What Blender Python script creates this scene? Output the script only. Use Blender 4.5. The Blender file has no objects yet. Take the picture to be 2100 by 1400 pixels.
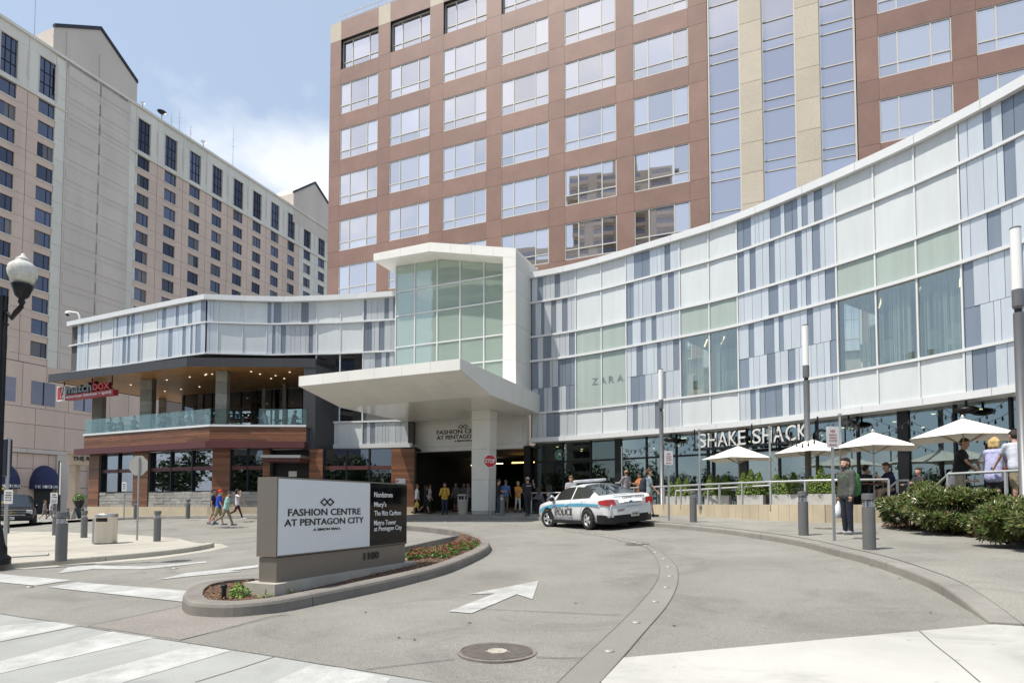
import bpy, bmesh, math, random
from mathutils import Vector, Matrix
R = math.radians
random.seed(7)
# ------------------------------------------------------------------ camera, sky, sun, exposure
F, CX, HZ, EYE, PITCH = 1240.0, 1050.0, 1032.0, 1.55, R(2.4)
PPY = HZ - F * math.tan(PITCH)
scene = bpy.context.scene
col = scene.collection
cd = bpy.data.cameras.new('camera'); cam = bpy.data.objects.new('camera', cd); col.objects.link(cam)
cd.sensor_width = 36.0; cd.lens = F / 2100 * 36; cd.shift_y = (PPY - 700) / 2100
cd.clip_start = 0.1; cd.clip_end = 3000
cam.location = (0, 0, EYE); cam.rotation_euler = (R(90) + PITCH, 0, 0)
scene.camera = cam
SUN_SHIFT = (0.44, 0.20)          # shadow travel per metre of height
sun_dir = Vector((-SUN_SHIFT[0], -SUN_SHIFT[1], 1)).normalized()
sd = bpy.data.lights.new('sun', 'SUN'); sun = bpy.data.objects.new('sun', sd); col.objects.link(sun)
sd.energy = 4.6; sd.angle = R(0.55); sd.color = (1.0, 0.945, 0.85)
sun.rotation_euler = (-sun_dir).to_track_quat('-Z', 'Y').to_euler()
world = bpy.data.worlds.new('World'); scene.world = world; world.use_nodes = True
wn = world.node_tree; wn.nodes.clear()
def WN(t, **k):
    n = wn.nodes.new(t)
    for a, b in k.items(): setattr(n, a, b)
    return n
sky = WN('ShaderNodeTexSky', sky_type='NISHITA', sun_disc=False)
sky.sun_elevation = math.asin(sun_dir.z); sky.sun_rotation = math.atan2(sun_dir.x, sun_dir.y)
sky.air_density = 1.0; sky.dust_density = 1.6; sky.ozone_density = 1.0
tc = WN('ShaderNodeTexCoord')
mp = WN('ShaderNodeMapping'); mp.inputs['Scale'].default_value = (1.0, 1.0, 1.5); mp.inputs['Location'].default_value = (-1.762, -3.492, 1.509)
nz = WN('ShaderNodeTexNoise'); nz.inputs['Scale'].default_value = 2.1; nz.inputs['Detail'].default_value = 10; nz.inputs['Roughness'].default_value = 0.52
rp = WN('ShaderNodeValToRGB'); rp.color_ramp.elements[0].position = 0.535; rp.color_ramp.elements[1].position = 0.645
sx = WN('ShaderNodeSeparateXYZ')
lo = WN('ShaderNodeMapRange'); lo.inputs[1].default_value = 0.25; lo.inputs[2].default_value = 0.75; lo.inputs[3].default_value = 1.0; lo.inputs[4].default_value = 0.25
mu = WN('ShaderNodeMath', operation='MULTIPLY')
mx = WN('ShaderNodeMixRGB'); mx.inputs[2].default_value = (9.2, 9.3, 9.4, 1)
pale = WN('ShaderNodeMixRGB'); pale.inputs[0].default_value = 0.45; pale.inputs[2].default_value = (6.2, 7.5, 9.2, 1)
bg = WN('ShaderNodeBackground'); bg.inputs[1].default_value = 0.112
wo = WN('ShaderNodeOutputWorld')
L = wn.links.new
L(tc.outputs['Generated'], mp.inputs[0]); L(mp.outputs[0], nz.inputs[0]); L(nz.outputs[0], rp.inputs[0])
L(tc.outputs['Generated'], sx.inputs[0]); L(sx.outputs[2], lo.inputs[0]); L(rp.outputs[0], mu.inputs[0]); L(lo.outputs[0], mu.inputs[1])
L(sky.outputs[0], pale.inputs[1]); L(pale.outputs[0], mx.inputs[1]); L(mu.outputs[0], mx.inputs[0]); L(mx.outputs[0], bg.inputs[0]); L(bg.outputs[0], wo.inputs[0])
vs = scene.view_settings
vs.view_transform = 'Standard'; vs.look = 'None'; vs.gamma = 1.0; vs.exposure = 0.25; vs.use_curve_mapping = False
scene.cycles.use_denoising = True
scene.cycles.max_bounces = 6; scene.cycles.transparent_max_bounces = 12; scene.cycles.glossy_bounces = 4; scene.cycles.diffuse_bounces = 3
scene.cycles.caustics_reflective = False; scene.cycles.caustics_refractive = False
scene.cycles.sample_clamp_indirect = 4
scene.render.film_transparent = False

# ------------------------------------------------------------------ measuring helpers (photo column/row + real depth -> place)
def ray(px, py):
    a, b = (px - CX) / F, (PPY - py) / F
    return Vector((a, math.cos(PITCH) - b * math.sin(PITCH), math.sin(PITCH) + b * math.cos(PITCH)))
def at(px, py, Y):
    d = ray(px, py); d = d * (Y / d.y); return Vector((d.x, d.y, d.z + EYE))
def onz(px, py, z):
    d = ray(px, py); t = (z - EYE) / d.z; return Vector((d.x * t, d.y * t, z))
def yH(px, py, H):
    d = ray(px, py); return H / (d.z / d.y)
SM = lambda t: 0 if t <= 0 else 1 if t >= 1 else t * t * (3 - 2 * t)
def gz(x, y):
    x = min(max(x, -34), 13); y = min(max(y, 3.5), 42)
    z = -0.067 + 0.01 * x + 0.0326 * y + 0.000505 * x * y - 0.0000982 * y * y
    z += 0.15 * SM((x - 1) / 4) * SM((y - 7) / 4) * (1 - SM((y - 22) / 8))
    z += 0.28 * SM((y - 30) / 7) * SM((x + 31) / 6) * SM((-x - 10) / 6)
    return z - 0.2 * SM((-x - 7) / 5) * SM((y - 13) / 6) * (1 - SM((y - 26) / 8))
def G(px, py, up=0.0):
    d = ray(px, py); lo_, hi_ = 2.0, 160.0
    g = lambda t: EYE + d.z * t - gz(d.x * t, d.y * t) - up
    if g(hi_) > 0: hi_ = 400.0
    t = lo_
    while t < hi_ and g(t) > 0: t += 0.25
    a, b = t - 0.25, t
    for _ in range(30):
        m = (a + b) / 2
        if g(m) > 0: a = m
        else: b = m
    return Vector((d.x * a, d.y * a, EYE + d.z * a))

# ------------------------------------------------------------------ materials
MATS = {}
def M(name, c, rough=0.6, metal=0.0, var=0.08, scale=3.0, bump=0.0, bscale=60.0, rand=0.0, speck=0.0, spscale=120.0, stretch=(1, 1, 1), coat=0.0, emit=None, estr=1.0, pos=False, spec=0.5, stain=0.0, stscale=0.4, sss=0.0, alpha=1.0, spots=0.0):
    if name in MATS: return MATS[name]
    m = bpy.data.materials.new(name); m.use_nodes = True; nt = m.node_tree; n = nt.nodes; l = nt.links.new
    p = n['Principled BSDF']; p.inputs['Roughness'].default_value = rough; p.inputs['Metallic'].default_value = metal
    p.inputs['Specular IOR Level'].default_value = spec
    if coat: p.inputs['Coat Weight'].default_value = coat; p.inputs['Coat Roughness'].default_value = 0.05
    if sss: p.inputs['Subsurface Weight'].default_value = sss
    c4 = (c[0], c[1], c[2], 1)
    if pos: vec = n.new('ShaderNodeNewGeometry').outputs['Position']
    else: vec = n.new('ShaderNodeTexCoord').outputs['Object']
    if stretch != (1, 1, 1):
        q = n.new('ShaderNodeMapping'); q.inputs['Scale'].default_value = stretch; l(vec, q.inputs[0]); vec = q.outputs[0]
    def mulc(src, fac):
        x = n.new('ShaderNodeMixRGB'); x.blend_type = 'MULTIPLY'; x.inputs[0].default_value = 1.0
        if src is None: x.inputs[1].default_value = c4
        else: l(src, x.inputs[1])
        l(fac, x.inputs[2]); return x.outputs[0]
    def mrange(v, a, b, a0=0.3, b0=0.7):
        r = n.new('ShaderNodeMapRange'); l(v, r.inputs[0]); r.inputs[1].default_value = a0; r.inputs[2].default_value = b0; r.inputs[3].default_value = a; r.inputs[4].default_value = b; return r.outputs[0]
    cur = None
    if var:
        t = n.new('ShaderNodeTexNoise'); t.inputs['Scale'].default_value = scale; t.inputs['Detail'].default_value = 6; t.inputs['Roughness'].default_value = 0.6; l(vec, t.inputs[0])
        cur = mulc(cur, mrange(t.outputs[0], 1 - var, 1 + var))
    if stain:
        t = n.new('ShaderNodeTexNoise'); t.inputs['Scale'].default_value = stscale; t.inputs['Detail'].default_value = 4; t.inputs['Distortion'].default_value = 0.6; l(vec, t.inputs[0])
        cur = mulc(cur, mrange(t.outputs[0], 1 - stain, 1 + stain * 0.5, 0.35, 0.65))
    if speck:
        t = n.new('ShaderNodeTexNoise'); t.inputs['Scale'].default_value = spscale; t.inputs['Detail'].default_value = 2; l(vec, t.inputs[0])
        cur = mulc(cur, mrange(t.outputs[0], 1 - speck, 1 + speck, 0.3, 0.7))
    if spots:
        t = n.new('ShaderNodeTexVoronoi'); t.inputs['Scale'].default_value = 2.6; t.inputs['Randomness'].default_value = 1.0; l(vec, t.inputs[0])
        cur = mulc(cur, mrange(t.outputs['Distance'], 1 - spots, 1.0, 0.035, 0.075))
        t = n.new('ShaderNodeTexNoise'); t.inputs['Scale'].default_value = 0.55; t.inputs['Detail'].default_value = 5; t.inputs['Roughness'].default_value = 0.7; t.inputs['Distortion'].default_value = 1.2; l(vec, t.inputs[0])
        cur = mulc(cur, mrange(t.outputs[0], 1 - spots * 0.55, 1.03, 0.36, 0.5))
    if rand:
        o = n.new('ShaderNodeObjectInfo'); cur = mulc(cur, mrange(o.outputs['Random'], 1 - rand, 1 + rand, 0, 1))
    if cur is None: p.inputs['Base Color'].default_value = c4
    else: l(cur, p.inputs['Base Color'])
    if bump:
        t = n.new('ShaderNodeTexNoise'); t.inputs['Scale'].default_value = bscale; t.inputs['Detail'].default_value = 3; l(vec, t.inputs[0])
        b = n.new('ShaderNodeBump'); b.inputs['Strength'].default_value = bump; b.inputs['Distance'].default_value = 0.02; l(t.outputs[0], b.inputs['Height']); l(b.outputs[0], p.inputs['Normal'])
    if emit:
        p.inputs['Emission Color'].default_value = (*emit, 1); p.inputs['Emission Strength'].default_value = estr
    if alpha < 1: p.inputs['Alpha'].default_value = alpha
    MATS[name] = m; return m
def GLASS(name, tint, refl=0.25, rough=0.01, wob=0.0, gl=(1, 1, 1), wscale=1.2, graze=0.6, milk=0.0, milkc=(0.5, 0.6, 0.55)):
    """thin pane: tinted see-through mixed with a mirror reflection that grows at grazing angles"""
    m = bpy.data.materials.new(name); m.use_nodes = True; nt = m.node_tree; n = nt.nodes; l = nt.links.new; n.clear()
    o = n.new('ShaderNodeOutputMaterial'); t = n.new('ShaderNodeBsdfTransparent'); t.inputs[0].default_value = (*tint, 1)
    g = n.new('ShaderNodeBsdfGlossy'); g.inputs['Roughness'].default_value = rough; g.inputs[0].default_value = (*gl, 1)
    w = n.new('ShaderNodeLayerWeight'); w.inputs[0].default_value = 0.35
    r = n.new('ShaderNodeMapRange'); r.inputs[3].default_value = refl; r.inputs[4].default_value = min(1, refl + graze); l(w.outputs['Facing'], r.inputs[0])
    x = n.new('ShaderNodeMixShader'); l(r.outputs[0], x.inputs[0]); l(t.outputs[0], x.inputs[1]); l(g.outputs[0], x.inputs[2]); l(x.outputs[0], o.inputs[0])
    if milk:
        df = n.new('ShaderNodeBsdfDiffuse'); df.inputs[0].default_value = (*milkc, 1); y = n.new('ShaderNodeMixShader'); y.inputs[0].default_value = milk; l(t.outputs[0], y.inputs[1]); l(df.outputs[0], y.inputs[2]); l(y.outputs[0], x.inputs[1])
    if wob:
        tx = n.new('ShaderNodeNewGeometry'); z = n.new('ShaderNodeTexNoise'); z.inputs['Scale'].default_value = wscale; l(tx.outputs['Position'], z.inputs[0])
        b = n.new('ShaderNodeBump'); b.inputs['Strength'].default_value = wob; b.inputs['Distance'].default_value = 0.05; l(z.outputs[0], b.inputs['Height']); l(b.outputs[0], g.inputs['Normal'])
    return m
def MIRROR(name, c, rough=0.02, wob=0.05, wscale=0.9, rand=0.06, dark=(0.03, 0.035, 0.05), k=0.8, drand=0.0):
    """coated office glass: strong tinted mirror over a dark body"""
    m = bpy.data.materials.new(name); m.use_nodes = True; nt = m.node_tree; n = nt.nodes; l = nt.links.new; n.clear()
    o = n.new('ShaderNodeOutputMaterial'); d = n.new('ShaderNodeBsdfDiffuse'); d.inputs[0].default_value = (*dark, 1)
    g = n.new('ShaderNodeBsdfGlossy'); g.inputs['Roughness'].default_value = rough
    oi = n.new('ShaderNodeObjectInfo'); r = n.new('ShaderNodeMapRange'); r.inputs[3].default_value = 1 - rand; r.inputs[4].default_value = 1 + rand; l(oi.outputs['Random'], r.inputs[0])
    q = n.new('ShaderNodeMixRGB'); q.blend_type = 'MULTIPLY'; q.inputs[0].default_value = 1; q.inputs[1].default_value = (*c, 1); l(r.outputs[0], q.inputs[2]); l(q.outputs[0], g.inputs[0])
    if drand:
        wz = n.new('ShaderNodeMath'); wz.operation = 'FRACT'; ws = n.new('ShaderNodeMath'); ws.operation = 'MULTIPLY'; ws.inputs[1].default_value = 17.3; l(oi.outputs['Random'], ws.inputs[0]); l(ws.outputs[0], wz.inputs[0])
        rd = n.new('ShaderNodeMapRange'); rd.inputs[3].default_value = 1 - drand; rd.inputs[4].default_value = 1 + drand; l(wz.outputs[0], rd.inputs[0])
        qd = n.new('ShaderNodeMixRGB'); qd.blend_type = 'MULTIPLY'; qd.inputs[0].default_value = 1; qd.inputs[1].default_value = (*dark, 1); l(rd.outputs[0], qd.inputs[2]); l(qd.outputs[0], d.inputs[0])
    x = n.new('ShaderNodeMixShader'); x.inputs[0].default_value = k; l(d.outputs[0], x.inputs[1]); l(g.outputs[0], x.inputs[2]); l(x.outputs[0], o.inputs[0])
    tx = n.new('ShaderNodeNewGeometry'); z = n.new('ShaderNodeTexNoise'); z.inputs['Scale'].default_value = wscale; z.inputs['Detail'].default_value = 1; l(tx.outputs['Position'], z.inputs[0])
    b = n.new('ShaderNodeBump'); b.inputs['Strength'].default_value = wob; b.inputs['Distance'].default_value = 0.1; l(z.outputs[0], b.inputs['Height']); l(b.outputs[0], g.inputs['Normal'])
    return m

# ------------------------------------------------------------------ mesh and object helpers
WPOS = {}
def wpos(o):
    return WPOS.get(o.name, Vector((0, 0, 0))) if o else Vector((0, 0, 0))
def thing(name, label, cat, loc=(0, 0, 0), group=None, rotz=0.0, kind=None):
    o = bpy.data.objects.new(name, None); col.objects.link(o); o.location = loc; o.rotation_euler = (0, 0, rotz)
    o.empty_display_size = 0.1
    o['label'] = label
    if cat: o['category'] = cat
    if group: o['group'] = group
    if kind: o['kind'] = kind
    WPOS[o.name] = Vector(loc); return o
def tag(o, label, cat=None, group=None, kind=None):
    o['label'] = label
    if cat: o['category'] = cat
    if group: o['group'] = group
    if kind: o['kind'] = kind
    return o
class MB:
    def __init__(s): s.v = []; s.f = []; s.sm = []
    def add(s, vs, fs, smooth=False):
        n = len(s.v); s.v += [Vector(v) for v in vs]; s.f += [tuple(i + n for i in f) for f in fs]; s.sm += [smooth] * len(fs); return s
    def para(s, o, a, b, c):
        o, a, b, c = Vector(o), Vector(a), Vector(b), Vector(c)
        if a.cross(b).dot(c) < 0: a, b = b, a
        return s.add([o, o + a, o + a + b, o + b, o + c, o + a + c, o + a + b + c, o + b + c], [(3, 2, 1, 0), (4, 5, 6, 7), (0, 1, 5, 4), (1, 2, 6, 5), (2, 3, 7, 6), (3, 0, 4, 7)])
    def box(s, x0, y0, z0, x1, y1, z1): return s.para((x0, y0, z0), (x1 - x0, 0, 0), (0, y1 - y0, 0), (0, 0, z1 - z0))
    def cbox(s, c, sx, sy, sz, rz=0.0):
        u = Vector((math.cos(rz), math.sin(rz), 0)); w = Vector((-math.sin(rz), math.cos(rz), 0)); c = Vector(c)
        return s.para(c - u * sx / 2 - w * sy / 2 - Vector((0, 0, sz / 2)), u * sx, w * sy, (0, 0, sz))
    def bbox(s, x0, y0, z0, x1, y1, z1, b=0.02):
        """box with chamfered edges"""
        P = []
        for z, q in ((z0, b), (z0 + b, 0), (z1 - b, 0), (z1, b)):
            P.append([(x0 + q + b * 0, y0 + q, z), (x1 - q, y0 + q, z), (x1 - q, y1 - q, z), (x0 + q, y1 - q, z)])
        return s.loft(P, True, True)
    def wall(s, p0, p1, z0, z1, d0, d1, n=None, z2=None, z3=None):
        """slab along p0-p1 (plan), height z0..z1 (z2,z3 at p1), from d0 to d1 along the outward normal"""
        p0, p1 = Vector((p0[0], p0[1], 0)), Vector((p1[0], p1[1], 0))
        n = Vector((n[0], n[1], 0)) if n is not None else nrm(p0, p1)
        z2 = z0 if z2 is None else z2; z3 = z1 if z3 is None else z3
        Z = lambda p, z, d: Vector((p.x + n.x * d, p.y + n.y * d, z))
        vs = [Z(p0, z0, d0), Z(p1, z2, d0), Z(p1, z2, d1), Z(p0, z0, d1), Z(p0, z1, d0), Z(p1, z3, d0), Z(p1, z3, d1), Z(p0, z1, d1)]
        fs = [(3, 2, 1, 0), (4, 5, 6, 7), (0, 1, 5, 4), (1, 2, 6, 5), (2, 3, 7, 6), (3, 0, 4, 7)]
        if (p1 - p0).cross(n).z < 0: fs = [f[::-1] for f in fs]
        return s.add(vs, fs)
    def prism(s, pts, off, flip=False):
        pts = [Vector(p) for p in pts]; off = Vector(off); n = len(pts)
        nv = Vector((0, 0, 0))
        for i in range(n): nv += (pts[i] - pts[0]).cross(pts[(i + 1) % n] - pts[0])
        if nv.dot(off) > 0: pts = pts[::-1]
        vs = pts + [p + off for p in pts]
        return s.add(vs, [tuple(range(n)), tuple(range(2 * n - 1, n - 1, -1))] + [((i + 1) % n, i, n + i, n + (i + 1) % n) for i in range(n)])
    def face(s, pts): return s.add(pts, [tuple(range(len(pts)))])
    def loft(s, rings, capa=False, capb=False, closed=True, smooth=False):
        n = len(rings[0]); vs = [p for r in rings for p in r]; fs = []
        for i in range(len(rings) - 1):
            for j in range(n if closed else n - 1):
                k = (j + 1) % n; fs.append((i * n + j, i * n + k, (i + 1) * n + k, (i + 1) * n + j))
        b = len(s.v); s.add(vs, fs, smooth)
        if capa: s.add(list(rings[0]), [tuple(range(n - 1, -1, -1))])
        if capb: s.add(list(rings[-1]), [tuple(range(n))])
        return s
    def lathe(s, prof, n=16, c=(0, 0, 0), smooth=True, cap=True):
        c = Vector(c); rings = [[c + Vector((r * math.cos(2 * math.pi * j / n), r * math.sin(2 * math.pi * j / n), z)) for j in range(n)] for r, z in prof]
        return s.loft(rings, cap, cap, True, smooth)
    def tube(s, pts, r, n=8, r1=None, smooth=True):
        pts = [Vector(p) for p in pts]; rings = []; m = len(pts)
        for i, p in enumerate(pts):
            t = (pts[min(i + 1, m - 1)] - pts[max(i - 1, 0)]).normalized()
            u = t.cross(Vector((0, 0, 1)));
            if u.length < 0.05: u = t.cross(Vector((1, 0, 0)))
            u.normalize(); w = t.cross(u); q = r if r1 is None else r + (r1 - r) * i / (m - 1)
            rings.append([p + u * q * math.cos(2 * math.pi * j / n) + w * q * math.sin(2 * math.pi * j / n) for j in range(n)])
        return s.loft(rings, True, True, True, smooth)
    def ball(s, c, r, n=8, m=6, smooth=True, sc=(1, 1, 1)):
        c = Vector(c); rings = []
        for i in range(m + 1):
            a = -math.pi / 2 + math.pi * i / m; rr = max(math.cos(a), 0.001)
            rings.append([c + Vector((r * sc[0] * rr * math.cos(2 * math.pi * j / n), r * sc[1] * rr * math.sin(2 * math.pi * j / n), r * sc[2] * math.sin(a))) for j in range(n)])
        return s.loft(rings, True, True, True, smooth)
    def mesh(s, name, mat, off=None):
        me = bpy.data.meshes.new(name); vs = s.v if off is None else [v - off for v in s.v]
        me.from_pydata([tuple(v) for v in vs], [], s.f); me.polygons.foreach_set('use_smooth', s.sm)
        if mat: me.materials.append(mat)
        me.update(); return me
    def build(s, name, mat, parent=None, local=False, kind=None):
        me = s.mesh(name, mat, None if local or not parent else wpos(parent))
        o = bpy.data.objects.new(name, me); col.objects.link(o)
        if parent: o.parent = parent; WPOS[o.name] = wpos(parent)
        if kind: o['kind'] = kind
        return o
def nrm(p0, p1):
    d = Vector((p1[0] - p0[0], p1[1] - p0[1], 0)).normalized(); n = Vector((d.y, -d.x, 0))
    m = Vector((p0[0] + p1[0], p0[1] + p1[1], 0)) / 2
    return n if n.dot(-m) > 0 else -n
KIDS = {}
def kids(o): return [c for c in bpy.data.objects if c.parent == o]
def share(name, me, parent, loc=(0, 0, 0), rot=(0, 0, 0), sc=(1, 1, 1)):
    o = bpy.data.objects.new(name, me); col.objects.link(o); o.parent = parent; o.location = loc; o.rotation_euler = rot; o.scale = sc; return o
def copy_tree(o, loc, rotz=None, label=None, sc=None, children=None):
    c = o.copy(); col.objects.link(c); c.location = loc; WPOS[c.name] = Vector(loc)
    if rotz is not None: c.rotation_euler = (0, 0, rotz)
    if label: c['label'] = label
    if sc: c.scale = sc
    def rec(src, dst):
        for ch in (KIDS.get(src.name) or kids(src)):
            q = ch.copy(); col.objects.link(q); q.parent = dst; rec2(ch, q)
    def rec2(src, dst):
        for ch in kids(src):
            q = ch.copy(); col.objects.link(q); q.parent = dst
    rec(o, c); return c
def text_mesh(s, width=None, height=None, depth=0.01, bold=0.0, align='LEFT', font_shear=0.0, mat=None, name='lettering', space=1.0, lines=1.0):
    """lettering as a mesh in the XZ plane facing -Y, left-bottom at the origin, fitted to width/height"""
    cu = bpy.data.curves.new('t', 'FONT'); cu.body = s; cu.extrude = depth / 2; cu.offset = bold; cu.align_x = align; cu.shear = font_shear; cu.space_character = space; cu.space_line = lines; cu.resolution_u = 3
    ob = bpy.data.objects.new('t', cu); me = bpy.data.meshes.new_from_object(ob); bpy.data.objects.remove(ob); bpy.data.curves.remove(cu)
    xs = [v.co.x for v in me.vertices]; ys = [v.co.y for v in me.vertices]
    x0, x1, y0, y1 = min(xs), max(xs), min(ys), max(ys)
    k1 = width / (x1 - x0) if width else None; k2 = height / (y1 - y0) if height else None
    kx = k1 or k2; ky = k2 or k1
    for v in me.vertices: v.co = Vector(((v.co.x - x0) * kx, -v.co.z, (v.co.y - y0) * ky))
    me.name = name
    if mat: me.materials.clear(); me.materials.append(mat)
    me['w'] = (x1 - x0) * kx; me['h'] = (y1 - y0) * ky
    return me
def put_text(s, parent, p, right, mat, name='lettering', **k):
    """place lettering with its left-bottom at world point p, running along `right` (plan direction); reads from its front"""
    me = text_mesh(s, mat=mat, name=name, **k); o = bpy.data.objects.new(name, me); col.objects.link(o)
    r = Vector((right[0], right[1], 0)).normalized()
    if parent: o.parent = parent
    o.location = Vector(p) - wpos(parent); o.rotation_euler = (0, 0, math.atan2(r.y, r.x)); return o
def sample(pts, n=24):
    """Catmull-Rom through plan points"""
    out = []; P = [Vector((p[0], p[1])) for p in pts]
    for i in range(len(P) - 1):
        a = P[i - 1] if i else P[0] * 2 - P[1]; b = P[i]; c = P[i + 1]; d = P[i + 2] if i + 2 < len(P) else P[-1] * 2 - P[-2]
        for k in range(n):
            t = k / n; out.append(0.5 * ((2 * b) + (c - a) * t + (2 * a - 5 * b + 4 * c - d) * t * t + (3 * b - a - 3 * c + d) * t ** 3))
    out.append(P[-1]); return out
def onwall(W, px, zr=6.0):
    """plan point of wall polyline W seen at photo column px (at zr above the eye)"""
    q = lambda p: CX + F * p.x / (p.y * math.cos(PITCH) + zr * math.sin(PITCH))
    for i in range(len(W) - 1):
        a, b = q(W[i]), q(W[i + 1])
        if (a - px) * (b - px) <= 0 and a != b: return W[i].lerp(W[i + 1], (px - a) / (b - a))
    return W[0] if abs(q(W[0]) - px) < abs(q(W[-1]) - px) else W[-1]
def off(p, n, d): return Vector((p[0] + n[0] * d, p[1] + n[1] * d))
# ------------------------------------------------------------------ shared materials
m_asph = M('asphalt_drive', (0.230, 0.221, 0.198), 0.85, var=0.10, scale=0.8, speck=0.30, spscale=70, bump=0.5, bscale=120, stain=0.10, stscale=0.25, pos=True, spots=0.28)
m_street = M('asphalt_street', (0.228, 0.22, 0.2), 0.85, var=0.08, scale=1.2, speck=0.30, spscale=65, bump=0.5, bscale=110, stain=0.10, stscale=0.2, pos=True)
m_gutter = M('street_concrete', (0.31, 0.315, 0.30), 0.8, var=0.06, scale=1.5, speck=0.12, spscale=150, bump=0.2, stain=0.10, stscale=0.5, pos=True, spots=0.28)
m_apron = M('apron_concrete', (0.44, 0.432, 0.398), 0.8, var=0.05, scale=2.0, speck=0.08, spscale=160, bump=0.2, stain=0.08, stscale=0.6, pos=True, spots=0.28)
m_walk = M('exposed_sidewalk', (0.25, 0.24, 0.213), 0.85, var=0.08, scale=1.0, speck=0.35, spscale=75, bump=0.4, bscale=110, stain=0.12, stscale=0.35, pos=True, spots=0.28)
m_walkl = M('pale_sidewalk', (0.40, 0.375, 0.32), 0.8, var=0.06, scale=1.0, speck=0.12, spscale=120, stain=0.10, stscale=0.3, pos=True, spots=0.28)
m_kerb = M('kerb_concrete', (0.25, 0.235, 0.21), 0.8, var=0.10, scale=3, speck=0.15, spscale=120, bump=0.3, stain=0.14, stscale=0.8, pos=True)
m_band = M('band_concrete', (0.22, 0.212, 0.19), 0.75, var=0.06, scale=1.5, speck=0.1, spscale=200, stain=0.08, pos=True)
m_brown = M('brown_concrete', (0.222, 0.203, 0.182), 0.85, var=0.08, scale=1.0, speck=0.35, spscale=70, stain=0.1, pos=True)
m_paint = M('road_paint', (0.42, 0.42, 0.405), 0.7, var=0.16, scale=6, speck=0.12, spscale=60, stain=0.16, stscale=1.5, pos=True)
m_seam = M('joint_seam', (0.11, 0.105, 0.095), 0.9, var=0.2)
m_iron = M('cast_iron', (0.235, 0.205, 0.18), 0.65, 0.25, var=0.2, scale=8, bump=0.3)
m_mulch = M('mulch', (0.10, 0.058, 0.036), 0.95, var=0.35, scale=25, bump=1.0, bscale=60, speck=0.4, spscale=90, pos=True)
m_steel = M('brushed_steel', (0.52, 0.50, 0.47), 0.32, 0.95, var=0.05, scale=3, stretch=(30, 30, 0.6))
m_stud = M('road_stud_metal', (0.38, 0.37, 0.34), 0.5, 0.5, var=0.1)
m_galv = M('galvanised_post', (0.42, 0.43, 0.43), 0.5, 0.7, var=0.08, scale=8)
m_railm = M('rail_paint', (0.50, 0.51, 0.51), 0.45, 0.5, var=0.05)
m_boll = M('bollard_grey', (0.165, 0.165, 0.165), 0.5, 0.3, var=0.05, scale=5)
m_pole = M('pole_grey', (0.17, 0.17, 0.175), 0.45, 0.4, var=0.05)
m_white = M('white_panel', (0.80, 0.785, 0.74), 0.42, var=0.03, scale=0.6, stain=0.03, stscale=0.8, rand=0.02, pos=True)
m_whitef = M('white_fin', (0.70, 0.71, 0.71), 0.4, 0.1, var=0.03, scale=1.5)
m_side = M('white_panel_shaded', (0.64, 0.63, 0.595), 0.5, var=0.04, scale=1.2, stretch=(1, 1, 0.15), pos=True)  # white panel with shade mixed in, for faces turned from the sun and cores
m_light = M('panel_light', (0.58, 0.615, 0.645), 0.28, 0.30, bump=0.12, bscale=1.6, var=0.03, scale=1.0, rand=0.06, stain=0.04, stscale=1.5, stretch=(2.5, 2.5, 0.3), pos=True)
m_dark = M('panel_blue_grey', (0.228, 0.265, 0.318), 0.28, 0.30, bump=0.12, bscale=1.6, var=0.04, scale=1.0, rand=0.10, stain=0.04, stscale=1.5, stretch=(2.5, 2.5, 0.3), pos=True)
m_spand = M('spandrel_white_glass', (0.62, 0.655, 0.66), 0.12, 0.0, bump=0.06, bscale=1.2, var=0.02, scale=0.5, rand=0.03, stain=0.04, stscale=1.5, stretch=(2.5, 2.5, 0.3), pos=True)
m_black = M('black_metal', (0.012, 0.012, 0.013), 0.4, 0.3, var=0.0)
m_dkgrey = M('charcoal_panel', (0.055, 0.055, 0.06), 0.45, 0.2, var=0.06, scale=0.8, rand=0.06, pos=True)
m_backw = M('backing_wall', (0.10, 0.10, 0.10), 0.9, var=0.0)
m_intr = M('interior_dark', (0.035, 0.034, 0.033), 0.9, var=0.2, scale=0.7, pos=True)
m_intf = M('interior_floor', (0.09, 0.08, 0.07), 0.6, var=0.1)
m_beige = M('beige_stone_wall', (0.50, 0.425, 0.305), 0.8, var=0.07, scale=1.2, stain=0.08, stscale=0.8, bump=0.2, rand=0.05, pos=True)
m_wood = M('ipe_plank', (0.185, 0.078, 0.038), 0.5, var=0.30, scale=2.0, stretch=(0.7, 0.7, 14), rand=0.35, pos=True)
m_woodc = M('soffit_plank', (0.44, 0.22, 0.08), 0.45, var=0.22, scale=2.0, stretch=(1.5, 1.5, 1.5), rand=0.16, pos=True)
m_maroon = M('maroon_beam', (0.11, 0.035, 0.035), 0.45, 0.2, var=0.06, pos=True)
m_stone = M('grey_stone_course', (0.30, 0.29, 0.27), 0.85, var=0.2, scale=5, bump=0.5, bscale=25, rand=0.22, pos=True)
m_colst = M('slate_column', (0.27, 0.26, 0.22), 0.6, var=0.18, scale=2, rand=0.2, pos=True)
m_bronze = M('bronze_cabinet', (0.215, 0.19, 0.165), 0.4, 0.45, var=0.04, scale=1.5)
m_signw = M('sign_white_face', (0.70, 0.72, 0.74), 0.25, var=0.02, scale=1)
m_signb = M('sign_black_face', (0.006, 0.006, 0.007), 0.06, var=0.0, spec=0.22)
m_ink = M('black_letter', (0.012, 0.012, 0.012), 0.4, var=0.0)
m_wlet = M('white_letter', (0.8, 0.8, 0.8), 0.4, var=0.0)
m_red = M('sign_red', (0.50, 0.015, 0.02), 0.4, var=0.03)
m_signp = M('sign_plate_white', (0.72, 0.72, 0.71), 0.45, var=0.03)
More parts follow.
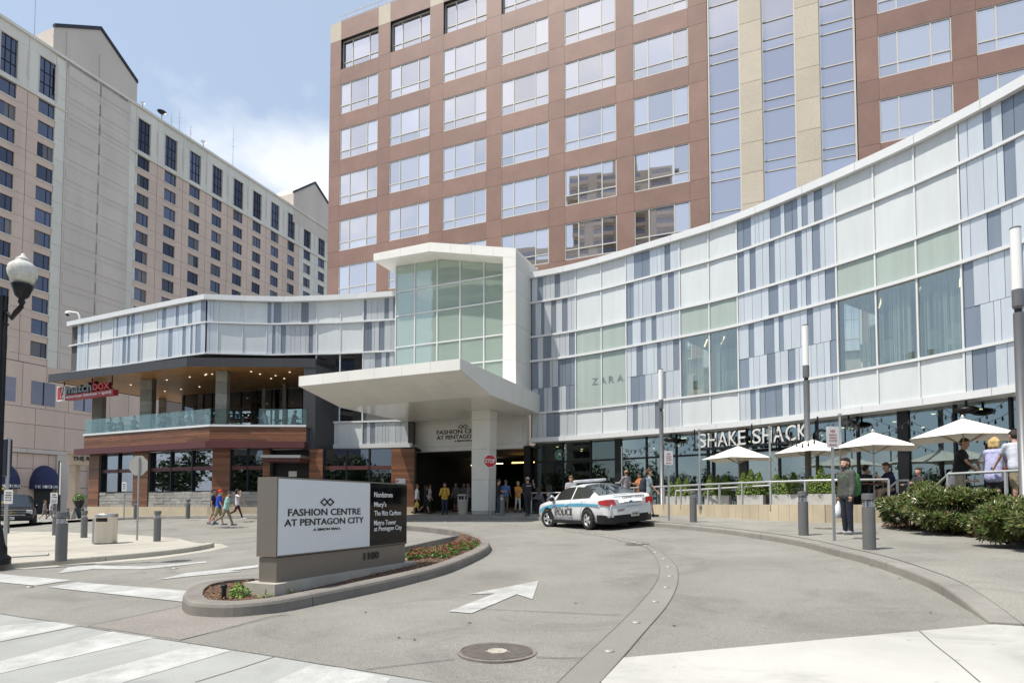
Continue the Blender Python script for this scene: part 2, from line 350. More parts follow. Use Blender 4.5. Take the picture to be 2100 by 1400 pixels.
m_alu = M('sign_back_aluminium', (0.47, 0.46, 0.43), 0.5, 0.5, var=0.05)
m_rubber = M('rubber', (0.018, 0.018, 0.018), 0.75, var=0.1)
m_chrome = M('chrome', (0.75, 0.75, 0.76), 0.12, 1.0, var=0.0)
g_store = GLASS('storefront_glass', (0.42, 0.52, 0.52), 0.20, 0.005, 0.03, (0.80, 0.92, 0.95))
g_shop = GLASS('shop_window_glass', (0.88, 0.93, 0.88), 0.13, 0.005, 0.03, (0.92, 0.95, 0.94))
g_green = M('green_backed_glass', (0.37, 0.435, 0.395), 0.06, var=0.08, scale=0.5, stretch=(6, 6, 0.2), pos=True, spec=0.6)
g_blackw = MIRROR('black_window_glass', (0.22, 0.24, 0.28), 0.01, 0.02, k=0.55, dark=(0.008, 0.009, 0.012))
g_bal = GLASS('balustrade_glass', (0.80, 0.90, 0.89), 0.03, 0.0, 0.0, (0.8, 0.95, 0.95), graze=0.3)
g_portal = GLASS('portal_glass', (0.95, 1.0, 0.94), 0.10, 0.01, 0.04, (0.90, 0.96, 0.92), milk=0.5, milkc=(0.50, 0.62, 0.56))
g_tower = MIRROR('tower_glass', (0.98, 0.91, 0.88), 0.015, 0.035, wscale=0.35, k=0.74, dark=(0.34, 0.33, 0.36), rand=0.10, drand=0.75)
g_tower2 = MIRROR('tower_strip_glass', (0.80, 0.75, 0.76), 0.02, 0.03, wscale=0.35, k=0.76, dark=(0.22, 0.22, 0.27), rand=0.08)
g_hotel = MIRROR('hotel_window_glass', (0.17, 0.18, 0.23), 0.03, 0.05, k=0.6, rand=0.5, dark=(0.016, 0.018, 0.024), drand=0.6)
m_granite = M('brown_granite', (0.27, 0.16, 0.125), 0.5, var=0.10, scale=0.8, speck=0.08, spscale=14, rand=0.07, stain=0.08, stscale=0.15, pos=True)
m_grout = M('granite_joint', (0.42, 0.36, 0.31), 0.8, var=0.0)
m_tbeige = M('tower_beige_stone', (0.56, 0.49, 0.39), 0.7, var=0.05, scale=0.6, speck=0.08, spscale=12, rand=0.05, pos=True)
m_tframe = M('tower_window_frame', (0.62, 0.60, 0.55), 0.5, var=0.0)
m_htan = M('hotel_tan_precast', (0.65, 0.51, 0.425), 0.85, var=0.05, scale=0.15, stain=0.07, stscale=0.06, speck=0.05, spscale=6, rand=0.03, stretch=(3, 3, 0.6), pos=True)
m_hcream = M('hotel_cream_precast', (0.70, 0.67, 0.60), 0.85, var=0.05, scale=0.15, stain=0.08, stscale=0.06, rand=0.03, stretch=(3, 3, 0.6), pos=True)
m_hmid = M('hotel_grey_precast', (0.62, 0.55, 0.49), 0.85, var=0.05, scale=0.15, stain=0.07, stscale=0.06, rand=0.03, stretch=(3, 3, 0.6), pos=True)
m_hjoint = M('hotel_joint', (0.25, 0.205, 0.17), 0.9, var=0.0)
m_hroof = M('hotel_roof_trim', (0.03, 0.035, 0.05), 0.5, 0.2, var=0.0)
m_navy = M('navy_awning', (0.018, 0.024, 0.085), 0.7, var=0.08)
m_umb = M('umbrella_canvas', (0.80, 0.77, 0.70), 0.8, var=0.03, scale=3)
m_leafd = M('shrub_leaf', (0.095, 0.135, 0.03), 0.35, var=0.4, scale=9)
m_leafy = M('conifer_leaf', (0.16, 0.25, 0.03), 0.6, var=0.4, scale=12)
m_leafb = M('bedding_leaf', (0.10, 0.22, 0.03), 0.5, var=0.3, scale=30)
m_leaft = M('tree_leaf', (0.05, 0.09, 0.02), 0.5, var=0.5, scale=1.5)
m_bark = M('bark', (0.12, 0.09, 0.065), 0.9, var=0.3, scale=8)
m_glow = M('lamp_diffuser', (0.85, 0.85, 0.83), 0.3, var=0.0)
m_kerbi = M('island_kerb', (0.195, 0.178, 0.158), 0.8, var=0.12, scale=3, speck=0.15, spscale=120, bump=0.3, stain=0.16, stscale=0.8, pos=True)
m_leafd2 = M('shrub_leaf_olive', (0.15, 0.15, 0.045), 0.35, var=0.3, scale=9); m_leafd3 = M('shrub_leaf_dark', (0.05, 0.09, 0.022), 0.3, var=0.3, scale=9); m_leafd4 = M('shrub_leaf_dry', (0.17, 0.10, 0.045), 0.6, var=0.3, scale=9)
m_leafy2 = M('conifer_leaf_dark', (0.08, 0.15, 0.02), 0.6, var=0.3, scale=12); m_leafy3 = M('conifer_leaf_tip', (0.26, 0.34, 0.05), 0.6, var=0.3, scale=12)
def mixleaf(me, mats, w, seed=1):
    rr_ = random.Random(seed)
    for m_ in mats: me.materials.append(m_)
    me.polygons.foreach_set('material_index', rr_.choices(range(len(mats) + 1), w, k=len(me.polygons))); return me
# ------------------------------------------------------------------ ground, roads, pavements, markings
def axis(lo_, hi_, a, b, step):
    v = [lo_]
    while v[-1] < a: v.append(min(v[-1] + max(8, (a - v[-1]) * 0.4), a))
    while v[-1] < b - 1e-6: v.append(v[-1] + step)
    s = 8
    while v[-1] < hi_: v.append(min(v[-1] + s, hi_)); s *= 1.5
    return v
gx, gy = axis(-700, 700, -36, 16, 0.5), axis(-500, 900, 0, 44, 0.5)
gm = MB(); gm.add([(x, y, gz(x, y)) for y in gy for x in gx], [(j * len(gx) + i, j * len(gx) + i + 1, (j + 1) * len(gx) + i + 1, (j + 1) * len(gx) + i) for j in range(len(gy) - 1) for i in range(len(gx) - 1)], True)
ground = gm.build('road', m_asph); tag(ground, 'grey aggregate asphalt driveway and street in front of the mall', kind='structure')
def sheet(pts, up, mat, name, label=None, step=0.5, skirt=0.0, parent=None, kind='structure'):
    """flat paving patch with a plan outline that follows the ground; up: number or function(x, y)"""
    u = up if callable(up) else (lambda x, y: up)
    bm = bmesh.new(); f = bm.faces.new([bm.verts.new((p[0], p[1], 0)) for p in pts]); bm.normal_update()
    if f.normal.z < 0: bmesh.ops.reverse_faces(bm, faces=[f])
    bmesh.ops.triangulate(bm, faces=bm.faces[:])
    xs = [p[0] for p in pts]; ys = [p[1] for p in pts]
    for ax, lo_, hi_ in ((0, max(min(xs), -34), min(max(xs), 14)), (1, max(min(ys), 3), min(max(ys), 43))):
        k = math.ceil(lo_ / step) * step
        while k < hi_:
            co = (k, 0, 0) if ax == 0 else (0, k, 0); no = (1, 0, 0) if ax == 0 else (0, 1, 0)
            bmesh.ops.bisect_plane(bm, geom=bm.verts[:] + bm.edges[:] + bm.faces[:], plane_co=co, plane_no=no); k += step
    if skirt:
        e = [x for x in bm.edges if x.is_boundary]; r = bmesh.ops.extrude_edge_only(bm, edges=e); low = {v for v in r['geom'] if isinstance(v, bmesh.types.BMVert)}
    else: low = set()
    for v in bm.verts: v.co.z = gz(v.co.x, v.co.y) + u(v.co.x, v.co.y) - (skirt if v in low else 0)
    me = bpy.data.meshes.new(name); bm.normal_update(); bm.to_mesh(me); bm.free(); me.materials.append(mat)
    o = bpy.data.objects.new(name, me); col.objects.link(o)
    if parent: o.parent = parent
    else:
        o['kind'] = kind
        if label: o['label'] = label
    return o
def strip(A, B, up, mat, name, label):
    """ribbon between two plan lines of equal length"""
    u = up if callable(up) else (lambda x, y: up)
    Z = lambda p: Vector((p[0], p[1], gz(p[0], p[1]) + u(p[0], p[1])))
    mb = MB(); k = max(1, int(max((Vector(a[:2]) - Vector(b[:2])).length for a, b in zip(A, B)) / 0.4))
    mb.loft([[Z(Vector(a[:2]).lerp(Vector(b[:2]), j / k)) for j in range(k + 1)] for a, b in zip(A, B)], closed=False)
    o = mb.build(name, mat); o['kind'] = 'structure'; o['label'] = label
    if o.data.polygons[0].normal.z < 0: o.data.flip_normals()
    return o
def pxs(L_, up=0.0): return [G(x, y, up) for x, y in L_]
def offset_line(P, d):
    out = []
    for i, p in enumerate(P):
        t = Vector((P[min(i + 1, len(P) - 1)][0] - P[max(i - 1, 0)][0], P[min(i + 1, len(P) - 1)][1] - P[max(i - 1, 0)][1])).normalized()
        out.append(Vector((p[0] - t.y * d, p[1] + t.x * d)))
    return out
def kerb_strip(P, w, up, mat, name, label, closed=False, parent=None, seg=1.6, drop=0.03):
    """kerb stones along plan line P (road side), body to the left of travel by w; each stone is a piece of its own"""
    u = up if callable(up) else (lambda x, y: up)
    root = thing(name, label, None, kind='structure') if parent is None else parent
    Q = offset_line(P, w); w = abs(w)
    acc = 0; start = 0
    L_ = [0]
    for i in range(1, len(P)): L_.append(L_[-1] + (Vector(P[i][:2]) - Vector(P[i - 1][:2])).length)
    cuts = [0]; 
    for i in range(1, len(P)):
        if L_[i] - L_[cuts[-1]] >= seg or i == len(P) - 1: cuts.append(i)
    for a, b in zip(cuts, cuts[1:]):
        rings = []
        for i in range(a, b + 1):
            p, q = Vector(P[i][:2]), Vector(Q[i][:2]); n = (q - p).normalized(); h = u(p.x, p.y); z = gz(p.x, p.y)
            if i == a and a: t = (Vector(P[i + 1][:2]) - p).normalized() * 0.006; p = p + t; q = q + t
            if i == b and b < len(P) - 1: t = (Vector(P[i - 1][:2]) - p).normalized() * 0.006; p = p + t; q = q + t
            rd = min(drop, max(h * 0.5, 0.003))
            prof = [(0, -0.1), (0.012, h - rd), (0.012 + rd * 0.35, h - rd * 0.3), (0.012 + rd, h), (w - 0.01, h + 0.002), (w, h - 0.004), (w, -0.1)]
            rings.append([Vector((p.x + n.x * d, p.y + n.y * d, z + hh)) for d, hh in prof])
        MB().loft(rings, True, True, True).build('kerb_stone', mat, root)
    return root
upR = lambda x, y: 0.012 + 0.128 * SM((y - 6.2 + max(0, -x) * 9) / 2.2)
# kerb of the mall side, from the near right end round to the restaurant
kr = [(2028, 1280), (1978, 1248), (1910, 1208), (1852, 1183), (1795, 1162), (1719, 1141), (1631, 1118), (1544, 1103), (1449, 1090), (1315, 1077), (1160, 1069), (1080, 1066), (960, 1065), (835, 1065), (700, 1065), (524, 1064), (300, 1064), (190, 1069)]
KR = [Vector((p.x, p.y)) for p in pxs(kr)]
KR = sample(KR, 6)
KRb = offset_line(KR, -0.30)
kerb_strip([Vector(p) for p in KR], -0.30, upR, m_kerb, 'kerb', 'long curved grey kerb round the mall side of the driveway')
walkpts = [Vector(p) for p in KRb] + [Vector((-33, 30)), Vector((-70, 34)), Vector((-70, 75)), Vector((40, 75)), Vector((40, 4.5)), Vector((9, 4.9))]
sheet(walkpts, upR, m_walk, 'sidewalk', 'exposed aggregate pavement between the curved kerb and the mall')
# pale apron at the bottom right, street concrete bottom left
apr = [G(1279, 1349), G(2028, 1281), G(2095, 1279)] + [Vector((9.5, 4.9)), Vector((9.5, 2.2)), Vector((0.3, 2.2))] + [G(1233, 1399)]
sheet([(p.x, p.y) for p in apr], 0.008, m_apron, 'apron', 'pale concrete crossing apron at the street edge')
gut = [G(-120, 1240), G(0, 1258), G(163, 1283), G(402, 1321), G(700, 1368), G(890, 1400)] + [Vector((-0.4, 2.2)), Vector((-14, 2.2)), Vector((-14, 7))]
sheet([(p.x, p.y) for p in gut], 0.006, m_gutter, 'street_concrete', 'grey concrete street band carrying the crosswalk')
sheet([(p.x, p.y) for p in pxs([(180, 1283), (372, 1243), (600, 1262), (560, 1262), (372, 1312)])], 0.004, m_brown, 'brown_concrete_patch', 'brownish concrete patch in front of the island tip')
bl = [(1146, 1399), (1203, 1343), (1260, 1290), (1310, 1240), (1344, 1198), (1353, 1171), (1348, 1149), (1329, 1124), (1300, 1115), (1273, 1108), (1245, 1101.5), (1216, 1096.5), (1186, 1092), (1153, 1088)]
br = [(1233, 1399), (1279, 1347), (1325, 1293), (1367, 1244), (1386, 1209), (1391, 1183), (1384, 1156), (1350, 1128), (1308, 1109.5), (1273, 1102), (1245, 1096.5), (1216, 1092), (1186, 1088), (1153, 1084.5)]
BL = sample([Vector((p.x, p.y)) for p in pxs(bl)], 4); BR = sample([Vector((p.x, p.y)) for p in pxs(br)], 4)
BL = [BL[0] + (BL[0] - BL[1]) * 2] + BL; BR = [BR[0] + (BR[0] - BR[1]) * 2] + BR
strip(BL, BR, 0.005, m_band, 'drain_band', 'smooth concrete band curving through the driveway with metal studs')
for LN in (BL, BR):
    strip(LN, offset_line(LN, 0.009), 0.009, m_seam, 'band_joint', 'thin dark joint along the concrete band')
def seam(p, q, w=0.012, up=0.0105):
    a, b = G(*p), G(*q); d = (b - a).normalized(); n = Vector((-d.y, d.x, 0)) * w
    k = max(2, int((b - a).length / 0.5)); top = []; bot = []
    for i in range(k + 1):
        m = a.lerp(b, i / k) + n * random.uniform(-1.2, 1.2) * (0 if i in (0, k) else 1); top.append(m + n / 2); bot.append(m - n / 2)
    strip(top, bot, up, m_seam, 'pavement_joint', 'thin dark pavement joint')
for a in (((1885, 1294), (2010, 1400)), ((0, 1317), (160, 1285)), ((400, 1400), (565, 1347)), ((367, 1313), (590, 1258)), ((1894, 1169), (2100, 1169.5)), ((2050, 1249), (2100, 1250)), ((0, 1258.5), (402, 1321.5)), ((402, 1321.5), (890, 1400)), ((180, 1283), (372, 1243)), ((0, 1208), (530, 1145)), ((750, 1373), (930, 1352)), ((1100, 1348), (1195, 1350)), ((960, 1247), (1270, 1262))): seam(*a)
kb = KRb; strip(kb[:60], offset_line(kb[:60], -0.014), lambda x, y: upR(x, y) + 0.004, m_seam, 'kerb_back_joint', 'dark joint behind the curved kerb')
def mark(L_, name='road_marking', label='white road paint', up=0.0095): sheet([(p.x, p.y) for p in pxs(L_)], up, m_paint, name, label)
mark([(919, 1254), (967, 1258), (1060, 1219), (1092, 1229), (1105, 1191), (959, 1219), (1015, 1217)], 'road_arrow', 'white straight arrow painted beside the planted island')
mark([(118, 1176), (140, 1163), (187, 1158), (233, 1161), (300, 1161), (360, 1156), (423, 1151), (425, 1153), (330, 1164), (283, 1167.5), (190, 1167)], 'road_arrow', 'white curved turn arrow painted beside the left pavement')
mark([(322, 1189), (383, 1175), (440, 1169), (530, 1158), (530, 1163), (470, 1171), (500, 1171), (417, 1179)], 'road_arrow', 'white turn arrow painted left of the monument sign')
mark([(-60, 1171), (0, 1177), (147, 1190), (73, 1201), (0, 1194), (-60, 1187)], 'stop_bar', 'short white stop bar at the left edge')
mark([(97, 1204), (160, 1194), (413, 1214), (373, 1234)], 'stop_bar', 'long white stop bar left of the island tip')
mark([(-40, 1287), (113, 1275), (163, 1283), (0, 1316), (-40, 1323)], 'crosswalk_bar', 'crosswalk bar nearest the left edge')
mark([(-40, 1367), (0, 1357), (233, 1295), (320, 1308), (0, 1382), (-40, 1390)], 'crosswalk_bar', 'broad crosswalk bar second from the left')
mark([(117, 1400), (402, 1322.5), (475, 1335), (255, 1400), (200, 1420), (60, 1420)], 'crosswalk_bar', 'long crosswalk bar in the bottom left corner')
mark([(560, 1400), (640, 1363), (705, 1371), (800, 1392), (790, 1410), (540, 1410)], 'crosswalk_bar', 'worn crosswalk bar at the bottom edge')
# metal road studs
st = MB().lathe([(0.052, -0.01), (0.052, 0.006), (0.046, 0.012), (0.03, 0.016), (0.012, 0.017)], 14)
stud_me = st.mesh('road_stud', m_stud)
studs = [(1248.6, 1336), (1304, 1277), (1343, 1234), (1365.5, 1205), (1374, 1182), (1370, 1163), (1361, 1146), (1344, 1133), (1324, 1120), (1302, 1112), (1273, 1105), (1245, 1099), (1216, 1094), (1186, 1090), (1153, 1086), (1121, 1082), (1086, 1079.5), (1054, 1077), (1020, 1075), (985, 1073), (950, 1071.5), (914, 1070), (61, 1204), (358, 1166)]
for i, (x, y) in enumerate(studs):
    p = G(x, y); o = bpy.data.objects.new('road_stud', stud_me); col.objects.link(o); o.location = (p.x, p.y, p.z + 0.008)
    wh = 'small round metal stud set in the curved concrete band of the driveway' if i < 22 else ('metal stud beside the left stop bars' if i == 22 else 'metal stud near the painted turn arrows')
    tag(o, wh, 'road stud', 'metal road studs along the driveway' if i < 22 else None)
# manhole covers
def manhole(px, py, r, label, up=0.0, mat=m_iron):
    p = G(px, py, up); p.z += 0.004; t = thing('manhole_cover', label, 'manhole', p, 'manhole covers')
    MB().lathe([(r, -0.03), (r, 0.006), (r * 0.93, 0.008), (r * 0.925, -0.002), (r * 0.90, -0.002)], 40, smooth=False).build('frame', mat, t, True)
    b = MB().lathe([(r * 0.895, -0.02), (r * 0.895, 0.004)], 40, smooth=False)
    b.build('lid', mat, t, True)
    n = int(r / 0.014)
    g = MB()
    for i in range(-n, n + 1):
        y = i * 0.026
        if abs(y) < r * 0.86:
            h = math.sqrt((r * 0.88) ** 2 - y * y)
            for sx_ in ((-h, -r * 0.27), (r * 0.27, h)) if abs(y) < r * 0.27 else ((-h, h),): g.box(sx_[0], y - 0.006, 0.002, sx_[1], y + 0.006, 0.010)
    g.build('ribs', mat, t, True)
    MB().lathe([(r * 0.25, 0), (r * 0.25, 0.011), (r * 0.20, 0.011), (r * 0.19, 0.006), (r * 0.09, 0.006), (r * 0.08, 0.012), (0.004, 0.012)], 28, smooth=False).build('boss', M('boss_concrete', (0.4, 0.37, 0.31), 0.7), t, True)
    t.rotation_euler = (0, 0, 0.5)
manhole(1020, 1336, 0.385, 'large ribbed round manhole cover in the foreground driveway')
manhole(1310, 1115, 0.33, 'brown manhole cover on the concrete band behind the studs')
manhole(1776, 1103.5, 0.26, 'small manhole cover in the pavement beside the man in the grey jacket', 0.142)
manhole(1690, 1083, 0.26, 'small manhole cover near the beige terrace wall corner', 0.142)
# left pavement corner
kl = [(-60, 1174), (0, 1168), (114, 1158.6), (217, 1150), (326, 1139.6), (393, 1131), (430, 1124), (440, 1121)]
KL = [Vector((p.x, p.y)) for p in pxs(kl)]
bk = [Vector((p.x, p.y)) for p in pxs([(440, 1121), (425, 1116), (366, 1110), (244, 1101), (122, 1096), (0, 1094), (-80, 1093)])]
KLs = sample(KL, 6)
kerb_strip(KLs, 0.22, 0.13, m_walkl, 'kerb', 'pale concrete kerb of the left pavement corner', seg=2.4)
inn = offset_line(KLs, 0.22)
sheet(list(inn[:-3]) + [bk[2], bk[3], bk[4], bk[5], bk[6]], 0.132, m_walkl, 'sidewalk', 'pale concrete pavement corner at the left with bollards', skirt=0.14)
ap2 = pxs([(-60, 1178), (114, 1162), (326, 1145), (430, 1130), (470, 1121), (455, 1115), (366, 1108), (300, 1106)])
sheet([(p.x, p.y) for p in ap2], 0.004, m_walkl, 'gutter', 'pale concrete gutter round the left pavement corner')
# planted island with its kerb (the monument sign stands on it)
isl = [(520, 1203), (455, 1208), (403, 1218), (380, 1230), (372, 1244), (378, 1256), (400, 1263), (477, 1265.5), (577, 1255), (660, 1238), (760, 1217), (843, 1197), (920, 1175), (977, 1150), (1000, 1136), (1006, 1125), (995, 1114), (970, 1104), (933, 1096), (877, 1089), (837, 1086), (770, 1083)]
IS = sample([Vector((p.x, p.y)) for p in pxs(isl)], 5)
upI = lambda x, y: 0.17
kerb_strip(IS, 0.26, upI, m_kerbi, 'kerb', 'brown grey kerb round the planted island under the monument sign', seg=2.2, drop=0.05)
II = offset_line(IS, 0.255)
i0 = 85
lead = pxs([(927, 1109), (880, 1118), (835, 1128), (700, 1160), (560, 1195), (520, 1203)], 0.17)
sheet(list(II[:i0 + 2]) + [Vector((p.x, p.y)) for p in lead], 0.13, m_mulch, 'mulch_bed', 'dark bark mulch filling the planted island')
LK = sample([Vector((p.x, p.y)) for p in pxs([(930, 1109), (880, 1120), (835, 1131), (700, 1163), (560, 1198), (515, 1207)])], 6)
kerb_strip(LK, 0.16, upI, m_kerbi, 'kerb', 'inner kerb of the island behind the monument sign', seg=2.5)
# ------------------------------------------------------------------ mall: curved right wing
HC = dict(fb=3.45, ft=3.68, L4=5.07, LM=6.45, L3=8.02, L2=9.40, L1=11.36, cb=12.75, ct=13.07)
ZH = {k: v + EYE for k, v in HC.items()}
cop = [(1088, 562), (1183, 544), (1300, 510), (1450, 464), (1515, 442), (1640, 390), (1787, 325), (1872, 285), (1965, 237), (2067, 182), (2100, 162)]
RW = []
for x, y in cop:
    Y = yH(x, y, HC['ct']); p = at(x, y, Y); RW.append(Vector((p.x, p.y)))
RW.append(RW[-1] + (RW[-1] - RW[-3]).normalized() * 3.0 + Vector((0.0, 0))); RW.append(RW[-1] + (RW[-1] - RW[-2]).normalized() * 3)
# smooth the measured plan: circular-ish arc by averaging
RS = sample(RW, 12)
for _ in range(60):
    RS = [RS[0]] + [(RS[i - 1] + RS[i] * 2 + RS[i + 1]) / 4 for i in range(1, len(RS) - 1)] + [RS[-1]]
def arcpts(W, a, b, step=0.9):
    """plan points along wall W between two plan points on it"""
    La = [0]
    for i in range(1, len(W)): La.append(La[-1] + (W[i] - W[i - 1]).length)
    def pos(p):
        best = min(range(len(W) - 1), key=lambda i: dseg(p, W[i], W[i + 1])); d = W[best + 1] - W[best]
        t = max(0, min(1, (p - W[best]).dot(d) / max(d.dot(d), 1e-9))); return La[best] + t * d.length
    return La, pos
def dseg(p, a, b):
    d = b - a; t = max(0, min(1, (p - a).dot(d) / max(d.dot(d), 1e-9))); return (p - (a + d * t)).length
class Wall:
    def __init__(s, W):
        s.W = W; s.L = [0]
        for i in range(1, len(W)): s.L.append(s.L[-1] + (W[i] - W[i - 1]).length)
    def pt(s, t):
        t = max(0, min(t, s.L[-1]))
        for i in range(len(s.W) - 1):
            if t <= s.L[i + 1] + 1e-9: return s.W[i].lerp(s.W[i + 1], (t - s.L[i]) / max(s.L[i + 1] - s.L[i], 1e-9))
        return s.W[-1]
    def n(s, t): return nrm(s.pt(max(t - 0.05, 0)), s.pt(min(t + 0.05, s.L[-1])))
    def s(s, px, zr=6.0):
        p = onwall(s.W, px, zr); i = min(range(len(s.W) - 1), key=lambda i: dseg(p, s.W[i], s.W[i + 1]))
        return s.L[i] + (p - s.W[i]).length
    def slab(s, mb, a, b, z0, z1, d0, d1, step=0.8, gap=0.0):
        k = max(1, math.ceil((b - a) / step - 1e-6)); pts = [a + (b - a) * i / k for i in range(k + 1)]
        ring = []
        for t in pts:
            p = s.pt(t); n = s.n(t); ring.append([Vector((p.x + n.x * d0, p.y + n.y * d0, z0)), Vector((p.x + n.x * d1, p.y + n.y * d1, z0)), Vector((p.x + n.x * d1, p.y + n.y * d1, z1)), Vector((p.x + n.x * d0, p.y + n.y * d0, z1))])
        mb.loft(ring, True, True); return mb
def stripes(wall, root, a, b, rows, seed, split=True, wmin=0.24, wmax=0.52):
    """vertical metal panels of two colours, every panel a piece of its own"""
    rnd = random.Random(seed)
    for r, (z0, z1) in enumerate(rows):
        t = a; prev = 0
        while t < b - 0.05:
            w = rnd.choice([0.19, 0.23, 0.28, 0.33, 0.38, 0.46]) * rnd.uniform(0.92, 1.08)
            if b - (t + w) < 0.2: w = b - t
            dk = rnd.random() < (0.44 if not prev else 0.12); prev = dk
            m = MB(); wall.slab(m, t + 0.007, t + w - 0.007, z0 + 0.008, z1 - 0.008, 0.0, 0.03 if dk else 0.052, step=3)
            m.build('panel', m_dark if dk else m_light, root); t += w
rw = Wall(RS)
mall = thing('mall_building', 'curved mall wing clad in white and blue grey vertical panels above the glass storefront', 'building', (RS[0].x, RS[0].y, EYE - 0.1))
SB = [rw.s(x) for x in (1093, 1182, 1286, 1397, 1516, 1720, 1977)]; Send = rw.L[-1]
S0 = 0.0
for a, b, wn_ in ((S0, SB[3], 0), (SB[3], SB[4], 1), (SB[4], SB[5], 0), (SB[5], SB[6], 1), (SB[6], Send, 0)):
    for z0, z1 in (((ZH['fb'] + 0.02, ZH['ct'] - 0.05),) if not wn_ else ((ZH['fb'] + 0.02, ZH['L4'] - 0.02), (ZH['L3'] + 0.02, ZH['ct'] - 0.05))):
        m = MB(); rw.slab(m, a, b, z0, z1, -0.5, -0.05); m.build('backing_wall', m_backw, mall)
rowsS = [(ZH['ft'], ZH['L4'] - 0.05), (ZH['L4'] + 0.05, ZH['LM']), (ZH['LM'], ZH['L3'] - 0.06), (ZH['L3'] + 0.06, ZH['L2'] - 0.05), (ZH['L2'] + 0.05, ZH['L1'] - 0.05), (ZH['L1'] + 0.05, ZH['cb'])]
for i, (a, b) in enumerate(((S0 + 0.06, SB[1]), (SB[2], SB[3]), (SB[4], SB[5]), (SB[6], min(SB[6] + 4.2, Send)))): stripes(rw, mall, a + 0.04, b - 0.04, rowsS, 11 + i)
a = SB[6] + 4.2
bays = [(SB[1], SB[2], [rw.s(1235)]), (SB[3], SB[4], [rw.s(1457)]), (SB[5], SB[6], [rw.s(1800), rw.s(1885)])]
for bi, (a, b, mids) in enumerate(bays):
    cuts = [a] + mids + [b]
    for c0, c1 in zip(cuts, cuts[1:]):
        for ri, (z0, z1) in enumerate(((ZH['ft'], ZH['L4'] - 0.05), (ZH['L4'] + 0.05, ZH['L3'] - 0.06), (ZH['L3'] + 0.06, ZH['L2'] - 0.05), (ZH['L2'] + 0.05, ZH['L1'] - 0.05), (ZH['L1'] + 0.05, ZH['cb']))):
            mm = MB(); rw.slab(mm, c0 + 0.035, c1 - 0.035, z0 + 0.01, z1 - 0.01, 0.0, 0.03, step=3)
            if ri in (0, 3, 4): mm.build('spandrel_panel', m_spand, mall)
            elif ri == 2 or bi == 0: mm.build('green_glass_panel', g_green, mall)
            else:
                mm2 = MB(); rw.slab(mm2, c0 + 0.035, c1 - 0.035, z0 + 0.01, z1 - 0.01, 0.005, 0.025, step=3); mm2.build('window_pane', g_shop, mall)
    for c in cuts:
        m = MB(); rw.slab(m, c - 0.03, c + 0.03, ZH['ft'], ZH['cb'], -0.02, 0.085, step=3); m.build('mullion', m_whitef, mall)
for c in (S0 + 0.03,):
    pass
for k, (d, th) in {'L4': (0.12, 0.05), 'L3': (0.15, 0.06), 'L2': (0.12, 0.05), 'L1': (0.13, 0.05)}.items():
    m = MB(); rw.slab(m, S0, Send, ZH[k] - th, ZH[k] + th, -0.02, d); m.build('ledge', m_whitef, mall)
k = 0; t = S0
cap_me = []
while t < Send - 0.1:      # coping and fascia in lengths with open joints
    e = min(t + 2.1, Send)
    m = MB(); rw.slab(m, t + 0.006, e - 0.006, ZH['cb'], ZH['ct'], -0.6, 0.24); m.build('coping', m_whitef, mall)
    m = MB(); rw.slab(m, t + 0.006, e - 0.006, ZH['fb'] - 0.02, ZH['ft'], -0.9, 0.12); m.build('fascia', m_whitef, mall)
    t = e
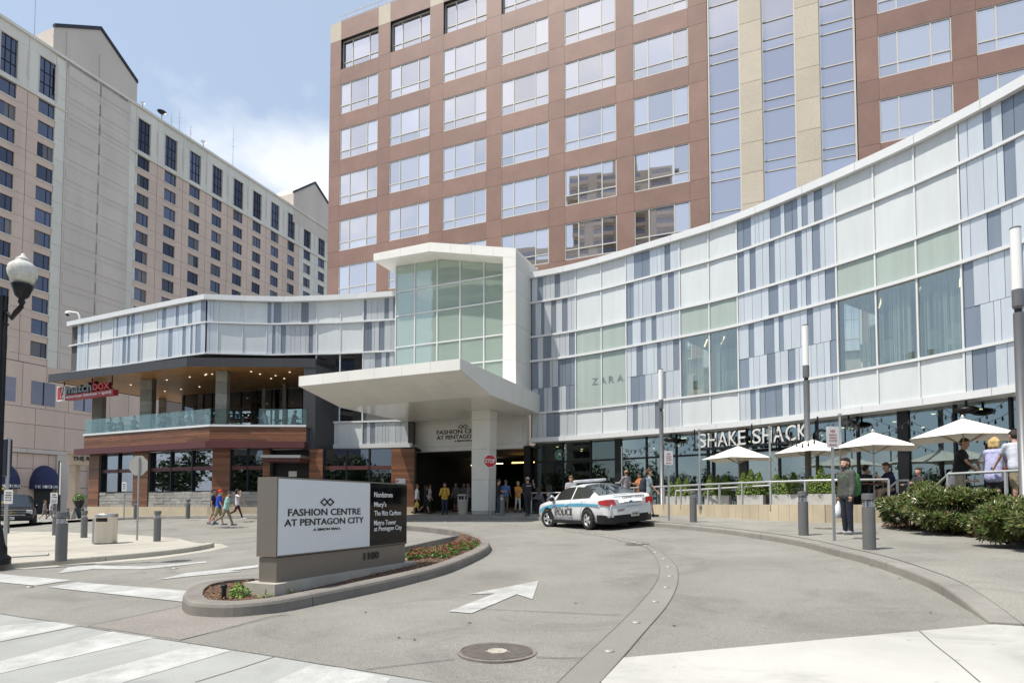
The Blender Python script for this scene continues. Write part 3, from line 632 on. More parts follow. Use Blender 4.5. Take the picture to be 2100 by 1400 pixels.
# interior seen through the big shop windows
TER = EYE - 0.10           # terrace and shop floor level
for bi, (a, b, mids) in enumerate(bays):
    if bi == 0: continue
    m = MB(); rw.slab(m, a - 0.3, b + 0.3, ZH['L4'] - 0.1, ZH['L3'] + 0.1, -3.4, -3.2); m.build('display_back_wall', M('display_wall', (0.52, 0.60, 0.62), 0.8, var=0.2, scale=0.5, pos=True), mall)
    m = MB(); rw.slab(m, a, b, ZH['L4'] - 0.01, ZH['L4'] + 0.04, -3.3, -0.02); m.build('display_floor', M('display_floor', (0.35, 0.34, 0.32), 0.6), mall)
    m = MB(); rw.slab(m, a, b, ZH['L3'] - 0.05, ZH['L3'] + 0.01, -3.3, -0.02); m.build('display_ceiling', M('display_ceiling', (0.6, 0.62, 0.62), 0.8), mall)
    rnd = random.Random(30 + bi); m = MB(); t = a + 0.05
    while t < b - 0.05:     # hanging string curtain
        if rnd.random() < 0.8:
            p = rw.pt(t); n = rw.n(t); c = Vector((p.x - n.x * 0.25, p.y - n.y * 0.25)); w = rnd.uniform(0.012, 0.045)
            m.cbox((c.x, c.y, (ZH['L4'] + ZH['L3']) / 2), w, 0.004, ZH['L3'] - ZH['L4'] - 0.1, math.atan2(n.y, n.x) + math.pi / 2)
        t += rnd.uniform(0.03, 0.10)
    m.build('string_curtain', M('curtain_string', (0.50, 0.56, 0.54), 0.7, var=0.1), mall, kind='stuff')
    for q in range(3 if bi == 2 else 1):   # columns and hanging clothes inside
        s_ = a + (b - a) * (0.30 + 0.30 * q if bi == 2 else 0.3); p = rw.pt(s_); n = rw.n(s_)
        MB().cbox((p.x - n.x * 2.2, p.y - n.y * 2.2, ZH['L4'] + 1.5), 0.35, 0.35, 3.0).build('interior_column', M('pale_column', (0.62, 0.66, 0.6), 0.7), mall)
    for q in range(5):
        s_ = a + (b - a) * (0.12 + 0.17 * q); p = rw.pt(s_); n = rw.n(s_); d = 1.1 + 0.2 * (q % 2)
        c = Vector((p.x - n.x * d, p.y - n.y * d, ZH['L4'] + 0.55))
        mm = MB(); mm.loft([[c + Vector((math.cos(j * math.pi / 4) * r * 1.1, math.sin(j * math.pi / 4) * r * 0.6, z)) for j in range(8)] for r, z in ((0.20, 0.0), (0.24, 0.3), (0.20, 0.55), (0.22, 0.66), (0.08, 0.74))], True, True, smooth=True); mm.build('hanging_garment', M('pale_garment', (0.62, 0.62, 0.55), 0.9, var=0.1), mall)
    for q in range(3):
        s_ = a + (b - a) * (0.2 + 0.3 * q); p = rw.pt(s_); n = rw.n(s_)
        MB().cbox((p.x - n.x * 1.6, p.y - n.y * 1.6, ZH['L3'] - 0.05), 1.4, 0.05, 0.03, math.atan2(n.y, n.x) + 0.5).build('fill_strip', M('warm_fill_strip', (1, 0.9, 0.7), emit=(1.0, 0.78, 0.5), estr=2.2), mall)  # glowing strips added to brighten the display rooms
# glass storefront under the fascia
SETB = -0.75
def rwo(t, d): p = rw.pt(t); n = rw.n(t); return Vector((p.x + n.x * d, p.y + n.y * d))
sf = thing('storefront', 'tall dark framed glass storefront below the curved panel wall', 'storefront', (RS[0].x, RS[0].y, TER))
zt = EYE + 2.35
S265 = rw.s(1262, 1) - 0.8; g_dim = GLASS('shaded_storefront_glass', (0.35, 0.40, 0.38), 0.09, 0.005, 0.03, (0.8, 0.92, 0.9), graze=0.4)  # darker, duller copy of the storefront glass, in place of dark reflections there
ticks = []; t = S0 + 0.02
while t < Send: ticks.append(t); t += 1.62
for i, t in enumerate(ticks):
    wide = 0.18 if i % 4 == 3 else 0.04
    m = MB(); rw.slab(m, t - wide, t + wide, gz(*rwo(t, SETB)) + 0.1 if t < 3 else TER - 0.6, ZH['fb'] + 0.05, SETB - 0.06, SETB + (0.10 if wide > 0.1 else 0.07), step=3); m.build('mullion', m_black, sf)
    if i + 1 < len(ticks):
        for z0, z1 in ((TER - 0.6, zt - 0.03), (zt + 0.03, ZH['fb'] + 0.02)):
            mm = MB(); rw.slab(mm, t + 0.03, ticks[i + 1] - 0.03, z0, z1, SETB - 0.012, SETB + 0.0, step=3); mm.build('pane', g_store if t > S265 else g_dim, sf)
        m = MB(); rw.slab(m, t + 0.02, ticks[i + 1] - 0.02, zt - 0.045, zt + 0.045, SETB - 0.05, SETB + 0.06, step=3); m.build('transom', m_black, sf)
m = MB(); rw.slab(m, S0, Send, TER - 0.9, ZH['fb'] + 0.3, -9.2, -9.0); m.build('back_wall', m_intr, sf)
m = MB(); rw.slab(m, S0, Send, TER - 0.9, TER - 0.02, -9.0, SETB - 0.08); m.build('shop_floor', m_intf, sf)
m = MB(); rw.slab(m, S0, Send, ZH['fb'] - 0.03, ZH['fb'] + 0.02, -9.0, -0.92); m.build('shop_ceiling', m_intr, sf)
rnd = random.Random(5)
for i in range(26):
    s_ = rnd.uniform(0.5, Send - 2); d = rnd.uniform(-7, -2); p = rwo(s_, d)
    MB().lathe([(0.07, 0.0), (0.07, 0.03)], 8, (p.x, p.y, ZH['fb'] - 0.08)).build('downlight', M('shop_lamp', (1, 0.9, 0.7), emit=(1, 0.75, 0.4), estr=6), sf)
for i in range(12):        # counters and fittings inside
    s_ = 1.0 + i * 2.3; p = rwo(s_, -5.5 + (i % 3)); n = rw.n(min(s_, Send - 0.1))
    MB().cbox((p.x, p.y, TER + 0.5), 1.5, 0.6, 1.0, math.atan2(n.y, n.x) + 1.57).build('counter', M('counter_brown', (0.12, 0.09, 0.06), 0.6, rand=0.3), sf)
# round green coffee roundel on the glass
s_ = rw.s(1137, 1.5); p = rwo(s_, SETB + 0.03); n = rw.n(s_); ang = math.atan2(n.y, n.x) + math.pi / 2; c = Vector((p.x, p.y, at(1137, 932, p.y).z))
rt = thing('window_roundel', 'round green and white coffee roundel on the storefront glass', 'sign', c, rotz=ang)
RX = Matrix.Rotation(math.pi / 2, 4, 'X')
def disc(r0, r1, d, n_=28):
    b = MB(); b.loft([[RX @ Vector((r * math.cos(6.28319 * j / n_), r * math.sin(6.28319 * j / n_), z)) for j in range(n_)] for r, z in ((r0, 0), (r1, 0), (r1, d), (r0, d), (r0, 0))]); return b
m_sgreen = M('roundel_green', (0.02, 0.16, 0.08), 0.5)
disc(0.01, 0.29, 0.012).build('plate', m_wlet, rt, True); disc(0.20, 0.275, 0.018).build('ring', m_sgreen, rt, True); disc(0.01, 0.185, 0.016).build('centre_disc', m_sgreen, rt, True)
b = MB(); b.ball((0, -0.02, 0.03), 0.055, 10, 6, sc=(1, 0.2, 1.2)); b.tube([(-0.10, -0.02, -0.10), (-0.07, -0.02, 0.02), (-0.05, -0.02, 0.09), (0.05, -0.02, 0.09), (0.07, -0.02, 0.02), (0.10, -0.02, -0.10)], 0.018, 6); b.build('emblem', m_wlet, rt, True)
# lettering on the facade
zp = rw.s(1215); n = rw.n(zp); p = rwo(zp, 0.045); z = at(1215, 789, p.y).z; q = rwo(rw.s(1281), 0.045)
zt_ = thing('shop_sign', 'thin grey shop name letters on the green glass panel', 'sign', (p.x, p.y, z))
r = (q - p).normalized(); W_ = (q - p).length
for i, ch in enumerate('ZARA'):
    put_text(ch, zt_, Vector((p.x, p.y, z)) + Vector((r.x, r.y, 0)) * (W_ * (0.0 + i * 0.265)), r, M('grey_letter', (0.20, 0.24, 0.24), 0.5), name='letter', height=0.34, width=0.34 if ch != 'R' else 0.29, depth=0.012)
p = rwo(rw.s(1262, 1), SETB + 0.02); q = rwo(rw.s(1277, 1), SETB + 0.02)
t_ = thing('unit_number', 'black unit number letters low on the pale transom glass', 'sign', (p.x, p.y, at(1262, 940, p.y).z)); put_text('H2:', t_, (p.x, p.y, at(1262, 940, p.y).z), q - p, m_ink, width=(q - p).length, height=0.16, depth=0.01)
# big burger shop letters on a rail
sa, sb = rw.s(1440, 2), rw.s(1672, 2)
D = 0.42
A, B = rwo(sa, D), rwo(sb, D)
za, zb = EYE + 2.58, EYE + 2.58
sh = thing('storefront_sign', 'large white raised letters spelling SHAKE SHACK on a dark rail', 'sign', (A.x, A.y, za))
m = MB(); rw.slab(m, sa - 0.25, sb + 0.35, za - 0.13, za - 0.03, D - 0.16, D + 0.02, step=0.5); m.build('rail', m_black, sh)
for t in (sa - 0.2, (sa + sb) / 2, sb + 0.3):
    p = rwo(t, D - 0.08); MB().cbox((p.x, p.y, za + 0.4), 0.05, 0.05, 0.96).build('hanger', m_black, sh)
widths = {'S': 0.50, 'H': 0.52, 'A': 0.58, 'K': 0.50, 'E': 0.42, ' ': 0.22, 'C': 0.56}
tot = sum(widths[c] + 0.1 for c in 'SHAKE SHACK'); t = sa; sc_ = (sb - sa) / tot
for ch in 'SHAKE SHACK':
    w = widths[ch] * sc_
    if ch != ' ':
        p, q = rwo(t, D), rwo(t + w, D)
        put_text(ch, sh, (p.x, p.y, za), q - p, M('letter_face', (0.62, 0.62, 0.60), 0.4), name='letter', width=w, height=0.64, depth=0.05)
        o = put_text(ch, sh, (p.x, p.y, za), q - p, m_black, name='letter_return', width=w, height=0.64, depth=0.10, bold=-0.002); 
        nn = nrm(p, q); o.location = o.location - Vector((nn.x, nn.y, 0)) * 0.08
    t += w + 0.1 * sc_
# ------------------------------------------------------------------ mall: left wing (upper volume), entrance portal, canopy
UR = Vector((2.258, -1.0)).normalized(); VB = Vector((-UR.y, UR.x))      # along the tower front, and straight back from it
u3, v3, z3 = Vector((UR.x, UR.y, 0)), Vector((VB.x, VB.y, 0)), Vector((0, 0, 1))
LWp = []
for x, y in ((146, 662), (420, 606), (574, 611), (700, 607), (808, 600)):
    Y = yH(x, y, HC['ct']); p = at(x, y, Y); LWp.append(Vector((p.x, p.y)))
LWp.append(LWp[-1] + Vector((1.25, -0.22)))
LW = [LWp[0], LWp[1]] + sample(LWp[1:], 8)[1:]
lw = Wall(LW)
wing = thing('mall_wing', 'flat roofed mall wing with white and blue grey panels over the restaurant balcony', 'building', (LWp[1].x, LWp[1].y, EYE))
sA = lambda x: lw.s(x)
e0 = sA(645)
m = MB(); lw.slab(m, 0.05, e0, ZH['L2'] + 0.02, ZH['ct'] - 0.05, -0.5, -0.05, step=20); m.build('backing_wall', m_backw, wing)
m = MB(); lw.slab(m, e0, lw.L[-1], ZH['fb'] + 0.1, ZH['ct'] - 0.05, -0.5, -0.05); m.build('backing_wall', m_backw, wing)
back = [LWp[0] + VB * 13, LWp[-1] + VB * 9]
blk = [off(LWp[0], VB, 0.5), off(LWp[1], VB, 0.5), off(LWp[2], VB, 0.55), off(LWp[3], VB, 0.55), off(LWp[5], VB, 0.5), back[1], back[0]]
MB().prism([(p.x, p.y, ZH['L2'] + 0.05) for p in blk], (0, 0, ZH['ct'] - ZH['L2'] - 0.15)).build('upper_block', m_light, wing)
def cornered(z0, z1, d0, d1, name, mat, t0=0.0, t1=None, L=2.4):
    t1 = lw.L[-1] if t1 is None else t1; c = lw.s(420); cuts = [t0]; 
    while cuts[-1] < t1 - 0.1:
        n_ = cuts[-1] + L
        if cuts[-1] < c - 0.01 < n_ + 0.6: n_ = c
        cuts.append(min(n_, t1))
    for a, b in zip(cuts, cuts[1:]):
        m = MB()
        if abs(b - c) < 0.01 or abs(a - c) < 0.01:
            na, nb = nrm(LW[0], LW[1]), lw.n(c + 0.3); nm = (na + nb).normalized(); k = 1 / max(nm.dot(na), 0.5)
            P, Q = lw.pt(a), lw.pt(b)
            pa, pb = (na, nm * k) if abs(b - c) < 0.01 else (nm * k, lw.n(b))
            mk = lambda p, n_, d, z: Vector((p.x + n_.x * d, p.y + n_.y * d, z))
            m.loft([[mk(P, pa, d0, z0), mk(P, pa, d1, z0), mk(P, pa, d1, z1), mk(P, pa, d0, z1)], [mk(Q, pb, d0, z0), mk(Q, pb, d1, z0), mk(Q, pb, d1, z1), mk(Q, pb, d0, z1)]], True, True)
        else: lw.slab(m, a + 0.005, b - 0.005, z0, z1, d0, d1, step=30)
        m.build(name, mat, wing)
cornered(ZH['cb'], ZH['ct'], -0.55, 0.30, 'coping', m_whitef)
cornered(ZH['L1'] - 0.05, ZH['L1'] + 0.05, -0.02, 0.13, 'ledge', m_whitef, L=4)
cornered(ZH['L2'] - 0.05, ZH['L2'] + 0.05, -0.02, 0.13, 'ledge', m_whitef, L=4)
rows2 = [(ZH['L2'] + 0.05, ZH['L1'] - 0.05), (ZH['L1'] + 0.05, ZH['cb'])]
for i, (a, b) in enumerate(((157, 182), (238, 298), (328, 419.5), (420.5, 444), (545, 648), (744, 838))): stripes(lw, wing, sA(a) + 0.03, sA(b) - 0.03, rows2, 40 + i)
rowsl = [(ZH['ft'], ZH['L4'] - 0.05), (ZH['LM'], ZH['L3'] - 0.06), (ZH['L3'] + 0.06, ZH['L2'] - 0.05)]
stripes(lw, wing, sA(744) + 0.03, sA(838), rowsl, 60)
for a, b, mids in ((182, 238, [210]), (298, 328, []), (444, 545, [495]), (648, 744, [697])):
    cuts = [sA(a)] + [sA(q) for q in mids] + [sA(b)]
    for c0, c1 in zip(cuts, cuts[1:]):
        for z0, z1 in rows2:
            m = MB(); lw.slab(m, c0 + 0.035, c1 - 0.035, z0 + 0.01, z1 - 0.01, 0.0, 0.03, step=3); m.build('spandrel_panel', m_spand, wing)
    for c in cuts:
        m = MB(); lw.slab(m, c - 0.03, c + 0.03, ZH['L2'] + 0.05, ZH['cb'], -0.02, 0.085, step=3); m.build('mullion', m_whitef, wing)
# tall black windows right of the restaurant, white band and fascia below
cuts = [sA(648), sA(697), sA(744)]
for c0, c1 in zip(cuts, cuts[1:]):
    for z0, z1 in ((ZH['L4'] + 0.06, ZH['L3']), (ZH['L3'] + 0.04, ZH['L2'] - 0.05)):
        m = MB(); lw.slab(m, c0 + 0.035, c1 - 0.035, z0, z1, 0.0, 0.02, step=3); m.build('window_pane', g_blackw, wing)
    m = MB(); lw.slab(m, c0 + 0.035, c1 - 0.035, ZH['ft'], ZH['L4'] - 0.05, 0.0, 0.03, step=3); m.build('spandrel_panel', m_spand, wing)
for c in cuts:
    m = MB(); lw.slab(m, c - 0.03, c + 0.03, ZH['ft'], ZH['L2'] - 0.05, -0.02, 0.085, step=3); m.build('mullion', m_whitef, wing)
m = MB(); lw.slab(m, cuts[0], lw.L[-1], ZH['L4'] - 0.05, ZH['L4'] + 0.05, -0.02, 0.13); m.build('ledge', m_whitef, wing)
m = MB(); lw.slab(m, cuts[0] - 0.1, lw.L[-1], ZH['fb'] - 0.03, ZH['ft'], -0.9, 0.12); m.build('fascia', m_whitef, wing)
# entrance portal: folded white ribbon round a tall glass box
PF = Vector((at(1058, 640, 32.0).x, 32.0))
def pv(s, d, z): q = PF - UR * s + VB * d; return Vector((q.x, q.y, z + EYE))
port = thing('entrance_portal', 'white folded frame round the tall green glass box over the entrance', 'building', (PF.x, PF.y, EYE))
LEGW, GD, TOPC = 0.78, 1.25, 6.12
zs = [TOPC, 7.7, 9.6, 11.4, 12.75, 13.55]
for i, (a, b) in enumerate(zip(zs, zs[1:])):
    MB().para(pv(0.012, 0.006, a + 0.006), -u3 * (LEGW - 0.02), v3 * 0.5, z3 * (b - a - 0.012)).build('leg_front_panel', m_white, port)
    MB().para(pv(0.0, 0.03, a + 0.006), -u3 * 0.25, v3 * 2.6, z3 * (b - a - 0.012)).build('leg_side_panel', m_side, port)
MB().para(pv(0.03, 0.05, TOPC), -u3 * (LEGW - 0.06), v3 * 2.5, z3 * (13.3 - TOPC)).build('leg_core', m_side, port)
top = lambda s: 13.72 + (15.0 - 13.72) * min(s / 5.4, 1)
bot = lambda s: top(s) - (0.52 if s < 5.4 else 0.52 - 0.08 * (s - 5.4) / 4)
cs = [-0.0, 1.35, 2.7, 4.05, 5.4, 7.4, 9.35]
for a, b in zip(cs, cs[1:]):
    g = 0.006
    MB().prism([pv(a + g, 0, top(a)), pv(b - g, 0, top(b)), pv(b - g, 0, bot(b)), pv(a + g, 0, bot(a))], v3 * 0.35).build('roof_fascia_panel', m_white, port)
    MB().prism([pv(a + g, 0.355, top(a) - 0.01), pv(b - g, 0.355, top(b) - 0.01), pv(b - g, 0.355, bot(b) + 0.01), pv(a + g, 0.355, bot(a) + 0.01)], v3 * 4.2).build('soffit_panel', m_white, port)
def psat(px, d):   # s on the plane d back from the portal front at column px
    a = (px - CX) / F; k = 1.0 / math.cos(PITCH)
    o = PF + VB * d; zr = 10 * math.tan(PITCH)
    # (o.x - UR.x s) = a*(o.y - UR.y s + zr)
    return (o.x - a * (o.y + zr)) / (UR.x - a * UR.y)
gs = [LEGW] + [psat(x, GD) for x in (993, 944, 897, 851, 812)]
grz = [TOPC, 8.05, 9.5, 11.42, 12.92]
for a, b in zip(gs, gs[1:]):
    for r in range(len(grz)):
        z0 = grz[r] + 0.03
        if r + 1 < len(grz): za_ = zb_ = grz[r + 1] - 0.03
        else: za_, zb_ = bot(a) + 0.0, bot(b) + 0.0
        if min(za_, zb_) - z0 < 0.05: continue
        MB().prism([pv(a + 0.03, GD, z0), pv(b - 0.03, GD, z0), pv(b - 0.03, GD, zb_), pv(a + 0.03, GD, za_)], v3 * 0.015).build('pane', g_portal, port)
for i, s_ in enumerate(gs[1:]):
    MB().para(pv(s_ - 0.035, GD - 0.06, TOPC), -u3 * 0.07, v3 * 0.14, z3 * (bot(s_) - TOPC + 0.05)).build('mullion', m_whitef, port)
for z in grz[1:]:
    s_lo = LEGW
    if z > bot(LEGW): s_lo = 5.4 * (z + 0.52 - 13.72) / (15.0 - 13.72)
    MB().para(pv(s_lo, GD - 0.05, z - 0.035), -u3 * (gs[-1] - s_lo), v3 * 0.12, z3 * 0.07).build('transom', m_whitef, port)
# left glass return and the room behind
SL = gs[-1]
for r in range(len(grz)):
    z0 = grz[r] + 0.03; z1 = (grz[r + 1] - 0.03) if r + 1 < len(grz) else bot(SL)
    MB().para(pv(SL, GD + 0.06, z0), v3 * 2.2, -u3 * 0.015, z3 * (z1 - z0)).build('pane', g_portal, port)
    MB().para(pv(SL - 0.03, GD + 0.06, z0 - 0.06), v3 * 2.2, -u3 * 0.08, z3 * 0.06).build('transom', m_whitef, port)
m_green = M('pale_green_room', (0.72, 0.82, 0.71), 0.8, var=0.05, pos=True)
MB().para(pv(LEGW - 0.1, GD + 3.6, TOPC - 0.2), -u3 * (SL - LEGW + 0.1), v3 * 0.2, z3 * 8.6).build('room_back_wall', m_green, port)
MB().para(pv(LEGW + 0.0, GD + 0.2, TOPC - 0.15), -u3 * (SL - LEGW), v3 * 3.4, z3 * 0.12).build('room_floor', m_green, port)
for s_ in (2.6, 5.2):
    MB().para(pv(s_, GD + 2.2, TOPC), -u3 * 0.5, v3 * 0.5, z3 * 7.2).build('room_column', m_green, port)
# big tapering canopy
CH, cp = 6.10, []
C0 = at(944, 735, yH(944, 735, CH)); C0 = Vector((C0.x, C0.y))
def csat(px, d, H):
    a = (px - CX) / F; o = C0 + VB * d; zr = H * math.tan(PITCH); return (o.x - a * (o.y + zr)) / (UR.x - a * UR.y)
CWID = csat(613, 0, CH)
def cv(s, d, z): q = C0 - UR * s + VB * d; return Vector((q.x, q.y, z + EYE))
cano = thing('entrance_canopy', 'large white tapering canopy jutting out over the entrance drive', 'canopy', (C0.x, C0.y, EYE + 5))
CD = 9.5
prof = [(0.03, CH - 0.02), (0.03, 5.66), (3.07, 5.07), (CD, 5.07), (CD, CH - 0.02)]
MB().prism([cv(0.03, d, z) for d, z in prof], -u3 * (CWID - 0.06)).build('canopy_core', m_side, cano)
n = 6
for i in range(n):
    a, b = CWID * i / n + 0.005, CWID * (i + 1) / n - 0.005
    MB().para(cv(a, 0, 5.62), -u3 * (b - a), v3 * 0.025, z3 * (CH - 5.62)).build('fascia_panel', m_white, cano)
    for j, (d0, d1) in enumerate(((0.03, 1.5), (1.51, 3.05))):
        zz = lambda d: 5.62 + (5.03 - 5.62) * d / 3.07
        MB().prism([cv(a, d0, zz(d0)), cv(b, d0, zz(d0)), cv(b, d1, zz(d1)), cv(a, d1, zz(d1))], z3 * 0.03).build('soffit_panel', m_white, cano)
    for d0, d1 in ((3.08, 5.2), (5.21, 7.3), (7.31, CD)):
        MB().para(cv(a, d0, 5.03), -u3 * (b - a), v3 * (d1 - d0), z3 * 0.03).build('soffit_panel', M('soffit_gloss_bounce', (0.78, 0.75, 0.68), 0.18, var=0.02), cano)  # warm tint holds the light bounced up from the ground
for sgn, s_ in ((1, 0.0), (-1, CWID)):
    pr = [(0.0, CH), (0.0, 5.62), (3.07, 5.03), (CD, 5.03), (CD, CH)]
    for k, (lo_, hi_) in enumerate(((0, 3.07), (3.08, 6.2), (6.21, CD))):
        zb_ = lambda d: 5.62 + (5.03 - 5.62) * min(d / 3.07, 1)
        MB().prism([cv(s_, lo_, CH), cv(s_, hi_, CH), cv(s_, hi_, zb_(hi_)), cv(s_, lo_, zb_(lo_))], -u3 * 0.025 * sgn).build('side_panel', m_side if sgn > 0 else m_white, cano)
MB().para(cv(0.03, 0.03, CH - 0.018), -u3 * (CWID - 0.06), v3 * (CD - 0.1), z3 * 0.02).build('roof_sheet', m_white, cano)
# canopy column
cb_ = G(967, 1054, 0.14)
colm = thing('canopy_column', 'square white panelled column holding up the entrance canopy', 'column', cb_)
zb = gz(cb_.x, cb_.y) + 0.14
zc = [zb + 0.18, zb + 1.85, zb + 3.5, EYE + 4.2 + 0.3, EYE + 5.03]
o = Vector((cb_.x, cb_.y, 0))
for a, b in zip(zc, zc[1:]):
    ka, kb_ = 0.02 * (a - zb), 0.02 * (b - zb)
    ring = lambda z, k: [o + u3 * 0 + z3 * z, o + u3 * (0.98 + k) + z3 * z, o + u3 * (0.98 + k) + v3 * 0.9 + z3 * z, o + v3 * 0.9 + z3 * z]
    MB().loft([ring(a + 0.006, ka), ring(b - 0.006, kb_)], True, True).build('column_panel', m_white, colm)
MB().para(o + u3 * 0.02 + v3 * 0.02 + z3 * zb, u3 * 0.94, v3 * 0.86, z3 * 0.2).build('base', M('column_base', (0.45, 0.45, 0.44), 0.6), colm)
MB().para(o + u3 * 0.03 + v3 * 0.03 + z3 * zb, u3 * 0.9, v3 * 0.84, z3 * (EYE + 4.9 - zb)).build('core', m_backw, colm)
# entrance wall with the mall name, dark drive-in hall below
E0 = Vector((at(1080, 900, 34.6).x, 34.6))
def esat(px, H=4.0): a = (px - CX) / F; zr = H * math.tan(PITCH); return (E0.x - a * (E0.y + zr)) / (UR.x - a * UR.y)
def ev(s, d, z): q = E0 - UR * s + VB * d; return Vector((q.x, q.y, z + EYE))
ent = thing('mall_entrance', 'dark covered entrance hall below the white mall name band', 'building', (E0.x, E0.y, EYE))
EW = esat(836)
MB().para(ev(0, 0.03, 3.3), -u3 * EW, v3 * 0.4, z3 * 1.8).build('name_band', m_white, ent)
for i in range(5):
    a, b = EW * i / 5 + 0.004, EW * (i + 1) / 5 - 0.004
    MB().para(ev(a, -0.05, 3.18), -u3 * (b - a), v3 * 0.5, z3 * 0.26).build('fascia_panel', m_white, ent)
MB().para(ev(0.25, 0.0, 3.50), -u3 * (EW - 0.5), v3 * 0.028, z3 * 1.38).build('sign_board', m_white, ent)
xa, xb = esat(896), esat(1006)
wd = xa - xb
q = ev(xa, -0.014, 0); rt = u3
put_text('FASHION CENTRE', ent, q + z3 * (4.22 + 0.0), rt, m_ink, width=wd * 0.97, height=0.25, depth=0.02, bold=0.01)
put_text('AT PENTAGON CITY', ent, q + z3 * 3.90, rt, m_ink, width=wd, height=0.25, depth=0.02, bold=0.01)
put_text('A SIMON MALL', ent, q + u3 * wd * 0.34 + z3 * 3.72, rt, m_ink, width=wd * 0.33, height=0.11, depth=0.02, bold=0.012)
def logo(parent, c, right, w, mat, dep=0.012):
    r3 = Vector((right[0], right[1], 0)).normalized(); nn = Vector((r3.y, -r3.x, 0)); b = MB(); h = w * 0.27; hv = w * 0.175; th = w * 0.032
    for sg in (-1, 1):
        cx_ = sg * w * 0.235
        pts = [(cx_ - h, 0), (cx_, hv), (cx_ + h, 0), (cx_, -hv)]
        for i in range(4):
            (x0, y0), (x1, y1) = pts[i], pts[(i + 1) % 4]
            if sg < 0 and i == 1: x1, y1 = x0 + (x1 - x0) * 0.80, y0 + (y1 - y0) * 0.80
            if sg > 0 and i == 3: x1, y1 = x0 + (x1 - x0) * 0.80, y0 + (y1 - y0) * 0.80
            d = Vector((x1 - x0, y1 - y0)).normalized(); nv = Vector((-d.y, d.x)) * th
            P = [Vector((x0, y0)) - d * th + nv, Vector((x1, y1)) + d * th + nv, Vector((x1, y1)) + d * th - nv, Vector((x0, y0)) - d * th - nv]
            b.prism([Vector(c) + r3 * p.x + z3 * p.y for p in P], nn * dep)
    return b.build('logo', mat, parent)
logo(ent, q + u3 * wd * 0.5 + z3 * 4.62 + v3 * 0.004, UR, 0.62, m_ink)
gE = 0.85
HALL = esat(848, 2)
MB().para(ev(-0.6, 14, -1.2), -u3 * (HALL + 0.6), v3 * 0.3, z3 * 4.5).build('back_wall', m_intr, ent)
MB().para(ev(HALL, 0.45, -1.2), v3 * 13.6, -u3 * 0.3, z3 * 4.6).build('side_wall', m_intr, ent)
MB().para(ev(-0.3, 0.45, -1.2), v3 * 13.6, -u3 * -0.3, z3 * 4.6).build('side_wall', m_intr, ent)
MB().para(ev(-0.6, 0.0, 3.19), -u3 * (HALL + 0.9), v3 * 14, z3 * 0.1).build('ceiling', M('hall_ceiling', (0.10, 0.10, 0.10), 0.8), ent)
MB().para(ev(0.15, -0.1, -1.2), u3 * 0.42, v3 * 0.5, z3 * 4.5).build('dark_pier', m_black, ent)
m_amber = M('amber_tube', (1, 0.7, 0.3), emit=(1.0, 0.55, 0.14), estr=5)
MB().para(ev(0.1, 4.0, 2.62), -u3 * 2.6, v3 * 0.12, z3 * 0.07).build('amber_light', m_amber, ent)
for i, s_ in enumerate((4.3, 6.6, 7.1, 8.2)):
    MB().para(ev(s_, 6.0 + i, 2.75), -u3 * 0.7, v3 * 0.1, z3 * 0.05).build('ceiling_light', M('hall_lamp', (1, 0.9, 0.8), emit=(1, 0.8, 0.55), estr=3), ent)
for i in range(5):
    MB().para(ev(0.6 + i * 1.7, 11.9, -0.9), -u3 * 1.5, v3 * 0.06, z3 * 3.0).build('glass_door', g_store, ent)
# ------------------------------------------------------------------ restaurant with balcony
HB = 4.65
def planp(px, py, H): Y = yH(px, py, H); p = at(px, py, Y); return Vector((p.x, p.y))
b0, b1, b2 = planp(173, 890, HB), planp(430, 870, HB), planp(628, 871, HB)
rest = thing('restaurant', 'two storey restaurant front with wood plank bands, glass balcony and charcoal canopy', 'building', (b1.x, b1.y, EYE))
nA, nB = Vector(nrm(b0, b1)[:2]), Vector(nrm(b1, b2)[:2]); nC = (nA + nB).normalized(); nC = nC / nC.dot(nA)
dA, dB = (b1 - b0).normalized(), (b2 - b1).normalized()
def bend(mb, z0, z1, d0, d1, ea=0.0, eb=0.0):
    P = [(b0 - dA * ea, nA), (b1, nC), (b2 + dB * eb, nB)]
    for i in range(2):
        mb.loft([[Vector((p.x + n_.x * d, p.y + n_.y * d, EYE + z)) for d, z in ((d0, z0), (d1, z0), (d1, z1), (d0, z1))] for p, n_ in P[i:i + 2]], True, True)
    return mb
bend(MB(), HB - 0.12, HB, -0.3, 0.06, 0.05).build('balcony_edge', m_whitef, rest)
flo = [b0, b1, b2, off(b2, VB, 9), off(b0, VB, 11)]
MB().prism([(p.x, p.y, EYE + HB - 0.16) for p in flo], (0, 0, 0.13)).build('balcony_floor', M('deck', (0.12, 0.10, 0.085), 0.7), rest)
bend(MB(), 3.6, HB - 0.14, -0.5, -0.06).build('band_backing', m_backw, rest)
def planks(p, q, nn, z0, z1, d, bh=0.125, Lmin=1.6, Lmax=3.4, seed=1, tk=0.03):
    rnd = random.Random(seed); r = (q - p); Lt = r.length; r = r / Lt; z = z0
    while z < z1 - 0.02:
        t = 0.0; h = min(bh, z1 - z)
        while t < Lt - 0.02:
            w = rnd.uniform(Lmin, Lmax)
            if Lt - (t + w) < 0.7: w = Lt - t
            a, b = p + r * (t + 0.004), p + r * (t + w - 0.004); pr = d + rnd.uniform(-0.004, 0.004)
            MB().wall(a, b, EYE + z + 0.004, EYE + z + h - 0.004, pr - tk, pr, n=nn).build('plank', m_wood, rest); t += w
        z += bh
planks(b0, b1, nA, 3.66, HB - 0.15, 0.0, seed=1, bh=0.14); planks(b1, b2, nB, 3.66, HB - 0.15, 0.0, seed=2, bh=0.14)
rl = (VB); 
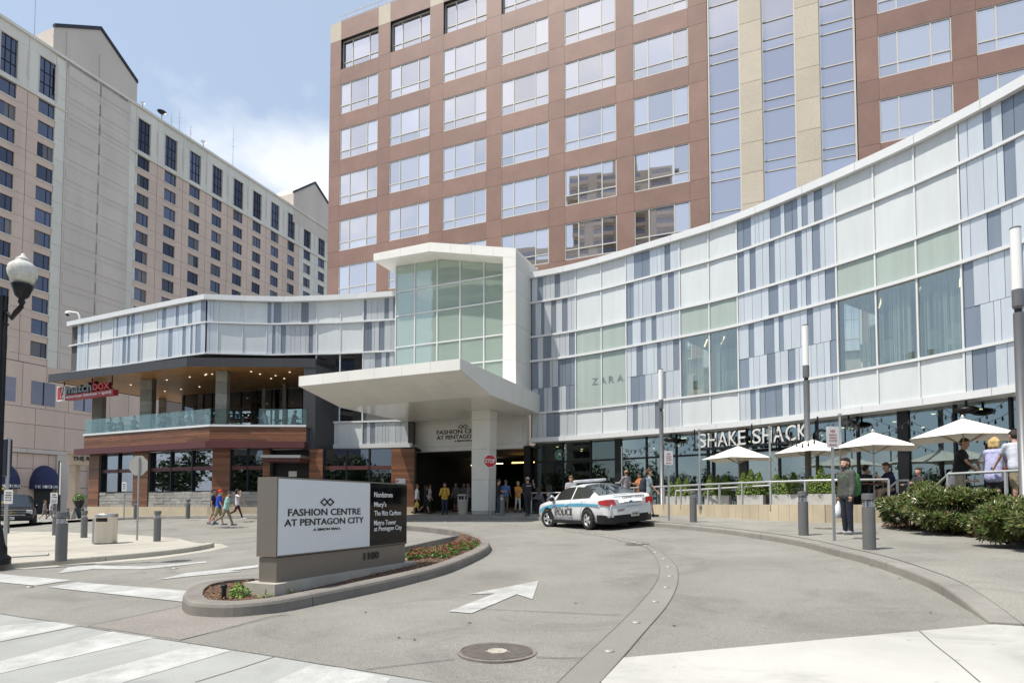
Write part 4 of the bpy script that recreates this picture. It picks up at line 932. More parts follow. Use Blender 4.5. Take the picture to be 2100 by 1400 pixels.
planks(b0 + nA * -0.0, b0 + VB * 4.0, -dA, 3.66, HB - 0.15, 0.02, seed=3, bh=0.16, Lmin=2)
bend(MB(), 3.25, 3.64, -0.4, 0.32, 0.55).build('steel_beam', m_maroon, rest)
# charcoal canopy roof
CHT = 8.72
c0, c1, c2 = planp(100, 768, CHT), planp(385, 733, CHT), planp(648, 735, CHT)
c0b = off(c0, VB, 7.5); bk0 = off(c0, VB, 16); bk2 = off(c2, VB, 7.5)
can = [c0, c1, c2, bk2, off(c2, VB, 12), bk0]
MB().prism([(p.x, p.y, EYE + CHT - 0.40) for p in can], (0, 0, 0.38)).build('canopy_slab', m_dkgrey, rest)
for (p, q) in ((c0, c1), (c1, c2)):
    L_ = (q - p).length; k = round(L_ / 1.9); r = (q - p) / L_; nn = nrm(p, q)
    for i in range(k):
        MB().wall(p + r * (L_ * i / k + 0.004), p + r * (L_ * (i + 1) / k - 0.004), EYE + CHT - 0.54, EYE + CHT, 0.0, 0.03, n=nn).build('fascia_panel', m_dkgrey, rest)
r = (bk0 - c0).normalized()
for i in range(4): MB().wall(c0 + r * (4 * i + 0.004), c0 + r * (4 * i + 3.996), EYE + CHT - 0.46, EYE + CHT, 0, 0.03, n=-dA).build('fascia_panel', m_dkgrey, rest)
# soffit boards run parallel to the long front edge
ins = [off(c0, VB, 0.12) + dA * 0.15, off(c1, VB, 0.12), off(c2, VB, 0.12), off(c2, VB, 9), off(c0, VB, 11) + dA * 0.15]
MB().prism([(p.x, p.y, EYE + CHT - 0.44) for p in ins], (0, 0, 0.03)).build('wood_soffit', m_woodc, rest)
legp = planp(636, 800, 6.2 if False else 6.5)
lg = off(c2, VB, 0.0)
MB().para(Vector((lg.x, lg.y, EYE + 3.2)) - Vector((dB.x, dB.y, 0)) * 0.72, Vector((dB.x, dB.y, 0)) * 0.72, v3 * 2.6, z3 * (CHT - 3.2)).build('canopy_leg', m_dkgrey, rest)
m_down = M('downlight', (1, 0.95, 0.85), emit=(1, 0.9, 0.7), estr=1.3)
rnd = random.Random(3)
for px, py in ((342, 779), (389, 773), (423, 767), (435, 767), (371, 798), (409, 793), (338, 802), (268, 789), (515, 762), (533, 767), (565, 770), (556, 776), (583, 776), (594, 763), (421, 769)):
    q = onz(px, py, EYE + CHT - 0.46); MB().lathe([(0.055, 0), (0.055, 0.02)], 10, (q.x, q.y, q.z - 0.012)).build('downlight', m_down, rest)
for px, py in ((495, 782), (421, 790)):
    q = onz(px, py - 10, EYE + CHT - 0.46); b = MB(); b.lathe([(0.012, -0.35), (0.012, 0)], 6, q)
    for k in range(4): b.cbox(q + Vector((math.cos(k * 1.57) * 0.4, math.sin(k * 1.57) * 0.4, -0.33)), 0.62, 0.12, 0.015, k * 1.57)
    b.build('ceiling_fan', M('fan', (0.2, 0.16, 0.12), 0.5), rest)
# slate clad balcony columns
def slate(px, w, Y, nm='column'):
    p = at(px, 850, Y); c = thing  # plan position
    q = Vector((p.x, p.y)); z0, z1 = EYE + HB - 0.02, EYE + CHT - 0.46; k = 5; o = None
    hold = MB().cbox((q.x, q.y, (z0 + z1) / 2), w * 0.93, w * 0.93, z1 - z0, math.atan2(dB.y, dB.x) + 0.12).build(nm, m_backw, rest)
    for i in range(k):
        a, b = z0 + (z1 - z0) * i / k, z0 + (z1 - z0) * (i + 1) / k
        MB().cbox((q.x, q.y, (a + b) / 2), w, w, b - a - 0.014, math.atan2(dB.y, dB.x) + 0.12).build('slate_panel', m_colst, hold)
slate(303, 0.72, 40.3); slate(456, 0.66, 37.6); slate(203, 0.62, 42.6); slate(333, 0.42, 47.5); slate(381, 0.45, 46.5); slate(412, 0.35, 45.5); slate(541, 0.24, 43.0); slate(583, 0.22, 41.5)
# glazed dining room behind the balcony
g0 = Vector((at(378, 800, 46.0).x, 46.0)); g1 = Vector((at(655, 800, 42.5).x, 42.5))
gd = (g1 - g0).normalized(); k = 9; Lg = (g1 - g0).length
for i in range(k + 1):
    p = g0 + gd * (Lg * i / k); MB().cbox((p.x, p.y, EYE + (HB + CHT - 0.46) / 2), 0.10, 0.14, CHT - HB - 0.46, math.atan2(gd.y, gd.x)).build('dining_mullion', m_black, rest)
    if i < k:
        q = g0 + gd * (Lg * (i + 1) / k)
        MB().wall(p + gd * 0.05, q - gd * 0.05, EYE + HB, EYE + HB + 2.1, 0, 0.02).build('dining_pane', g_store, rest)
        MB().wall(p + gd * 0.05, q - gd * 0.05, EYE + HB + 2.12, EYE + CHT - 0.46, 0, 0.02).build('dining_pane', g_blackw, rest)
gb = [g0 + VB * 7, g1 + VB * 7]
MB().wall(gb[0], gb[1], EYE + HB, EYE + CHT, 0, 0.2).build('dining_back_wall', m_intr, rest)
for i in range(5):
    p = gb[0].lerp(gb[1], (i + 0.25) / 5); q = gb[0].lerp(gb[1], (i + 0.72) / 5)
    MB().wall(p, q, EYE + HB + 0.2, EYE + HB + 1.75, 0.21, 0.24).build('far_window', M('far_daylight', (0.5, 0.6, 0.8), emit=(0.42, 0.55, 0.85), estr=0.9), rest)
MB().wall(g0 + gd * 0.1, g0 + VB * 7, EYE + HB, EYE + CHT - 0.46, 0, 0.06, n=-gd).build('dining_side_pane', g_blackw, rest)
# glass balustrade
for p, q, k, skip in ((b0, b1, 9, ()), (b1, b2, 6, (2,))):
    L_ = (q - p).length; r = (q - p) / L_; nn = nrm(p, q)
    for i in range(k):
        if i in skip: continue
        MB().wall(p + r * (L_ * i / k + 0.012), p + r * (L_ * (i + 1) / k - 0.012), EYE + HB, EYE + HB + 0.95, -0.06, -0.04, n=nn).build('balustrade_pane', g_bal, rest)
MB().wall(b0 + VB * 0.05, b0 + VB * 5, EYE + HB, EYE + HB + 0.95, -0.05, -0.03, n=-dA).build('balustrade_pane', g_bal, rest)
# ground floor: piers, windows, stone courses, base
W0, W1 = b0 + nA * -0.35, b1 + nC * -0.35; WE = Vector((at(850, 1000, 35.6).x, 35.6)); 
# run B carries on beyond the balcony to the entrance hall
W2 = Vector((b2.x, b2.y)) + nB * -0.35
GW = Wall([W0, W1, W2, WE]); gs_ = lambda x: GW.s(x, 0.5)
zT, zS, zBse, zG = 3.24, 0.72, -0.2, -1.4
piers = [(183, 206), (281, 312), (435, 471), (538, 553), (634, 662), (803, 850)]
wins = [(206, 281), (312, 435), (471, 538), (662, 803)]
mb = MB(); GW.slab(mb, gs_(183), GW.L[-1], EYE + zG, EYE + zBse, -0.3, 0.10, step=40); 
pieces = [183, 240, 300, 360, 420, 430, 500, 560, 625, 640, 700, 760, 850]
for a, b in zip(pieces, pieces[1:]):
    m = MB(); GW.slab(m, gs_(a) + 0.004, gs_(b) - 0.004, EYE + zG, EYE + zBse, -0.3, 0.10, step=40); m.build('base_block', m_beige, rest)
for i, (a, b) in enumerate(piers):
    m = MB(); GW.slab(m, gs_(a) + 0.02, gs_(b) - 0.02, EYE + zBse, EYE + zT, -0.55, 0.02, step=40); m.build('pier_core', m_backw, rest)
    p, q = GW.pt(gs_(a)), GW.pt(gs_(b)); planks(p, q, nrm(p, q), zBse + 0.01, zT, 0.06, seed=20 + i, Lmin=3, Lmax=5, bh=0.17)
planks(W0 + VB * 0.02, W0 + VB * 3.2, -dA, zBse + 0.01, zT, 0.03, seed=33, bh=0.17, Lmin=2, Lmax=4)
for i, (a, b) in enumerate(wins):
    sa_, sb_ = gs_(a), gs_(b)
    if i < 3:
        rnd = random.Random(i); nrow = 5; h = (zS - zBse) / nrow
        for r_ in range(nrow):
            t = sa_
            while t < sb_ - 0.02:
                w = rnd.uniform(0.5, 1.2)
                if sb_ - (t + w) < 0.35: w = sb_ - t
                m = MB(); GW.slab(m, t + 0.006, t + w - 0.006, EYE + zBse + h * r_ + 0.006, EYE + zBse + h * (r_ + 1) - 0.006, -0.2, rnd.uniform(-0.02, 0.01), step=40); m.build('stone', m_stone, rest); t += w
        m = MB(); GW.slab(m, sa_, sb_, EYE + zBse, EYE + zS - 0.02, -0.3, -0.05, step=40); m.build('stone_backing', m_backw, rest)
    z0 = zS if i < 3 else -0.15
    m = MB(); GW.slab(m, sa_, sb_, EYE + z0 - 0.02, EYE + z0 + 0.05, -0.3, 0.0, step=40); m.build('window_sill', m_black, rest)
    m = MB(); GW.slab(m, sa_, sb_, EYE + 2.02, EYE + 2.24, -0.32, -0.12, step=40); m.build('window_transom', m_maroon, rest)
    k = 3 if b - a > 90 else 2
    for j in range(k + 1):
        t = sa_ + (sb_ - sa_) * j / k; m = MB(); GW.slab(m, max(t - 0.04, sa_), min(t + 0.04, sb_), EYE + z0, EYE + zT, -0.3, -0.10, step=40); m.build('window_mullion', m_black, rest)
        if j < k:
            t2 = sa_ + (sb_ - sa_) * (j + 1) / k
            for za_, zb_ in ((z0 + 0.05, 2.03), (2.24, zT)):
                m = MB(); GW.slab(m, t + 0.04, t2 - 0.04, EYE + za_, EYE + zb_, -0.24, -0.22, step=40); m.build('window_pane', MATS.get('rest_glass') or MATS.setdefault('rest_glass', GLASS('restaurant_glass', (0.22, 0.25, 0.25), 0.15, 0.005, 0.05, (0.80, 0.87, 1.0))), rest)
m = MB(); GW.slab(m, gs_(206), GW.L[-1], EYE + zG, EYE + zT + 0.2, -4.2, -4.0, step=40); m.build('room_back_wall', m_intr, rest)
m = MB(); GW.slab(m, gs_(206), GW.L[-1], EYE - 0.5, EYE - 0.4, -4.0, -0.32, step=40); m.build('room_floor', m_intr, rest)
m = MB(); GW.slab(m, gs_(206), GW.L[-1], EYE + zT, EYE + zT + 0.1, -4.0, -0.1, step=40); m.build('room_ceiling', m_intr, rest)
# entrance door with its little canopy
d0, d1 = gs_(553), gs_(634)
p, q = GW.pt(d0), GW.pt(d1)
m = MB(); GW.slab(m, d0, d1, EYE + 2.42, EYE + 2.62, -0.2, 1.35, step=40); m.build('door_canopy', m_maroon, rest)
m = MB(); GW.slab(m, d0 - 0.05, d1 + 0.05, EYE + 2.62, EYE + 2.78, -0.2, 1.45, step=40); m.build('door_canopy_edge', m_steel, rest)
for j in range(2):
    t0, t1 = d0 + (d1 - d0) * (0.12 + 0.38 * j), d0 + (d1 - d0) * (0.12 + 0.38 * (j + 1)); m = MB(); GW.slab(m, t0 + 0.05, t1 - 0.05, EYE - 0.75, EYE + 1.5, -0.62, -0.60, step=40); dr = m.build('door', MATS['rest_glass'], rest)
    m = MB(); GW.slab(m, t0 + 0.0, t0 + 0.06, EYE - 0.75, EYE + 1.6, -0.66, -0.56, step=40); m.build('door_frame', m_black, rest)
    m = MB(); tt = t1 - 0.25 if j == 0 else t0 + 0.2; GW.slab(m, tt, tt + 0.04, EYE - 0.1, EYE + 0.7, -0.58, -0.53, step=40); m.build('handle', m_steel, dr)
m = MB(); GW.slab(m, d0, d1, EYE + 1.6, EYE + zT, -0.66, -0.56, step=40); m.build('door_header', m_black, rest)
m = MB(); GW.slab(m, gs_(585), gs_(602), EYE + 1.62, EYE + 1.95, -0.55, -0.52, step=40); m.build('door_notice', m_signp, rest)
# hanging restaurant sign
sg0, sg1 = planp(118, 823, 6.15), planp(232, 810, 6.30)
S0_ = off(c0, VB, 0.7); 
def onl(px, H):     # on a line just behind the front edge of the canopy
    a = (px - CX) / F; o = S0_; zr = H * math.tan(PITCH); k = (a * (o.y + zr) - o.x) / (dA.x - a * dA.y); return o + dA * k
A_, B_ = onl(118, 6.5), onl(232, 6.5); Lw = (B_ - A_).length; z0 = at(118, 823, A_.y).z
sgn = thing('hanging_sign', 'red and black matchbox restaurant sign hanging under the canopy corner', 'sign', (A_.x, A_.y, z0))
ax = Vector((dA.x, dA.y, 0)); A3 = Vector((A_.x, A_.y, z0)); kx = Lw / 114.0; nn3 = Vector((nA.x, nA.y, 0))
m_sred = M('matchbox_red', (0.36, 0.03, 0.035), 0.5)
MB().para(A3 + ax * 17 * kx + z3 * 0.02, ax * 97 * kx, -nn3 * 0.35, z3 * 0.36).build('red_box', m_sred, sgn)
MB().para(A3 - nn3 * 0.25, ax * 17 * kx, nn3 * 0.30, z3 * 1.0).build('emblem_box', m_wlet, sgn)
MB().para(A3 + ax * 1.2 * kx + nn3 * 0.05 + z3 * 0.08, ax * 13.8 * kx, nn3 * 0.006, z3 * 0.86).build('emblem_red', m_sred, sgn)
fl = MB()
pts = [(9.5, 0.20), (12.5, 0.16), (15.2, 0.30), (15.4, 0.48), (13.5, 0.66), (12.4, 0.90), (11.0, 0.66), (9.6, 0.46)]
for i in range(8):
    a, b = pts[i], pts[(i + 1) % 8]; fl.tube([A3 + ax * a[0] * kx + z3 * a[1] + nn3 * 0.065, A3 + ax * b[0] * kx + z3 * b[1] + nn3 * 0.065], 0.022, 5)
fl.ball(A3 + ax * 13 * kx + z3 * 0.26 + nn3 * 0.06, 0.05, 8, 6, sc=(1, 0.4, 1.8)); fl.build('flame_outline', m_wlet, sgn)
put_text('match', sgn, A3 + ax * 19 * kx + z3 * 0.42 + nn3 * 0.03, dA, M('grey_letter_face', (0.25, 0.27, 0.30), 0.5), name='lettering', width=53 * kx, height=0.62, depth=0.06, bold=0.01)
put_text('match', sgn, A3 + ax * 19.8 * kx + z3 * 0.42 - nn3 * 0.10, dA, m_black, name='lettering_return', width=53 * kx, height=0.63, depth=0.2, bold=0.025)
put_text('box', sgn, A3 + ax * 75 * kx + z3 * 0.44 + nn3 * 0.03, dA, M('red_letter_face', (0.55, 0.06, 0.06), 0.5), name='lettering', width=33 * kx, height=0.62, depth=0.06, bold=0.01)
put_text('box', sgn, A3 + ax * 75.8 * kx + z3 * 0.44 - nn3 * 0.10, dA, M('red_return', (0.12, 0.01, 0.012), 0.5), name='lettering_return', width=33 * kx, height=0.63, depth=0.2, bold=0.025)
put_text('american kitchen \u2022 spirit', sgn, A3 + ax * 19 * kx + z3 * 0.09 + nn3 * 0.012, dA, m_wlet, name='lettering', width=92 * kx, height=0.22, depth=0.02, bold=0.01)
for x in (132, 189, 230):
    p = onl(x, 7); MB().lathe([(0.035, 0), (0.035, EYE + CHT - 0.45 - z0 - 0.6)], 8, (p.x, p.y, z0 + 0.6)).build('hanger_rod', m_black, sgn)
# white dome camera on the wing roof edge
p = off(LWp[0], VB, 0.3); z = ZH['ct']; cam_ = thing('security_camera', 'white bracket security camera on the left roof corner', 'camera', (p.x, p.y, z))
MB().tube([(p.x + 0.25, p.y, z - 0.05), (p.x + 0.28, p.y, z + 0.55), (p.x + 0.12, p.y, z + 0.82), (p.x - 0.6, p.y, z + 0.92)], 0.06, 8).build('arm', m_wlet, cam_)
MB().ball((p.x - 0.62, p.y, z + 0.72), 0.13, 10, 8).build('dome', m_black, cam_); MB().lathe([(0.14, 0), (0.14, 0.16), (0.05, 0.2)], 10, (p.x - 0.62, p.y, z + 0.74)).build('housing', m_wlet, cam_)
# ------------------------------------------------------------------ brown office tower
TY0, TK = 41.08, 2.376
TX0 = (1300 - CX) / F * (TY0 * math.cos(PITCH) + 25 * math.sin(PITCH))
td = Vector((TK, -1.0)).normalized(); tn = nrm((TX0, TY0), (TX0 + td.x, TY0 + td.y)); tn2 = Vector((tn.x, tn.y))
def tsx(px, zr=25.0):
    a = (px - CX) / F; zr = zr * math.tan(PITCH); return (a * (TY0 + zr) - TX0) / (td.x - a * td.y)
def tp(s, d=0.0): return Vector((TX0 + td.x * s + tn.x * d, TY0 + td.y * s + tn.y * d))
tl, tr = tsx(673.5), tsx(2330)
tower = thing('office_tower', 'tall brown granite office tower with pale framed mirror windows', 'building', (tp(tl).x, tp(tl).y, EYE))
ztop = EYE + 41.9; zr_ = lambda r: EYE + 44.21 - 4 * r; WH = 2.66
rows_ = range(1, 9)
b = tp(tl, -0.35); e = tp(tr, -0.35)
MB().prism([(b.x, b.y, EYE + 4), (e.x, e.y, EYE + 4), (e.x - tn.x * 24, e.y - tn.y * 24, EYE + 4), (b.x - tn.x * 24, b.y - tn.y * 24, EYE + 4)], (0, 0, ztop - 0.4 - EYE - 4)).build('core_block', m_grout, tower)
colsL = [(695.7, 773), (798, 880), (908, 997), (1028, 1125), (1158, 1263.6), (1299.5, 1413)]; colsR = [(1802, 1953), (2004, 2158)]
def tw(s0, s1, z0, z1, d0, d1, nm, mat): return MB().wall(tp(s0), tp(s1), z0, z1, d0, d1, n=tn).build(nm, mat, tower)
m_tfr = m_tframe
prn = random.Random(12)
def pane(s0, s1, z0, z1, d, par):
    e = [d + prn.uniform(-0.005, 0.005) for _ in range(3)]; q = lambda s_, z, k: Vector((*tp(s_, k), z)); ring = [q(s0, z0, e[0]), q(s1, z0, e[1]), q(s1, z1, e[1] + e[2] - e[0]), q(s0, z1, e[2])]
    MB().prism(ring, Vector((-tn.x, -tn.y, 0)) * 0.012).build('pane', g_tower, par)
def run(cols, s_start, s_end):
    C = [(tsx(a), tsx(b)) for a, b in cols]
    edges = [s_start] + [v for c in C for v in c] + [s_end]
    for r in range(1, 9):
        zt_, zb_ = zr_(r), zr_(r) - WH
        for i in range(0, len(edges), 2):     # piers beside the windows
            a, b_ = edges[i], edges[i + 1]
            tw(a + 0.006, b_ - 0.006, zb_ + 0.008, zt_ - 0.008, -0.34, 0.0, 'granite_panel', m_granite)
        zlow, zhigh = (zt_, zr_(r - 1) - WH) if r > 1 else (zt_, ztop - 0.02)
        for i in range(len(edges) - 1):       # spandrels above the row
            a, b_ = edges[i], edges[i + 1]; corner = (i % 2 == 0 and r == 1)
            tw(a + 0.006, b_ - 0.006, zlow + 0.008, zhigh - 0.008, -0.34, 0.0, 'granite_panel', m_tbeige if corner else m_granite)
        for (a, b_) in C:
            rec = -0.30 if r == 1 else -0.06
            fr = MB()
            for s0, s1 in ((a, a + 0.06), (b_ - 0.06, b_), (a + (b_ - a) * 0.27 - 0.035, a + (b_ - a) * 0.27 + 0.035), (a + (b_ - a) * 0.725 - 0.035, a + (b_ - a) * 0.725 + 0.035)): fr.wall(tp(s0), tp(s1), zb_, zt_, rec - 0.06, rec + 0.03, n=tn)
            hz_ = zb_ + WH * 0.27
            for z0, z1 in ((zb_, zb_ + 0.06), (zt_ - 0.06, zt_), (hz_ - 0.035, hz_ + 0.035)): fr.wall(tp(a), tp(b_), z0, z1, rec - 0.055, rec + 0.034, n=tn)
            w = fr.build('window', m_tfr, tower)
            fx = [a + 0.05, a + (b_ - a) * 0.27, a + (b_ - a) * 0.725, b_ - 0.05]
            for s0, s1 in zip(fx, fx[1:]):
                for z0, z1 in ((zb_ + 0.05, hz_), (hz_, zt_ - 0.05)): pane(s0 + 0.03, s1 - 0.03, z0 + 0.02, z1 - 0.02, rec - 0.02, w)
            if r == 1:
                dk = MB(); dk.wall(tp(a), tp(a + 0.02), zb_, zt_, -0.30, -0.005, n=tn); dk.wall(tp(a), tp(b_), zt_ - 0.02, zt_, -0.30, -0.005, n=tn); dk.build('reveal', m_black, w)
run(colsL, tl, tsx(1452)); run(colsR, tsx(1757), tsx(2330) if False else tsx(2200))
for i, (a, b_) in enumerate(((1453, 1519), (1563, 1633), (1681, 1755))):
    s0, s1 = tsx(a), tsx(b_)
    tw(s0, s0 + 0.09, EYE + 4, ztop - 0.03, -0.34, 0.02, 'strip_mullion', m_tfr); tw(s1 - 0.09, s1, EYE + 4, ztop - 0.03, -0.34, 0.02, 'strip_mullion', m_tfr)
    for r in range(1, 9):
        zt_ = zr_(r); cutz = [zt_ - 2.95, zt_ - 2.25, zt_ - 1.55 + 0.4, zt_ + 1.05]
        zz = [zt_ - WH - 0.29, zt_ - WH + 0.41, zt_ - 0.55, zt_ + 1.05]
        for z0, z1 in zip((zt_ - 2.95, zt_ - 2.25, zt_ - 1.05), (zt_ - 2.25, zt_ - 1.05, zt_ + 1.05)):
            tw(s0 + 0.09, s1 - 0.09, z0 + 0.03, z1 - 0.03, -0.25, -0.23, 'strip_pane', g_tower2)
            tw(s0 + 0.09, s1 - 0.09, z0 - 0.03, z0 + 0.03, -0.28, -0.17, 'strip_transom', m_tfr)
for a, b_ in ((1519, 1563), (1633, 1681)):
    for r in range(1, 9):
        for z0, z1 in ((zr_(r) - 2.95, zr_(r) - 0.95), (zr_(r) - 0.95, zr_(r) + 1.05)):
            tw(tsx(a) + 0.005, tsx(b_) - 0.005, z0 + 0.012, min(z1, ztop) - 0.012, -0.34, 0.10, 'pilaster_panel', m_tbeige)
# roof rail and louvred screen
rl_ = MB(); s = tl + 0.4
while s < tl + 16:
    p = tp(s, -0.7); rl_.tube([(p.x, p.y, ztop - 0.2), (p.x, p.y, ztop + 1.2)], 0.035, 5); s += 1.2
for z in (0.45, 0.8, 1.2): rl_.tube([(*tp(tl + 0.4, -0.7), ztop + z), (*tp(tl + 16, -0.7), ztop + z)], 0.035, 5)
rl_.build('roof_railing', m_whitef, tower)
sc_ = MB()
for i in range(60): p = tp(tl + 3.2 + i * 0.25, -2.2); sc_.cbox((p.x, p.y, ztop + 0.8), 0.1, 0.1, 2.2)
sc_.build('roof_screen', M('roof_screen', (0.45, 0.44, 0.42), 0.6), tower)
# ------------------------------------------------------------------ hotel
hk = 0.39; hd = Vector((hk, 1.0)).normalized(); HP = Vector((-64.7, 76.4)); hn = nrm(HP, HP + hd)
def hsx(px, H=40.0): a = (px - CX) / F; zr = H * math.tan(PITCH); return (a * (HP.y + zr) - HP.x) / (hd.x - a * hd.y)
def hp(s, d=0.0): return Vector((HP.x + hd.x * s + hn.x * d, HP.y + hd.y * s + hn.y * d))
hotel = thing('hotel', 'pale pink and cream precast hotel tower with rows of dark windows', 'building', (HP.x, HP.y, 0))
def hw(s0, s1, z0, z1, d0, d1, nm, mat, par=None): return MB().wall(hp(s0), hp(s1), EYE + z0, EYE + z1, d0, d1, n=hn).build(nm, mat, par or hotel)
hl, hr = hsx(-70), hsx(690)
b, e = hp(hl, -0.5), hp(hr, -0.5)
MB().prism([(b.x, b.y, 0), (e.x, e.y, 0), (e.x - hn.x * 20, e.y - hn.y * 20, 0), (b.x - hn.x * 20, b.y - hn.y * 20, 0)], (0, 0, EYE + 61.5)).build('core_block', m_hjoint, hotel)
wins_ = [(-62, -30), (-8, 27), (73, 109), (278, 303), (334, 358), (385, 407), (432, 452), (476, 495), (516, 533), (553.5, 569.5), (588, 602), (621, 635), (651, 664)]
WS = [(hsx(a), hsx(b_)) for a, b_ in wins_]
gl, gr = hsx(130, 45), hsx(263, 45)        # blind gable bay
gL, gR = hsx(112, 50), hsx(277, 50)
tall_t, tall_b, r0, fl_ = 60.4, 55.3, 54.5, 3.0
NR = 12
hrn = random.Random(6); m_curt = M('hotel_curtain', (0.14, 0.14, 0.15), 0.4, var=0.1, rand=0.5)
for i, (a, b_) in enumerate(WS):
    nxt = WS[i + 1][0] if i + 1 < len(WS) else b_ + 2.2
    prv = WS[i - 1][1] if i else hl
    if i == 2: nxt = gL * 2 - b_
    if i == 3: prv = gR * 2 - a
    lo_, hi_ = (prv + a) / 2 if i else hl, (b_ + nxt) / 2
    # cream attic storey with one tall window
    w = hw(a, b_, tall_b, tall_t, -0.35, -0.25, 'window', g_hotel)
    hw(a - 0.12, a, tall_b - 0.1, tall_t + 0.1, -0.1, 0.05, 'frame', m_hmid, w); hw(b_, b_ + 0.12, tall_b - 0.1, tall_t + 0.1, -0.1, 0.05, 'frame', m_hmid, w)
    for j in (1, 2): hw(a + (b_ - a) * j / 3 - 0.04, a + (b_ - a) * j / 3 + 0.04, tall_b, tall_t, -0.25, -0.18, 'mullion', m_black, w)
    for z in (57.0, 58.6): hw(a, b_, z - 0.05, z + 0.05, -0.25, -0.18, 'mullion', m_black, w)
    hw(lo_ + 0.02, a, tall_b - 0.75, tall_t, -0.5, 0, 'precast_panel', m_hcream); hw(b_, hi_ - 0.02, tall_b - 0.75, tall_t, -0.5, 0, 'precast_panel', m_hcream)
    hw(lo_ + 0.02, hi_ - 0.02, tall_t + 0.02, 62.0, -0.5, 0.0, 'precast_panel', m_hcream)
    hw(a, b_, tall_b - 0.75, tall_b - 0.02, -0.5, 0, 'precast_panel', m_hcream)
    c_ = (b_ + hi_) / 2 if i != 2 else hi_ - 0.6
    hw(hi_ - 0.14, hi_ + 0.10, 56.2, 60.0, 0.003, 0.06, 'pilaster_strip', m_hmid)
    lower = m_htan if i < 11 else m_hcream
    for k in range(NR):
        zt_ = r0 - fl_ * k; zb_ = zt_ - 2.0
        w = hw(a, b_, zb_, zt_, -0.3, -0.22, 'window', g_hotel)
        hw(a - 0.05, b_ + 0.05, zb_ - 0.14, zb_, -0.2, 0.1, 'sill', m_hcream, w)
        hw(a + (b_ - a) * 0.62, a + (b_ - a) * 0.62 + 0.06, zb_, zt_, -0.22, -0.17, 'mullion', m_black, w)
        if hrn.random() < 0.4:
            f = hrn.choice((0.3, 0.36, 0.62)); s0_ = a if hrn.random() < 0.5 else b_ - (b_ - a) * f; hw(s0_, s0_ + (b_ - a) * f, zb_ + 0.03, zt_ - 0.03, -0.222, -0.212, 'curtain', m_curt, w)
        big = k < 12
        hw(lo_ + 0.03, a - 0.0, zb_ + 0.02, zt_, -0.5, 0, 'precast_panel', lower) if i not in (3,) else hw(lo_ + 0.03, a, zb_ + 0.02, zt_, -0.5, 0, 'precast_panel', m_hcream)
        hw(b_, hi_ - 0.03, zb_ + 0.02, zt_, -0.5, 0, 'precast_panel', lower if i != 2 else m_hcream)
        hw(lo_ + 0.03, hi_ - 0.03, zb_ - 0.98, zb_ - 0.02, -0.5, 0, 'precast_panel', lower)
hw(hl, hr, 54.55, 54.72, 0.005, 0.16, 'string_course', m_hcream)
hw(hl, hr, 61.95, 62.35, -0.6, 0.25, 'cornice', m_hcream)
# blind bay with relief panels
for k in range(18):
    z1 = 62.0 - 2.95 * k
    if z1 < 12: break
    hw(gL + 0.02, gl, z1 - 2.92, z1, -0.5, 0.02, 'bay_panel', m_hcream); hw(gr, gR - 0.02, z1 - 2.92, z1, -0.5, 0.02, 'bay_panel', m_hcream)
    hw(gl + 0.02, (gl + gr) / 2 - 0.02, z1 - 2.92, z1, -0.5, 0.10, 'bay_panel', m_hmid); hw((gl + gr) / 2 + 0.02, gr - 0.02, z1 - 2.92, z1, -0.5, 0.10, 'bay_panel', m_hmid)
    for f in (0.27, 0.73):
        c_ = gl + (gr - gl) * f; hw(c_ - 2.3, c_ + 2.3, z1 - 2.1, z1 - 0.5, 0.09, 0.16, 'relief_panel', m_hmid)
def gable(pts, depth, nm='gable'):
    P = []
    for px, py in pts:
        s_ = hsx(px, 62); q = hp(s_, 0.02); P.append(Vector((q.x, q.y, at(px, py, q.y).z)))
    back_ = Vector((-hn.x, -hn.y, 0))
    g = MB().prism(P, back_ * depth).build(nm, m_hmid, hotel)
    top_ = P[1:-1]
    for a, b_ in zip(top_, top_[1:]):
        MB().prism([a + z3 * 0.02 - back_ * 0.2, b_ + z3 * 0.02 - back_ * 0.2, b_ + z3 * 0.5 - back_ * 0.2, a + z3 * 0.5 - back_ * 0.2], back_ * 0.5).build('roof_trim', m_hroof, g)
    return P
gable([(110, 110), (110, 56), (204, 62), (281, 172), (281, 215)], 9.0)
gable([(602, 455), (602, 396), (645, 377), (676, 425), (676, 500)], 9.0)
# inset arched relief on the gable
for px in (168, 233):
    s_ = hsx(px, 60); hw(s_ - 2.2, s_ + 2.2, 61.0, 66.0, 0.03, 0.10, 'arch_relief', m_hmid)
# podium
def hrow(px0, px1, z0, z1, n_, mat, d=0.25, nm='podium_panel'):
    s0, s1 = hsx(px0, 8), hsx(px1, 8)
    for i in range(n_): hw(s0 + (s1 - s0) * i / n_ + 0.03, s0 + (s1 - s0) * (i + 1) / n_ - 0.03, z0 + 0.03, z1 - 0.03, -0.5, d, nm, mat)
NP = 9
for z0, z1 in ((12.6, 18.4),): hrow(-70, 330, z0, z1, NP, m_htan)
for px0, px1 in ((-36, 30), (62, 111), (150, 190)):
    s0, s1 = hsx(px0, 14), hsx(px1, 14); w = hw(s0, s1, 13.1, 16.2, 0.2, 0.28, 'window', g_hotel); hw((s0 + s1) / 2 - 0.06, (s0 + s1) / 2 + 0.06, 13.1, 16.2, 0.27, 0.33, 'mullion', m_black, w)
hrow(-70, 330, 10.4, 12.6, 7, m_htan); hrow(-70, 330, 7.2, 10.4, 7, m_htan, 0.28)
hrow(-70, 330, 6.6, 7.2, 4, m_hmid, 0.42, 'podium_band')
for z0, z1 in ((4.6, 6.6), (2.2, 4.6), (-0.2, 2.2), (-2.2, -0.2)): hrow(-70, 330, z0, z1, 14, m_htan, 0.1)
